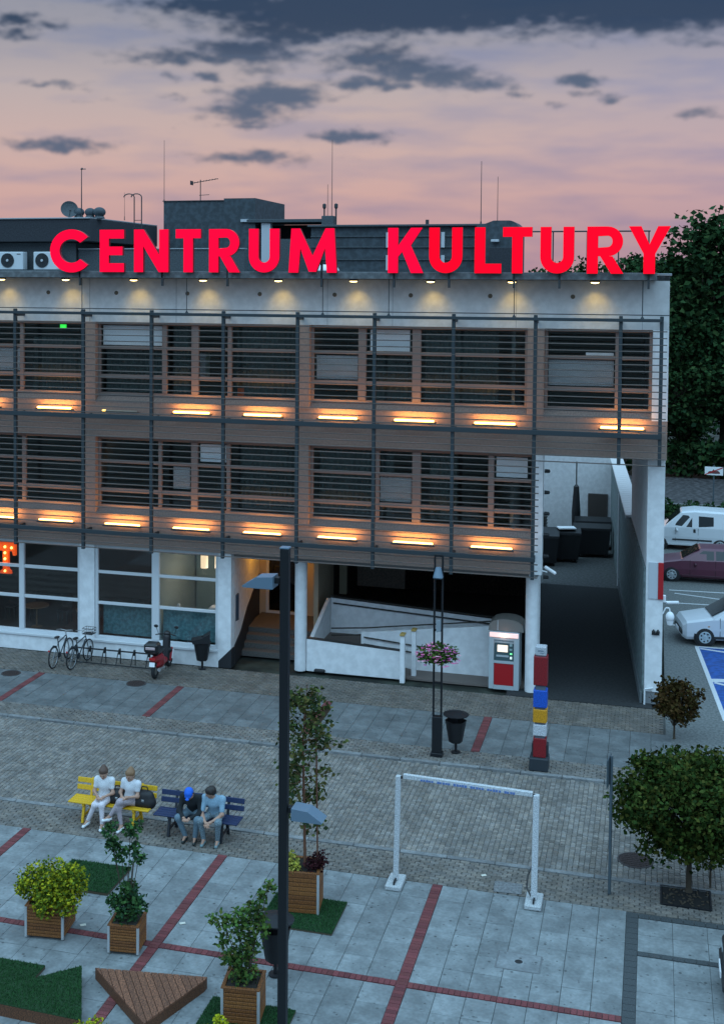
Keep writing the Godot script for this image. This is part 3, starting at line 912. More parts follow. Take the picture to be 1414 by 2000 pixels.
	part("recess_wall", MB.new().span(Vector3(-10.6, 0, -12.0), Vector3(-10.45, 3.44, -5.01)), mat("recess_brown", Color(0.13, 0.10, 0.08)), b)
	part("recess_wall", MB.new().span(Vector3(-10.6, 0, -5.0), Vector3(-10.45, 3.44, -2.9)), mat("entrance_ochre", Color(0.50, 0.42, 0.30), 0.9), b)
	part("recess_pier", MB.new().span(Vector3(-10.2, 1.4, -4.98), Vector3(-9.95, 3.44, -4.8)), mat("recess_pale", Color(0.30, 0.28, 0.2), 0.9), b)
	part("picture", MB.new().span(Vector3(-9.6, 1.7, -4.99), Vector3(-7.95, 3.2, -4.9), 0.01), mat("picture_brown", Color(0.09, 0.07, 0.05), 0.6, 0.0, "patch", 0.5), b)
	part("ramp", MB.new().prism(P2([-10.1, 0.0, -4.6, 0.0, -4.6, 0.55, -8.7, 0.62, -10.1, 0.62]), -2.8, -1.65), mat("ramp_brown", Color(0.16, 0.13, 0.115), 0.85, 0.0, "fine", 0.8), b)
	part("ramp", MB.new().prism(P2([-10.1, 0.0, -7.0, 0.0, -10.1, 0.6]), -1.55, -0.66), mat("ramp_brown", Color(0.16, 0.13, 0.115)), b)
	part("ramp_wall", MB.new().prism(P2([-10.18, 0, -7.12, 0, -7.12, 0.85, -10.18, 1.0]), -0.65, -0.5), white, b)
	part("ramp_wall", MB.new().prism(P2([-8.7, 0, -4.3, 0, -4.3, 1.62, -8.7, 1.05]), -1.64, -1.56), white, b)
	part("ramp_wall", MB.new().prism(P2([-10.0, 0, -4.4, 0, -4.4, 1.45, -10.0, 1.75]), -2.95, -2.81), white, b)
	part("ramp_wall", MB.new().prism(P2([0.66, 0, 2.8, 0, 2.8, 1.74, 0.66, 1.02]), -10.13, -10.01, Transform3D(Basis(Vector3(0, 0, -1), Vector3.UP, Vector3(1, 0, 0)), Vector3.ZERO)), white, b)
	var rail := mat("handrail", Color(0.05, 0.045, 0.04), 0.25, 0.8)
	part("handrail", MB.new().span(Vector3(-10.18, 1.005, -0.66), Vector3(-10.1, 1.03, -0.49)).beam(Vector3(-10.15, 1.02, -0.575), Vector3(-7.14, 0.87, -0.575), 0.16, 0.03), mat("rail_cap", Color(0.035, 0.032, 0.03), 0.4), b)
	for dy in [0.06, -0.16]:
		part("handrail", MB.new().tube(Vector3(-9.9, 1.76 + dy, -2.74), Vector3(-4.5, 1.47 + dy, -2.74), 0.024, 0.024), rail, b)
		part("handrail", MB.new().tube(Vector3(-9.7, 1.0 + dy, -1.7), Vector3(-8.6, 1.1 + dy, -1.7), 0.022, 0.022).tube(Vector3(-8.6, 1.1 + dy, -1.7), Vector3(-4.4, 1.66 + dy, -1.7), 0.022, 0.022), rail, b)
		part("handrail", MB.new().tube(Vector3(-8.6, 0.86 + dy, -1.5), Vector3(-6.7, 0.70 + dy, -1.5), 0.022, 0.022), rail, b)
	part("rail_top", MB.new().beam(Vector3(-10.0, 1.79, -2.88), Vector3(-4.4, 1.49, -2.88), 0.16, 0.06), mat("rail_cap", Color(0.035, 0.032, 0.03)), b)
	for p in [[-7.12, -0.2, 1.5], [-6.92, -1.0, 1.45]]:
		var post := part("ramp_post", MB.new().span(Vector3(p[0] - 0.07, 0, p[1] - 0.07), Vector3(p[0] + 0.07, p[2] - 0.06, p[1] + 0.07), 0.01), white, b)
		part("cap", MB.new().span(Vector3(p[0] - 0.075, p[2] - 0.058, p[1] - 0.16), Vector3(p[0] + 0.075, p[2], p[1] + 0.12), 0.012), mat("ochre_cap", Color(0.45, 0.30, 0.09), 0.6), post)
	# round columns
	for x in [-10.39, -3.34]:
		part("column", MB.new().lathe([[0.19, 0.0], [0.19, 3.45]], 24, Vector3(x, 0, -0.56)), white, b)

	# the passage at the right
	var k := -0.066
	part("passage_wall", MB.new().prism(P2([-3.4, 1.2, -3.16, 1.2, -4.32, 14.5, -4.6, 14.5]), 0, 7.1, Transform3D(flat_x(), Vector3(0, 7.09, 0))), white, b)
	for i in 6:
		part("wall_hook", MB.new().lathe([[0.0, 0.16], [0.05, 0.14], [0.06, 0.0]], 8, Vector3(-2.98 + k * 0.35, 6.6 - i * 0.62, -0.2), Basis(Vector3.BACK, -PI / 2)), mat("black_iron", Color(0.015, 0.016, 0.018)), b)
	part("gable_wall", MB.new().prism(P2([0.05, 0.301, 0.37, 0.301, 0.37 + k * 14.5, 14.5, 0.05 + k * 14.5, 14.5]), 0, 4.88, Transform3D(flat_x(), Vector3(0, 12.119, 0))), white, b)
	part("back_wall", MB.new().span(Vector3(-24, 0, -14.8), Vector3(-4.2, 12.1, -14.51)), white, b)
	part("back_wall", MB.new().span(Vector3(-4.2, 7.11, -14.8), Vector3(-0.6, 12.1, -14.51)), white, b)
	part("side_wall", MB.new().span(Vector3(-24.3, 0, -14.8), Vector3(-24.001, 12.1, 0)), white, b)
	# right leg: slim front column with the wing wall behind it
	part("leg_wall", MB.new().prism(P2([-0.13, 0.4, 0.34, 0.4, -0.22, 8.6, -0.69, 8.6]), 0, 6.72, Transform3D(flat_x(), Vector3(0, 7.08, 0))), white, b)
	part("leg_foot", MB.new().prism(P2([-0.1, 0.43, 0.31, 0.43, -0.24, 8.5, -0.66, 8.5]), 0, 0.37, Transform3D(flat_x(), Vector3(0, 0.36, 0))), mat("foot_grey", Color(0.2, 0.21, 0.22), 0.8), b)
	part("leg_pipe", MB.new().tube(Vector3(-0.12, 0, -0.3), Vector3(-0.12, 0.45, -0.3), 0.025, 0.025).tube(Vector3(-0.12, 0.45, -0.3), Vector3(0.1, 0.47, -0.38), 0.025, 0.025), mat("pipe_white", Color(0.7, 0.72, 0.74)), b)
	part("number_plate", MB.new().span(Vector3(-0.06, 3.05, -0.398), Vector3(0.2, 4.1, -0.36), 0.006), mat("plate_grey", Color(0.5, 0.53, 0.57)), b)
	part("red_plate", MB.new().span(Vector3(0.2, 3.05, -0.4), Vector3(0.345, 4.1, -0.34), 0.006), mat("sign_red_paint", Color(0.42, 0.01, 0.015), 0.5), b)
	part("hooks", MB.new().span(Vector3(0.05, 2.02, -0.4), Vector3(0.26, 2.08, -0.34)).lathe([[0.045, 0], [0.05, 0.08], [0.0, 0.14]], 8, Vector3(0.1, 2.05, -0.34)).lathe([[0.045, 0], [0.05, 0.08], [0.0, 0.14]], 8, Vector3(0.22, 2.05, -0.34)), mat("black_iron", Color(0.015, 0.016, 0.018)), b)
	# roof, coping and cornice
	part("roof", MB.new().prism(P2([-24.3, 0.0, 0.37, 0.0, 0.37 + k * 14.8, 14.8, -24.3, 14.8]), 0, 0.14, Transform3D(flat_x(), Vector3(0, 12.26, 0))), roofm, b)
	part("coping", MB.new().span(Vector3(-24.3, 12.261, -0.3), Vector3(0.42, 12.33, 0.03), 0.01), mat("coping_metal", Color(0.32, 0.34, 0.36), 0.5, 0.4), b)
	part("coping", MB.new().prism(P2([0.1, 0.301, 0.42, 0.301, 0.42 + k * 14.8, 14.8, 0.1 + k * 14.8, 14.8]), 0, 0.07, Transform3D(flat_x(), Vector3(0, 12.328, 0))), mat("coping_metal", Color(0.32, 0.34, 0.36)), b)
	part("cornice", MB.new().span(Vector3(-24.3, 12.13, 0.031), Vector3(0.02, 12.34, 0.75), 0.012), mat("cornice_grey", Color(0.16, 0.175, 0.185), 0.7, 0.0, "patch", 1.2), b)

	# boundary wall of the yard, with coping tiles
	var yw := thing("yard_wall", "pale plastered boundary wall with white tile coping along the right of the passage", "wall")
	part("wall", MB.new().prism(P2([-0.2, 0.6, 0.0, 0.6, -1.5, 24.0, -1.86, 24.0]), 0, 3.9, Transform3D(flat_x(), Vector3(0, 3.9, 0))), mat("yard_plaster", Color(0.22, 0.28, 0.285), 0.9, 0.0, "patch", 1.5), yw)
	part("skirting", MB.new().beam(Vector3(-0.22, 0.15, -0.4), Vector3(-1.3, 0.15, -15.9), 0.06, 0.32), mat("skirting_grey", Color(0.12, 0.14, 0.15), 0.8), yw)
	for i in 29:
		var z := -8.9 - i * 0.52
		var x := -0.07 + (z + 0.6) * 0.0672
		part("coping_tile", MB.new().box(Vector3(x, 3.95, z), Vector3(0.56, 0.09, 0.5), 0.012, Basis(Vector3.UP, 0.067) * Basis(Vector3.BACK, 0.10)), mat("tile_white", Color(0.62, 0.60, 0.60), 0.6), yw)
	part("drain_pipe", MB.new().tube(Vector3(-1.25, 0, -15.0), Vector3(-1.25, 3.7, -15.0), 0.05, 0.05), mat("pipe_white", Color(0.7, 0.72, 0.74)), yw)
	var bw := thing("yard_building", "plain white building closing the far end of the yard", "building")
	part("wall", MB.new().span(Vector3(-12, 0, -26.3), Vector3(-1.7, 6.6, -24.2)), mat("plaster_yard", Color(0.68, 0.69, 0.70), 0.9, 0.0, "soft", 2.0), bw)
	part("base_band", MB.new().span(Vector3(-12, 0, -24.2), Vector3(-1.75, 0.4, -24.17)), mat("skirting_grey", Color(0.12, 0.14, 0.15)), bw)
	part("door", MB.new().span(Vector3(-2.9, 0, -24.19), Vector3(-2.0, 2.2, -24.1), 0.01), mat("door_brown", Color(0.06, 0.05, 0.045), 0.6), bw)
	part("roof", MB.new().span(Vector3(-12.2, 6.6, -26.5), Vector3(-1.6, 6.75, -24.0), 0.01), mat("coping_metal", Color(0.32, 0.34, 0.36)), bw)
	# bins and pallets in the yard; the last two bins are added to darken it
	var bin_m := mat("bin_black", Color(0.012, 0.013, 0.015), 0.5)
	for s in [[-3.75, -19.2, "black wheeled waste container in the yard, nearest with white board on its lid"], [-4.6, -18.2, "black wheeled waste container in the yard half hidden by the left wall"], [-2.55, -20.6, "black wheeled waste container added farther back to darken the right side of the yard"], [-2.6, -22.3, "black wheeled waste container added farthest back to darken the yard by its brown door"]]:
		var bn := thing("waste_container", s[2], "waste container", Vector3(s[0], 0, s[1]), 0.1, "waste containers in the yard")
		part("body", MB.new().prism(P2([-0.68, 0.15, 0.68, 0.15, 0.78, 1.2, -0.78, 1.2]), -0.5, 0.5), bin_m, bn)
		part("lid", MB.new().prism(P2([-0.52, 1.2, 0.52, 1.2, 0.5, 1.32, 0.1, 1.42, -0.5, 1.3]), -0.8, 0.8, Transform3D(Basis(Vector3.UP, PI / 2), Vector3.ZERO)), bin_m, bn)
		for w in [[-0.55, -0.35], [0.55, -0.35], [-0.55, 0.35], [0.55, 0.35]]:
			part("wheel", MB.new().lathe([[0.0, -0.03], [0.1, -0.03], [0.1, 0.03], [0.0, 0.03]], 10, Vector3(w[0], 0.1, w[1]), Basis(Vector3.BACK, PI / 2)), bin_m, bn)
	single("board", MB.new().box(Vector3(0, 0.03, 0), Vector3(0.75, 0.06, 0.5), 0.01, Basis(Vector3.UP, 0.3)), mat("paper", Color(0.85, 0.86, 0.88)), "white board lying on the lid of the nearest yard container", "board", Vector3(-3.55, 1.42, -19.1))
	var tall := thing("rolled_parasol", "tall dark wrapped parasol standing at the end of the yard", "parasol", Vector3(-3.35, 0, -22.5))
	part("cover", MB.new().lathe([[0.0, 2.9], [0.12, 2.75], [0.2, 1.6], [0.17, 0.5], [0.08, 0.35]], 12), bin_m, tall)
	part("pole", MB.new().tube(Vector3.ZERO, Vector3(0, 3.9, 0), 0.03, 0.03).tube(Vector3(-0.35, 3.85, 0), Vector3(0.35, 3.85, 0), 0.02, 0.02), mat("rail_cap", Color(0.035, 0.032, 0.03)), tall)
	part("foot", MB.new().lathe([[0.0, 0.1], [0.3, 0.08], [0.32, 0.0]], 14), bin_m, tall)
	var rack := thing("pallet_stack", "stack of grey pallets against the far wall of the yard", "pallets", Vector3(-5.6, 0, -23.0))
	for i in 9:
		part("pallet", MB.new().box(Vector3(0, 0.07 + i * 0.15, 0), Vector3(1.8, 0.03, 1.0)).box(Vector3(-0.8, 0.03 + i * 0.15, 0), Vector3(0.12, 0.08, 1.0)).box(Vector3(0.8, 0.03 + i * 0.15, 0), Vector3(0.12, 0.08, 1.0)), mat("pallet_grey", Color(0.09, 0.09, 0.085), 0.9, 0.0, "wood", 0.5), rack)


# ---------------------------------------------------------------- sunscreen

func build_screen() -> void:
	var s := thing("sunscreen", "dark steel sunscreen of thin horizontal slats hung in front of the window bands", "sunscreen", Vector3(0, 0, 0.6))
	var steel := mat("screen_steel", Color(0.034, 0.046, 0.054), 0.6, 0.2)
	var slat := mat("slat_steel", Color(0.125, 0.105, 0.095), 0.6, 0.1)
	var xs := [-21.9, -19.56, -17.2, -14.9, -12.56, -10.23, -7.89, -5.57, -3.25, -0.92, 0.17]
	for x in xs:
		var low := 3.58 if x < -3.0 else 6.98
		part("post", MB.new().span(Vector3(x - 0.05, low, -0.06), Vector3(x + 0.05, 11.14, 0.05), 0.008), steel, s)
		for y in [10.95, 7.78, 4.12]:
			if y > low:
				part("bracket", MB.new().span(Vector3(x - 0.03, y - 0.05, -0.6), Vector3(x + 0.03, y + 0.05, -0.062)), steel, s)
	part("rail", MB.new().span(Vector3(-24, 10.98, 0.052), Vector3(0.17, 11.07, 0.11), 0.008), steel, s)
	part("rail", MB.new().span(Vector3(-24, 7.74, 0.052), Vector3(0.2, 7.88, 0.11), 0.008), steel, s)
	part("rail", MB.new().span(Vector3(-24, 4.10, 0.052), Vector3(-3.17, 4.23, 0.11), 0.008), steel, s)
	part("wire", MB.new().tube(Vector3(-24, 11.17, 0), Vector3(0.36, 11.17, 0), 0.014, 0.014), steel, s)
	# slats, each its own piece
	var y := 10.72
	while y > 3.6:
		var right := 0.32 if y > 6.9 else -3.1
		if absf(y - 7.81) > 0.1 and absf(y - 4.16) > 0.1:
			part("slat", MB.new().box(Vector3((right - 24.0) / 2, y, 0.03), Vector3(right + 24.0, 0.022, 0.05), 0.004, Basis(Vector3.RIGHT, 0.2)), slat, s)
		y -= 0.186
	# hanging rods from the cornice
	for x in [-17.25, -13.76, -9.47, -7.48, -3.86, -0.35]:
		part("hanger_rod", MB.new().tube(Vector3(x, 11.07, -0.02), Vector3(x, 12.14, -0.02), 0.012, 0.012).lathe([[0.0, 0.1], [0.06, 0.0], [0.0, -0.01]], 8, Vector3(x, 11.06, -0.02)), steel, s)


func build_facade_lamps() -> void:
	var body := mat("lamp_body", Color(0.06, 0.06, 0.065), 0.5, 0.3)
	var bulb := glow("downlight_glow", Color(1.0, 0.86, 0.55), 6.0)
	var xs := [-20.1, -17.85, -15.54, -13.26, -10.87, -8.56, -6.27, -3.94, -1.64]
	for i in xs.size():
		var x: float = xs[i]
		var names := ["at the left edge of the photo", "under the letter C", "under the first E", "under the first N", "between R and U of CENTRUM", "right of the M of CENTRUM", "under the K", "under the letter L", "under the last R"]
		var o := thing("downlight", "small round warm downlight under the cornice, " + names[i], "downlight", Vector3(x, 12.13, 0.5), 0, "downlights under the cornice")
		part("housing", MB.new().lathe([[0.0, 0.0], [0.13, 0.0], [0.14, -0.05], [0.12, -0.06]], 16), body, o)
		part("lens", MB.new().lathe([[0.12, -0.055], [0.10, -0.085], [0.0, -0.1]], 16), bulb, o)
		var l := SpotLight3D.new()
		l.name = "downlight_light"
		l.light_color = Color(1.0, 0.82, 0.36)
		l.light_energy = 0.7
		l.light_size = 0.08
		l.spot_angle = 46.0
		l.spot_angle_attenuation = 1.0
		l.spot_range = 8.0
		l.spot_attenuation = 2.0
		l.shadow_enabled = true
		add_child(l, true)
		l.position = Vector3(x, 12.01, 0.5)
		l.rotation = Vector3(-PI / 2 + 0.35, PI, 0)
		l.look_at_from_position(l.position, l.position + Vector3(0.02, -1.0, -0.5), Vector3.RIGHT)
	# tube lamps on the ledges
	var tube := glow("tube_glow", Color(1.0, 0.72, 0.34), 9.0)
	var up := [-19.9, -18.35, -13.7, -11.4, -9.05, -6.75, -4.4, -0.85]
	var lo := [-20.3, -18.3, -16.0, -13.7, -11.4, -9.05, -6.75, -4.45]
	for row in 2:
		var list: Array = up if row == 0 else lo
		for i in list.size():
			var x: float = list[i]
			if row == 0 and i == 0:
				x = -20.9
			var y := 7.93 if row == 0 else 4.31
			var o := thing("tube_lamp", "warm glowing tube lamp on the %s ledge, %s in its row" % ["upper" if row == 0 else "lower", ["leftmost", "second from left", "third from left", "fourth from left", "fourth from right", "third from right", "second from right", "rightmost"][i]], "tube lamp", Vector3(x, y, 0.3), 0, "tube lamps along the ledges")
			part("tray", MB.new().box(Vector3(0, 0, 0), Vector3(1.3, 0.04, 0.16), 0.008).box(Vector3(-0.45, -0.02, -0.18), Vector3(0.05, 0.05, 0.24)).box(Vector3(0.45, -0.02, -0.18), Vector3(0.05, 0.05, 0.24)), body, o)
			part("tube", MB.new().box(Vector3(0, 0.055, 0.0), Vector3(1.18, 0.06, 0.1), 0.02), tube, o)
			var l := AreaLight3D.new()
			l.name = "tube_light"
			l.light_color = Color(1.0, 0.66, 0.33)
			l.light_energy = 1.3
			l.area_size = Vector2(1.18, 0.08)
			l.area_range = 8.0
			l.shadow_enabled = true
			add_child(l, true)
			l.look_at_from_position(Vector3(x, y + 0.1, 0.27), Vector3(x, y + 0.6, -0.3))
	# the one lamp of the upper ledge that is nearly dark
	var d := thing("dim_tube_lamp", "unlit tube lamp on the upper ledge right of the leftmost pier", "tube lamp", Vector3(-16.1, 7.9, 0.3))
	part("tray", MB.new().box(Vector3.ZERO, Vector3(1.3, 0.04, 0.16), 0.008), body, d)
	part("tube", MB.new().box(Vector3(0, 0.05, 0), Vector3(1.18, 0.05, 0.08), 0.02), mat("tube_off", Color(0.4, 0.36, 0.3), 0.4), d)
	part("lit_end", MB.new().box(Vector3(-0.52, 0.055, 0.0), Vector3(0.14, 0.055, 0.09), 0.02), glow("tube_dim", Color(1.0, 0.8, 0.3), 2.0), d)
	# marquee letter T with bulbs, in the left shop window
	var t := thing("marquee_letter", "orange marquee letter T with lit bulbs in the left shop window", "letter lamp", Vector3(-20.52, 2.33, -0.5))
	part("face", MB.new().prism(P2([-0.18, 0, 0.22, 0, 0.2, 0.1, 0.12, 0.16, 0.12, 0.76, 0.26, 0.76, 0.3, 0.62, 0.38, 0.62, 0.38, 1.03, -0.38, 1.03, -0.38, 0.62, -0.3, 0.62, -0.26, 0.76, -0.08, 0.76, -0.08, 0.16, -0.16, 0.1]), -0.06, 0.06), glow("marquee_orange", Color(1.0, 0.33, 0.03), 0.75, Color(0.6, 0.15, 0.02)), t)
	for p in [[0.02, 0.1], [0.02, 0.3], [0.02, 0.5], [0.02, 0.7], [0.02, 0.9], [0.26, 0.88], [-0.24, 0.88]]:
		part("bulb", MB.new().ball(Vector3(p[0], p[1], 0.09), Vector3.ONE * 0.045, 8), glow("marquee_bulb", Color(1.0, 0.75, 0.35), 5.0), t)
	omni(Vector3(-20.5, 2.9, -0.33), Color(1.0, 0.5, 0.15), 0.06, 0.1)
	# pendants in the shop, a wall lamp in the entrance
	for p in [[-13.9, 3.05, -1.5, "left"], [-13.45, 3.05, -1.6, "right"]]:
		var o := thing("pendant_lamp", "lit white pendant lamp in the right shop window, the %s one of two" % p[3], "pendant lamp", Vector3(p[0], p[1] - 0.3, p[2]), 0, "shop pendant lamps")
		part("shade", MB.new().lathe([[0.12, 0.0], [0.12, 0.42], [0.0, 0.43]], 16), glow("pendant_glow", Color(1.0, 0.88, 0.68), 1.1), o)
		part("cord", MB.new().tube(Vector3(0, 0.43, 0), Vector3(0, 0.68, 0), 0.008, 0.008, 5), body, o)
		omni(Vector3(p[0], p[1] - 0.4, p[2]), Color(1.0, 0.92, 0.8), 0.2, 0.12)
	var amber := glow("amber_glow", Color(1.0, 0.6, 0.22), 2.0)
	for p in [[-18.4, 2.35, -2.4, "upper", 0.05], [-18.5, 1.5, -2.9, "lower", 0.05], [-16.0, 3.0, -3.4, "right hand", 0.2]]:
		var o := thing("cafe_lamp", "small amber lamp in the dark cafe window, the %s of three" % p[3], "lamp", Vector3(p[0], p[1], p[2]), 0, "cafe lamps")
		part("shade", MB.new().lathe([[0.05, 0.1], [0.16, 0.0], [0.15, -0.01], [0.0, 0.04]], 14), mat("lamp_brass", Color(0.35, 0.22, 0.08), 0.4, 0.6), o)
		part("bulb", MB.new().ball(Vector3(0, 0.0, 0), Vector3.ONE * 0.05, 8), amber, o)
		part("cord", MB.new().tube(Vector3(0, 0.1, 0), Vector3(0, 3.42 - p[1], 0), 0.006, 0.006, 5), body, o)
		omni(Vector3(p[0], p[1] - 0.08, p[2]), Color(1.0, 0.62, 0.28), p[4], 0.05)
	for p in [[-12.2, 3.38, -3.2, "over the steps", 0.5], [-10.85, 3.38, -3.6, "beside the round column", 0.25]]:
		var o := thing("ceiling_lamp", "round warm ceiling lamp in the entrance, " + p[3], "ceiling lamp", Vector3(p[0], p[1], p[2]), 0, "entrance ceiling lamps")
		part("ring", MB.new().lathe([[0.0, 0.06], [0.17, 0.06], [0.17, 0.01], [0.14, 0.0]], 16), body, o)
		part("glass", MB.new().lathe([[0.14, 0.005], [0.1, -0.03], [0.0, -0.04]], 16), glow("entrance_glow", Color(1.0, 0.72, 0.3), 1.5), o)
		omni(Vector3(p[0], p[1] - 0.12, p[2]), Color(1.0, 0.68, 0.16), p[4], 0.12)


# ---------------------------------------------------------------- sign

func letter(ch: String, w: float, h: float) -> Array:
	# outlines that together make the letter, lower left at 0, 0
	var s := 0.295
	match ch:
		"E": return [P2([0, 0, w, 0, w, s * 0.92, s, s * 0.92, s, h * 0.5 - s * 0.45, w * 0.94, h * 0.5 - s * 0.45, w * 0.94, h * 0.5 + s * 0.45, s, h * 0.5 + s * 0.45, s, h - s * 0.92, w, h - s * 0.92, w, h, 0, h])]
		"N": return [P2([0, 0, s, 0, s, h * 0.62, w - s * 1.05, 0, w, 0, w, h, w - s, h, w - s, h * 0.40, s * 1.05, h, 0, h])]
		"T": return [P2([w / 2 - s / 2, 0, w / 2 + s / 2, 0, w / 2 + s / 2, h - s * 0.92, w, h - s * 0.92, w, h, 0, h, 0, h - s * 0.92, w / 2 - s / 2, h - s * 0.92])]
		"L": return [P2([0, 0, w, 0, w, s * 0.92, s, s * 0.92, s, h, 0, h])]
		"M": return [P2([0, 0, s, 0, s + 0.06, h * 0.56, w / 2 - 0.11, h * 0.02, w / 2 + 0.11, h * 0.02, w - s - 0.06, h * 0.56, w - s, 0, w, 0, w - 0.08, h, w - s * 1.15, h, w / 2, h * 0.38, s * 1.15, h, 0.08, h])]
		"K": return [P2([0, 0, s, 0, s, h * 0.36, s + 0.12 * w, h * 0.47, w - s * 1.2, 0, w, 0, s + 0.36 * w, h * 0.61, w - 0.03, h, w - s * 1.22, h, s, h * 0.60, s, h, 0, h])]
		"Y": return [P2([w / 2 - s * 0.52, 0, w / 2 + s * 0.52, 0, w / 2 + s * 0.52, h * 0.42, w, h, w - s * 1.12, h, w / 2, h * 0.62, s * 1.12, h, 0, h, w / 2 - s * 0.52, h * 0.42])]
		"U":
			var p := PackedVector2Array([Vector2(s, h), Vector2(0, h)])
			var r := w / 2
			for i in 17:
				var t := PI + PI * i / 16.0
				p.append(Vector2(r + r * cos(t), r + r * sin(t)))
			p.append(Vector2(w, h))
			p.append(Vector2(w - s, h))
			for i in 13:
				var t := TAU - PI * i / 12.0
				p.append(Vector2(r + (r - s) * cos(t), r + (r - s) * sin(t)))
			return [p]
		"C":
			var p := PackedVector2Array()
			var rx := w * 0.51
			var ry := h * 0.515
			for i in 31:
				var t := deg_to_rad(40.0 + 280.0 * i / 30.0)
				p.append(Vector2(rx + rx * cos(t) * 1.02, h / 2 + ry * sin(t)))
			for i in 31:
				var t := deg_to_rad(316.0 - 272.0 * i / 30.0)
				p.append(Vector2(rx + (rx - s * 1.02) * cos(t), h / 2 + (ry - s * 1.02) * sin(t)))
			return [p]
		"R":
			var yb := h * 0.37
			var yt := h
			var ro := (yt - yb) / 2
			var cx := w - ro - 0.02
			var bowl := PackedVector2Array([Vector2(s, yt - s * 0.9), Vector2(s, yt)])
			for i in 15:
				var t := PI / 2 - PI * i / 14.0
				bowl.append(Vector2(cx + ro * cos(t), yb + ro + ro * sin(t)))
			bowl.append(Vector2(s, yb))
			bowl.append(Vector2(s, yb + s * 0.8))
			for i in 11:
				var t := -PI / 2 + PI * i / 10.0
				bowl.append(Vector2(cx + (ro - s * 0.95) * cos(t), yb + ro + (ro - s * 0.86) * sin(t)))
			return [P2([0, 0, s, 0, s, h, 0, h]), bowl, P2([w * 0.36, yb, w - s * 1.12, 0, w, 0, w * 0.36 + s * 1.12, yb])]
	return []


func build_sign() -> void:
	var sg := thing("rooftop_sign", "glowing red block letters CENTRUM KULTURY along the roof edge", "sign", Vector3(0, 12.31, 0.78))
	var side := mat("letter_side", Color(0.30, 0.008, 0.02), 0.5)
	var face_a := glow("letter_face", Color(1.0, 0.04, 0.25), 0.97, Color(0.3, 0.0, 0.005))
	var face_b := glow("letter_face_red", Color(1.0, 0.03, 0.17), 0.97, Color(0.3, 0.0, 0.003))
	for f in [face_a, face_b]:
		f.roughness = 0.9
		f.metallic_specular = 0.1
	var arm := mat("sign_arm", Color(0.05, 0.055, 0.06), 0.6, 0.3)
	var list := [["C", -18.16, -16.77], ["E", -16.49, -15.69], ["N", -15.35, -14.23], ["T", -13.99, -13.19], ["R", -12.92, -11.95], ["U", -11.66, -10.72], ["M", -10.43, -8.97], ["K", -7.45, -6.42], ["U", -6.25, -5.3], ["L", -4.95, -4.2], ["T", -4.16, -3.35], ["U", -3.12, -2.2], ["R", -1.85, -0.87], ["Y", -0.74, 0.36]]
	for l in list:
		var outl := letter(l[0], l[2] - l[1], 1.30)
		var body := MB.new()
		var face := MB.new()
		for p in outl:
			body.prism(p, 0.0, 0.13)
			face.prism(p, 0.131, 0.15)
		var o := part("letter", body, side, sg, "red letter %s of the sign" % l[0])
		o.position.x = l[1]
		part("face", face, face_a if l[1] < -6.3 else face_b, o)
	for x in [-17.25, -14.5, -12.4, -9.47, -7.3, -5.7, -3.86, -2.6, -0.2]:
		part("bracket", MB.new().span(Vector3(x - 0.03, -0.42, -0.1), Vector3(x + 0.03, 0.35, -0.03)).span(Vector3(x - 0.03, 0.25, -0.5), Vector3(x + 0.03, 0.3, -0.101)), arm, sg)


# ---------------------------------------------------------------- things on the roof

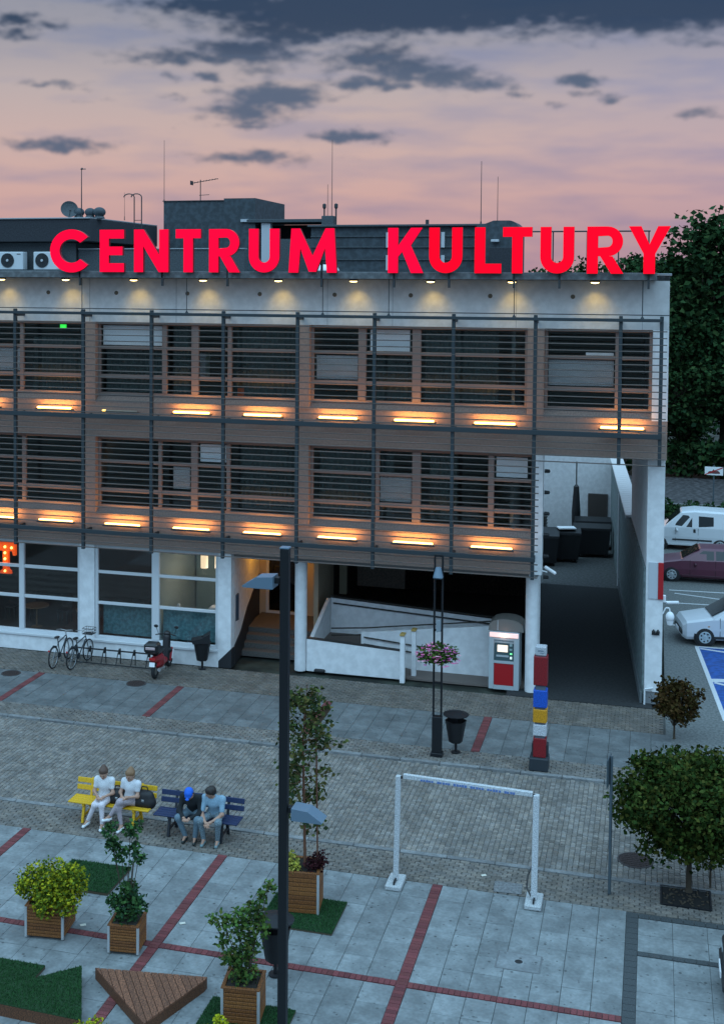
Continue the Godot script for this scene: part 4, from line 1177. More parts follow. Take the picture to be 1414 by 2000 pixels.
func build_roof_things() -> void:
	var dark := mat("roof_dark", Color(0.035, 0.04, 0.05), 0.8, 0.0, "fine", 1.0)
	var blue := mat("roof_blue_grey", Color(0.055, 0.075, 0.09), 0.7, 0.0, "patch", 1.4)
	var slate := mat("roof_slate", Color(0.08, 0.10, 0.112), 0.7, 0.0, "fine", 0.8)
	var iron := mat("mast_iron", Color(0.05, 0.055, 0.06), 0.6, 0.3)
	var pale := mat("roof_pale", Color(0.5, 0.53, 0.56), 0.6)
	var a := thing("roof_storey", "dark flat topped roof storey at the left with overhanging fascia", "roof storey", Vector3(0, 12.26, 0))
	part("fascia", MB.new().span(Vector3(-26, 1.12, -9), Vector3(-18.56, 1.9, -2.9), 0.02), dark, a)
	part("wall", MB.new().span(Vector3(-26, 0, -8.8), Vector3(-19.3, 1.1, -3.3)), slate, a)
	part("edge_strip", MB.new().span(Vector3(-26, 1.9, -9), Vector3(-18.56, 1.95, -2.85), 0.01), mat("coping_metal", Color(0.32, 0.34, 0.36)), a)
	part("shelf", MB.new().span(Vector3(-26, 0.07, -3.28), Vector3(-19.4, 0.14, -2.5), 0.01), slate, a)
	var par := thing("roof_parapet", "grey rendered parapet behind the letters E and N", "parapet", Vector3(0, 12.26, -3.4))
	part("wall", MB.new().span(Vector3(-19.25, 0, -0.3), Vector3(-13.2, 0.86, 0)), slate, par)
	part("cap", MB.new().span(Vector3(-19.25, 0.861, -0.34), Vector3(-13.2, 0.9, 0.04), 0.006), mat("coping_metal", Color(0.32, 0.34, 0.36)), par)
	var pent := thing("plant_room", "dark blue grey plant room, tallest box on the roof", "plant room", Vector3(0, 12.26, 0))
	part("wall", MB.new().span(Vector3(-18.3, 0, -13), Vector3(-14.6, 2.86, -9.0)), blue, pent)
	part("parapet", MB.new().span(Vector3(-15.85, 2.861, -13), Vector3(-14.6, 2.95, -9.0)), blue, pent)
	part("roof_edge", MB.new().span(Vector3(-18.34, 2.861, -13), Vector3(-15.86, 2.89, -8.96)), iron, pent)
	part("cable_box", MB.new().box(Vector3(-15.0, 2.1, -8.96), Vector3(0.3, 0.1, 0.08)), pale, pent)
	var can := thing("roof_canopy", "flat canopy over a dark opening right of the plant room", "canopy", Vector3(0, 12.26, -9))
	part("slab", MB.new().span(Vector3(-14.9, 2.02, -2), Vector3(-11.95, 2.14, 0.1), 0.01), slate, can)
	part("back", MB.new().span(Vector3(-14.6, 0, -2), Vector3(-11.7, 2.0, -1.7)), dark, can)
	part("leg", MB.new().span(Vector3(-14.35, 0, -0.3), Vector3(-14.0, 2.01, 0)), pale, can)
	part("front_wall", MB.new().span(Vector3(-13.99, 0, -0.3), Vector3(-11.7, 1.4, -0.02)), slate, can)
	var ch := thing("chimney", "short square grey chimney with two cowls right of the canopy", "chimney", Vector3(-11.75, 12.26, -8.9))
	part("stack", MB.new().span(Vector3(-0.22, 0, -0.4), Vector3(0.22, 2.25, 0.05), 0.015), slate, ch)
	for x in [-0.15, 0.3]:
		part("cowl", MB.new().tube(Vector3(x, 2.2 if x < 0 else 1.9, -0.1), Vector3(x, 2.55, -0.1), 0.03, 0.03, 6).lathe([[0.03, 2.5], [0.07, 2.56], [0.07, 2.68], [0.0, 2.72]], 10, Vector3(x, 0, -0.1)), iron, ch)
	var ph := thing("ventilation_house", "long blue grey metal clad roof house behind the word gap", "roof house", Vector3(0, 12.26, -6))
	part("wall", MB.new().span(Vector3(-11.6, 0, -6), Vector3(-4.9, 1.7, 0)), blue, ph)
	part("roof", MB.new().span(Vector3(-11.7, 1.701, -6), Vector3(-4.8, 1.77, 0.15), 0.01), slate, ph)
	for y in [0.55, 0.98, 1.35]:
		part("ledge", MB.new().span(Vector3(-11.6, y, 0.001), Vector3(-4.9, y + 0.04, 0.05)), slate, ph)
	for x in [-12.3, -8.92, -7.02]:
		part("white_panel", MB.new().span(Vector3(x, 0.2, 0.055), Vector3(x + 0.12, 0.72, 0.08)).span(Vector3(x, 0.98, 0.055), Vector3(x + 0.12, 1.5, 0.08)), pale, ph)
	part("vent_stub", MB.new().tube(Vector3(-7.6, 1.7, -0.5), Vector3(-7.6, 1.95, -0.5), 0.06, 0.06), iron, ph)
	var duct := thing("air_duct", "rounded dark duct housing behind the letters L and T", "duct", Vector3(0, 12.26, -5.6))
	var dp := PackedVector2Array([Vector2(-5.75, 0), Vector2(-4.35, 0)])
	for i in 8:
		var t := PI / 2 * i / 7.0
		dp.append(Vector2(-4.7 + 0.35 * cos(t), 1.5 + 0.35 * sin(t)))
	dp.append(Vector2(-5.2, 1.85))
	dp.append(Vector2(-5.6, 1.7))
	dp.append(Vector2(-5.75, 1.68))
	part("housing", MB.new().prism(dp, -1.5, 0.2), blue, duct)
	part("lower_box", MB.new().span(Vector3(-5.3, 0.02, 0.201), Vector3(-4.38, 0.95, 0.4), 0.01), dark, duct)
	part("flood_lamp", MB.new().box(Vector3(-5.13, 1.18, 0.3), Vector3(0.26, 0.08, 0.14), 0.01), pale, duct)
	var rail := thing("roof_railing", "thin steel roof railing behind the letters U R Y", "railing", Vector3(0, 12.26, -6))
	part("top_rail", MB.new().tube(Vector3(-4.4, 1.5, 0), Vector3(-0.2, 1.5, 0), 0.025, 0.025), iron, rail)
	for x in [-3.3, -2.2, -1.2, -0.25]:
		part("post", MB.new().tube(Vector3(x, 0, 0), Vector3(x, 1.5, 0), 0.022, 0.022), iron, rail)
	var dome := thing("skylight", "small white domed skylight between the two words", "skylight", Vector3(-9.9, 12.26, -1.6))
	part("dome", MB.new().ball(Vector3(0, 0.1, 0), Vector3(0.4, 0.26, 0.4), 18), mat("dome_white", Color(0.72, 0.76, 0.8), 0.3), dome)
	part("curb", MB.new().lathe([[0.46, 0.0], [0.46, 0.12], [0.38, 0.14]], 20), slate, dome)
	# air conditioners
	for s in [[-21.52, "leftmost white air conditioner with fan grille on the roof storey"], [-20.2, "white air conditioner with fan grille beside the letter C"]]:
		var ac := thing("air_conditioner", s[1], "air conditioner", Vector3(s[0], 12.40, -2.95), 0, "roof air conditioners")
		part("case", MB.new().box(Vector3(0, 0.32, 0), Vector3(0.92, 0.62, 0.34), 0.02), mat("ac_white", Color(0.6, 0.65, 0.68), 0.5), ac)
		var fan := part("fan_ring", MB.new().lathe([[0.0, 0.01], [0.235, 0.012], [0.25, 0.02], [0.25, -0.01]], 24, Vector3(-0.13, 0.33, 0.172), Basis(Vector3.RIGHT, PI / 2)), mat("fan_black", Color(0.02, 0.025, 0.03), 0.5), ac)
		part("hub", MB.new().lathe([[0.0, 0.03], [0.045, 0.025], [0.05, 0.0]], 12, Vector3(-0.13, 0.33, 0.18), Basis(Vector3.RIGHT, PI / 2)), pale, fan)
		for k in 6:
			var t := PI * k / 6.0
			part("grille_bar", MB.new().beam(Vector3(-0.13 - 0.23 * cos(t), 0.33 - 0.23 * sin(t), 0.196), Vector3(-0.13 + 0.23 * cos(t), 0.33 + 0.23 * sin(t), 0.196), 0.008, 0.006), iron, fan)
		part("badge", MB.new().box(Vector3(0.3, 0.55, 0.172), Vector3(0.14, 0.03, 0.006)), iron, ac)
		part("foot", MB.new().span(Vector3(-0.4, 0, -0.15), Vector3(-0.32, 0.01, 0.15)).span(Vector3(0.32, 0, -0.15), Vector3(0.4, 0.01, 0.15)), iron, ac)
	# dish, ventilators, masts, ladder
	var dish := thing("satellite_dish", "grey round satellite dish on the left roof storey", "satellite dish", Vector3(-19.6, 14.2, -3.4), 0.55)
	dish.scale = Vector3.ONE * 0.82
	part("reflector", MB.new().lathe([[0.0, 0.0], [0.15, 0.012], [0.28, 0.05], [0.36, 0.1], [0.37, 0.1], [0.28, 0.035], [0.0, -0.02]], 22, Vector3(0, 0.36, 0), Basis(Vector3.RIGHT, 1.25)), slate, dish)
	part("arm", MB.new().tube(Vector3(0, 0.05, 0), Vector3(0, 0.3, 0.42), 0.015, 0.015).ball(Vector3(0, 0.32, 0.44), Vector3.ONE * 0.05, 8), iron, dish)
	part("stand", MB.new().tube(Vector3.ZERO, Vector3(0, 0.4, -0.06), 0.025, 0.025), iron, dish)
	var k := 0
	for s in [[-19.33, 14.2, 0.2, "between the dish and the pair of turbines"], [-18.9, 14.2, 0.19, "left one of the close pair"], [-18.55, 14.2, 0.22, "right one of the close pair"]]:
		var tv := thing("roof_ventilator", "dark ball shaped roof ventilator, " + s[3], "ventilator", Vector3(s[0], s[1], -3.6), 0, "roof ventilators")
		part("cowl", MB.new().ball(Vector3(0, 0.22, 0), Vector3(s[2], s[2] * 0.8, s[2]), 14), blue, tv)
		part("neck", MB.new().lathe([[0.2, 0.0], [0.14, 0.1], [0.12, 0.2]], 12), slate, tv)
		k += 1
	var masts := [[-19.18, 14.2, -3.5, 1.75, 0.022, "left mast with a short side bracket at its top"], [-18.36, 15.1, -9.2, 2.4, 0.012, "thin lightning rod at the left corner of the plant room"], [-11.66, 14.4, -9.2, 2.95, 0.014, "tallest thin rod above the chimney"], [-11.85, 14.4, -9.3, 1.3, 0.012, "short thin rod just left of the chimney rod"], [-5.72, 14.0, -6.2, 2.15, 0.016, "thin rod above the letter L"], [-5.13, 13.5, -5.9, 2.1, 0.014, "thin rod standing on the duct above the letter T"], [-18.0, 14.2, -4.5, 0.95, 0.008, "faint short rod left of the roof ladder"]]
	for m in masts:
		var o := thing("antenna_mast", m[5], "mast", Vector3(m[0], m[1], m[2]))
		part("rod", MB.new().tube(Vector3.ZERO, Vector3(0, m[3], 0), m[4], m[4] * 0.6, 6), iron, o)
		part("foot", MB.new().tube(Vector3(0, -0.02, 0), Vector3(0, 0.12, 0), m[4] * 2.2, m[4] * 1.6, 8), iron, o)
		if m[0] == -19.18:
			part("side_bracket", MB.new().tube(Vector3(-0.04, m[3] - 0.04, 0), Vector3(0.16, m[3] - 0.04, 0), 0.015, 0.015).ball(Vector3(0.02, m[3] - 0.03, 0), Vector3.ONE * 0.04, 6), iron, o)
	var yagi := thing("tv_antenna", "small rake shaped television antenna on the plant room", "antenna", Vector3(-16.94, 15.12, -9.4))
	part("mast", MB.new().tube(Vector3.ZERO, Vector3(0, 0.85, 0), 0.018, 0.018, 6), iron, yagi)
	part("boom", MB.new().tube(Vector3(-0.36, 0.72, 0), Vector3(0.72, 0.88, 0), 0.014, 0.014, 6), iron, yagi)
	for i in 9:
		var x := -0.3 + i * 0.12
		part("element", MB.new().tube(Vector3(x, 0.73 + i * 0.0178, -0.18), Vector3(x, 0.73 + i * 0.0178, 0.18), 0.008, 0.008, 5), iron, yagi)
	part("reflector", MB.new().box(Vector3(-0.36, 0.73, 0), Vector3(0.02, 0.16, 0.3)), iron, yagi)
	part("stub", MB.new().tube(Vector3(-0.05, 0.25, 0), Vector3(0.36, 0.27, 0), 0.012, 0.012, 5), iron, yagi)
	var lad := thing("roof_ladder", "steel ladder with hooked handrails on the left roof storey", "ladder", Vector3(-17.7, 12.6, -5.0))
	for x in [-0.14, 0.14]:
		var pts := []
		for i in 8:
			var t := PI * i / 7.0
			pts.append(Vector3(x - 0.2 + 0.2 * cos(t), 2.42 + 0.12 * sin(t), 0.0 + 0.0 * i))
		part("handrail", MB.new().tube(Vector3(x, 0, 0), Vector3(x, 2.42, 0), 0.022, 0.022).path(pts, 0.02), iron, lad)
	for i in 6:
		part("rung", MB.new().tube(Vector3(-0.14, 0.2 + i * 0.28, 0), Vector3(0.14, 0.2 + i * 0.28, 0), 0.012, 0.012, 5), iron, lad)


# ---------------------------------------------------------------- in front of the building

func wheel(parent: Node, c: Vector3, r: float, ax: Basis, spokes := 12) -> void:
	var tyre := part("wheel", MB.new().torus(c, r, 0.022, ax, 24, 6), mat("rubber", Color(0.015, 0.016, 0.018), 0.8), parent)
	var sp := MB.new()
	for i in spokes:
		var t := TAU * i / spokes
		sp.tube(c, c + ax * Vector3(cos(t), sin(t), 0) * (r - 0.01), 0.004, 0.004, 4, false)
	sp.torus(c, r - 0.02, 0.01, ax, 20, 4)
	sp.ball(c, Vector3.ONE * 0.03, 6)
	part("rim", sp, mat("spoke_steel", Color(0.4, 0.42, 0.44), 0.35, 0.8), tyre)


func bicycle(label: String, at: Vector3, turn: float, basket: bool) -> void:
	# front wheel towards -z
	var b := thing("bicycle", label, "bicycle", at, turn, "bicycles in the rack")
	var ax := Basis(Vector3(0, 0, 1), Vector3.UP, Vector3(-1, 0, 0))
	wheel(b, Vector3(0, 0.34, 0.53), 0.32, ax)
	wheel(b, Vector3(0, 0.34, -0.53), 0.32, ax)
	var fr := mat("bike_frame", Color(0.03, 0.04, 0.05), 0.4, 0.3)
	var bb := Vector3(0, 0.3, 0.08)
	var st := Vector3(0, 0.78, 0.22)
	var hd := Vector3(0, 0.82, -0.36)
	part("frame", MB.new().tube(bb, st, 0.017, 0.017).tube(bb, hd - Vector3(0, 0.1, 0), 0.019, 0.019).tube(st - Vector3(0, 0.06, 0.0), hd, 0.017, 0.017).tube(bb, Vector3(0.03, 0.34, 0.53), 0.012, 0.012).tube(st - Vector3(0, 0.08, 0), Vector3(0.03, 0.34, 0.53), 0.01, 0.01).tube(hd, Vector3(0.03, 0.34, -0.53), 0.016, 0.012), fr, b)
	part("saddle", MB.new().tube(st, st + Vector3(0, 0.1, 0.03), 0.014, 0.014).ball(st + Vector3(0, 0.13, 0.06), Vector3(0.08, 0.035, 0.13), 10), mat("saddle_black", Color(0.012, 0.012, 0.013), 0.5), b)
	part("handlebar", MB.new().tube(hd, hd + Vector3(0, 0.14, 0.02), 0.015, 0.015).path([hd + Vector3(-0.28, 0.17, 0.12), hd + Vector3(-0.2, 0.16, -0.02), hd + Vector3(0, 0.14, 0.0), hd + Vector3(0.2, 0.16, -0.02), hd + Vector3(0.28, 0.17, 0.12)], 0.012), mat("steel", Color(0.5, 0.5, 0.5), 0.3, 0.9), b)
	part("crank", MB.new().lathe([[0.0, 0.02], [0.09, 0.02], [0.09, 0.0], [0.0, 0.0]], 14, bb, Basis(Vector3.BACK, PI / 2)).tube(bb + Vector3(0.06, 0, 0), bb + Vector3(0.06, -0.16, 0.05), 0.01, 0.01).box(bb + Vector3(0.11, -0.17, 0.05), Vector3(0.1, 0.02, 0.06)), fr, b)
	part("mudguard", MB.new().path([Vector3(0, 0.5, 0.86), Vector3(0, 0.64, 0.72), Vector3(0, 0.7, 0.53), Vector3(0, 0.64, 0.34)], 0.02), fr, b)
	part("rear_light", MB.new().box(Vector3(0, 0.62, 0.84), Vector3(0.06, 0.05, 0.03), 0.008), mat("tail_red", Color(0.5, 0.02, 0.02), 0.3), b)
	if basket:
		var bk := MB.new()
		for y in [0.0, 0.09, 0.18]:
			bk.path([Vector3(-0.17, 0.84 + y, -0.74), Vector3(0.17, 0.84 + y, -0.74), Vector3(0.17, 0.84 + y, -0.46), Vector3(-0.17, 0.84 + y, -0.46), Vector3(-0.17, 0.84 + y, -0.74)], 0.008, 4)
		for i in 6:
			for z in [-0.74, -0.46]:
				bk.tube(Vector3(-0.17 + i * 0.068, 0.84, z), Vector3(-0.17 + i * 0.068, 1.02, z), 0.006, 0.006, 4)
		bk.box(Vector3(0, 0.842, -0.6), Vector3(0.32, 0.01, 0.26))
		part("basket", bk, mat("basket_black", Color(0.02, 0.02, 0.022), 0.6), b)


func litter_bin(label: String, at: Vector3, turn: float, roofed: bool) -> void:
	var b := thing("litter_bin", label, "litter bin", at, turn, "black street litter bins")
	var iron := mat("bin_iron", Color(0.014, 0.015, 0.018), 0.55, 0.2)
	part("post", MB.new().tube(Vector3(0, 0, -0.05), Vector3(0, 1.05, -0.05), 0.035, 0.035, 10).lathe([[0.12, 0.0], [0.12, 0.03], [0.0, 0.035]], 14, Vector3(0, 0, -0.05)), iron, b)
	part("bucket", MB.new().lathe([[0.0, 0.30], [0.17, 0.30], [0.18, 0.34], [0.27, 0.84], [0.285, 0.86], [0.255, 0.85], [0.2, 0.5]], 6, Vector3.ZERO, Basis(Vector3.UP, 0.26)), iron, b)
	if roofed:
		part("lid", MB.new().lathe([[0.0, 1.10], [0.15, 1.07], [0.33, 1.02], [0.33, 1.0], [0.0, 1.04]], 14), iron, b)
	else:
		part("lid", MB.new().prism(P2([-0.28, 0.84, 0.24, 0.86, 0.24, 1.16, 0.0, 1.02, -0.34, 0.95]), -0.2, 0.2), iron, b)


func build_entrance_things() -> void:
	# cash machine
	var red := mat("atm_red", Color(0.40, 0.008, 0.012), 0.45)
	var grey := mat("atm_grey", Color(0.42, 0.47, 0.49), 0.5)
	var m := thing("cash_machine", "grey and red cash machine kiosk with lit screen beside the round column", "cash machine", Vector3(-4.13, 0, -0.42))
	part("case", MB.new().span(Vector3(-0.44, 0, -0.75), Vector3(0.44, 1.72, -0.02), 0.015), grey, m)
	part("frame", MB.new().span(Vector3(-0.44, 0.02, -0.019), Vector3(-0.29, 1.7, 0.04), 0.01).span(Vector3(0.29, 0.02, -0.019), Vector3(0.44, 1.7, 0.04), 0.01).span(Vector3(-0.29, 0.02, -0.019), Vector3(0.29, 0.14, 0.038)).span(Vector3(-0.29, 0.80, -0.019), Vector3(0.29, 0.88, 0.038)).span(Vector3(-0.29, 1.5, -0.019), Vector3(0.29, 1.56, 0.038)), grey, m)
	part("red_panel", MB.new().span(Vector3(-0.285, 0.145, -0.018), Vector3(0.285, 0.795, 0.025), 0.006), red, m)
	var fas := part("fascia", MB.new().prism(P2([-0.0, 0.885, 0.03, 0.885, -0.03, 1.495, -0.06, 1.495]), -0.285, 0.285, Transform3D(Basis(Vector3(0, 0, 1), Vector3.UP, Vector3(1, 0, 0)), Vector3(0, 0, 0))), mat("fascia_dark", Color(0.05, 0.09, 0.10), 0.4), m)
	part("screen", MB.new().box(Vector3(-0.04, 1.24, 0.008), Vector3(0.3, 0.2, 0.012), 0.0, Basis(Vector3.RIGHT, -0.09)), glow("screen_glow", Color(1.0, 0.86, 0.66), 1.0), fas)
	part("slot", MB.new().box(Vector3(-0.04, 1.42, -0.012), Vector3(0.36, 0.03, 0.02)).box(Vector3(-0.04, 1.02, 0.026), Vector3(0.36, 0.05, 0.02)), grey, fas)
	part("key_pad", MB.new().box(Vector3(0.2, 1.35, -0.006), Vector3(0.08, 0.07, 0.02)).box(Vector3(0.2, 1.22, 0.006), Vector3(0.08, 0.05, 0.02)), mat("key_grey", Color(0.3, 0.42, 0.42), 0.4), fas)
	part("green_light", MB.new().box(Vector3(0.21, 1.1, 0.022), Vector3(0.06, 0.04, 0.02)), glow("atm_green", Color(0.1, 1.0, 0.3), 1.2), fas)
	part("white_light", MB.new().box(Vector3(0.21, 0.98, 0.032), Vector3(0.06, 0.07, 0.02)), glow("atm_white", Color(0.9, 1.0, 0.95), 0.6), fas)
	part("light_box", MB.new().span(Vector3(-0.42, 1.58, 0.0), Vector3(0.42, 1.71, 0.06), 0.008), glow("atm_header", Color(1.0, 0.72, 0.62), 0.75), m)
	omni(Vector3(-4.13, 1.64, -0.28), Color(1.0, 0.8, 0.7), 0.03, 0.08)
	var hood := PackedVector2Array()
	for i in 9:
		var t := PI * i / 8.0
		hood.append(Vector2(0.52 * cos(t) + 0.04, 1.73 + 0.36 * pow(sin(t), 0.6)))
	part("hood", MB.new().prism(hood, -0.85, -0.1), mat("hood_grey", Color(0.18, 0.17, 0.155), 0.35), m)
	part("mullion", MB.new().box(Vector3(-0.2, 1.9, -0.09), Vector3(0.02, 0.3, 0.02)), grey, m)
	# red, blue, yellow, white marker pillar
	var t := thing("marker_pillar", "slim pillar of stacked coloured blocks, white, red, blue, yellow and white, on black foot", "marker pillar", Vector3(-2.57, 0, 5.5))
	part("foot", MB.new().span(Vector3(-0.24, 0, -0.26), Vector3(0.22, 0.32, 0.24), 0.02).span(Vector3(-0.2, 0.32, -0.22), Vector3(0.2, 0.62, 0.02), 0.02), mat("pillar_black", Color(0.022, 0.03, 0.038), 0.7), t)
	var tones := [[0.32, 0.80, Color(0.28, 0.008, 0.014), 0.155], [0.86, 1.14, Color(0.66, 0.68, 0.72), 0.16], [1.19, 1.52, Color(0.75, 0.34, 0.01), 0.165], [1.57, 2.0, Color(0.01, 0.11, 0.62), 0.165], [2.12, 2.84, Color(0.28, 0.008, 0.014), 0.165], [2.86, 3.08, Color(0.55, 0.58, 0.62), 0.135]]
	var kinds := ["red", "white", "yellow", "blue", "red", "white"]
	for i in tones.size():
		var q: Array = tones[i]
		var c: Color = q[2]
		part("block", MB.new().span(Vector3(-q[3], q[0], -q[3]), Vector3(q[3], q[1], q[3]), 0.015), mat("pillar_%s_%d" % [kinds[i], i], c, 0.55, 0.0, "fine", 0.6), t, kinds[i] + " block")
	part("core", MB.new().span(Vector3(-0.12, 0.6, -0.12), Vector3(0.12, 2.85, 0.12)), mat("pillar_core", Color(0.1, 0.13, 0.16), 0.7), t)
	part("mark", MB.new().box(Vector3(0, 2.98, 0.137), Vector3(0.14, 0.03, 0.004)).box(Vector3(0.03, 2.93, 0.137), Vector3(0.1, 0.02, 0.004)), mat("mark_grey", Color(0.15, 0.2, 0.25)), t)
	# lantern with two tubes and a flower basket
	var iron := mat("lamp_iron", Color(0.012, 0.014, 0.017), 0.5, 0.3)
	var f := thing("flower_lamp_post", "slim black twin tube lamp post carrying a basket of pink flowers", "lamp post", Vector3(-5.15, 0, 5.4))
	part("foot", MB.new().span(Vector3(-0.15, 0, -0.13), Vector3(0.15, 0.1, 0.13), 0.012).span(Vector3(-0.12, 0.1, -0.1), Vector3(0.12, 1.02, 0.1), 0.01), iron, f)
	for x in [-0.10, 0.10]:
		part("tube", MB.new().tube(Vector3(x, 1.0, 0), Vector3(x, 5.15, 0), 0.027, 0.027, 10), iron, f)
	for y in [1.85, 3.2, 5.1]:
		part("cross_bar", MB.new().span(Vector3(-0.1, y, -0.02), Vector3(0.1, y + 0.05, 0.02)), iron, f)
	part("lamp_head", MB.new().lathe([[0.0, 4.86], [0.09, 4.84], [0.17, 4.60], [0.15, 4.57], [0.0, 4.57]], 4, Vector3(0, 0, 0.06), Basis(Vector3.UP, PI / 4)), mat("lamp_head_blue", Color(0.12, 0.18, 0.24), 0.4), f)
	part("sign_board", MB.new().box(Vector3(0.02, 3.35, 0.06), Vector3(0.16, 0.3, 0.03), 0.006, Basis(Vector3.UP, 0.9)), mat("board_grey", Color(0.25, 0.3, 0.33), 0.5), f)
	var bas := thing("flower_basket", "round hanging basket overflowing with pink flowers and green leaves", "flower basket", Vector3(-5.15, 2.5, 5.4))
	part("bowl", MB.new().lathe([[0.1, -0.1], [0.3, -0.05], [0.34, 0.06], [0.3, 0.07], [0.0, 0.04]], 16), iron, bas)
	var lv := MB.new()
	lv.tinted = true
	var spot := func() -> Vector3:
		var a := rng.randf() * TAU
		var r := 0.5 * sqrt(rng.randf())
		return Vector3(r * cos(a), -0.04 + rng.randf() * 0.42 * (1.15 - r), r * sin(a))
	leaves(lv, 1100, spot, 0.075, [Color(0.045, 0.10, 0.02), Color(0.08, 0.14, 0.03), Color(0.03, 0.06, 0.015)])
	part("leaves", lv, leaf_mat(), bas).set_meta("kind", "stuff")
	var fl := MB.new()
	fl.tinted = true
	var pink := [Color(0.72, 0.14, 0.34), Color(0.75, 0.28, 0.48), Color(0.6, 0.12, 0.42), Color(0.8, 0.4, 0.5)]
	for i in 150:
		var a := rng.randf() * TAU
		var r := 0.56 * sqrt(rng.randf_range(0.1, 1.0))
		var c := Vector3(r * cos(a), 0.06 + (0.56 - r) * 0.75 + rng.randf_range(-0.16, 0.06), r * sin(a))
		fl.col = pink[rng.randi() % 4]
		for q in 5:
			var t0 := TAU * q / 5 + rng.randf()
			var d := Vector3(cos(t0), 0.3, sin(t0)) * 0.05
			fl.poly([c, c + d * 0.7 + Vector3(d.z, 0, -d.x) * 0.5, c + d * 1.25, c + d * 0.7 - Vector3(d.z, 0, -d.x) * 0.5], Vector3.UP)
	part("flowers", fl, tinted("petal", 0.7), bas).set_meta("kind", "stuff")
	litter_bin("black litter bin with flat roof beside the flower lamp post", Vector3(-4.72, 0, 5.1), 0.0, true)
	litter_bin("black litter bin with flap lid by the shop plinth near the entrance", Vector3(-13.3, 0, 0.35), 0.3, false)
	litter_bin("dark litter bin on the plaza half hidden behind the tall lamp post", Vector3(-6.12, 0, 16.55), 0.2, true)
	# rack, bicycles, scooter
	var rk := thing("bicycle_rack", "low steel bicycle rack with upright loops along the plinth", "bicycle rack", Vector3(0, 0, 0.62))
	part("rail", MB.new().tube(Vector3(-17.6, 0.42, 0), Vector3(-14.4, 0.42, 0), 0.025, 0.025).tube(Vector3(-17.6, 0.06, 0.3), Vector3(-14.4, 0.06, 0.3), 0.02, 0.02), iron, rk)
	for i in 7:
		var x := -17.45 + i * 0.5
		part("loop", MB.new().path([Vector3(x, 0.06, 0.3), Vector3(x, 0.34, 0.16), Vector3(x, 0.5, 0.04), Vector3(x, 0.48, -0.06), Vector3(x, 0.0, -0.08)], 0.016).box(Vector3(x, 0.4, 0.02), Vector3(0.07, 0.14, 0.1), 0.01), iron, rk)
	bicycle("left bicycle of the pair in the rack, dark frame and thin wheels", Vector3(-17.74, 0.002, 1.08), 0.0, false)
	bicycle("right bicycle of the pair in the rack, with a black front basket", Vector3(-17.12, 0.002, 1.02), -0.06, true)
	scooter(Vector3(-14.38, 0.002, 1.0), 0.04)
	# cameras and lantern on the passage legs
	var wh := mat("lamp_white", Color(0.8, 0.82, 0.84), 0.4)
	var c1 := thing("security_camera", "white tube security camera on the left edge of the passage", "security camera", Vector3(-2.98, 3.72, -0.05))
	part("arm", MB.new().tube(Vector3(-0.06, 0, 0), Vector3(0.1, -0.02, 0.05), 0.02, 0.02), wh, c1)
	part("body", MB.new().tube(Vector3(0.04, 0.1, -0.05), Vector3(0.32, -0.02, 0.12), 0.05, 0.05, 10).ball(Vector3(0.32, -0.02, 0.12), Vector3.ONE * 0.05, 8), wh, c1)
	var c2 := thing("security_camera", "white security camera on the outer side of the right leg", "security camera", Vector3(0.35, 3.0, -0.45))
	part("arm", MB.new().tube(Vector3(-0.03, 0.02, 0), Vector3(0.12, -0.05, 0), 0.025, 0.025).box(Vector3(0.02, 0.06, 0), Vector3(0.1, 0.2, 0.1), 0.01), wh, c2)
	part("body", MB.new().tube(Vector3(0.08, -0.06, -0.05), Vector3(0.42, -0.02, 0.0), 0.045, 0.045, 10), wh, c2)
	var ln := thing("wall_lantern", "white globe lantern hanging on the outer side of the right leg", "lantern", Vector3(0.42, 2.5, -0.45))
	part("arm", MB.new().path([Vector3(-0.08, 0.12, 0), Vector3(0.0, 0.3, 0), Vector3(0.1, 0.3, 0), Vector3(0.12, 0.2, 0)], 0.02), wh, ln)
	part("globe", MB.new().ball(Vector3(0.12, 0.05, 0), Vector3(0.12, 0.15, 0.12), 14), wh, ln)
	part("base", MB.new().lathe([[0.0, -0.2], [0.07, -0.18], [0.09, -0.1], [0.1, -0.05]], 12, Vector3(0.12, 0, 0)), wh, ln)


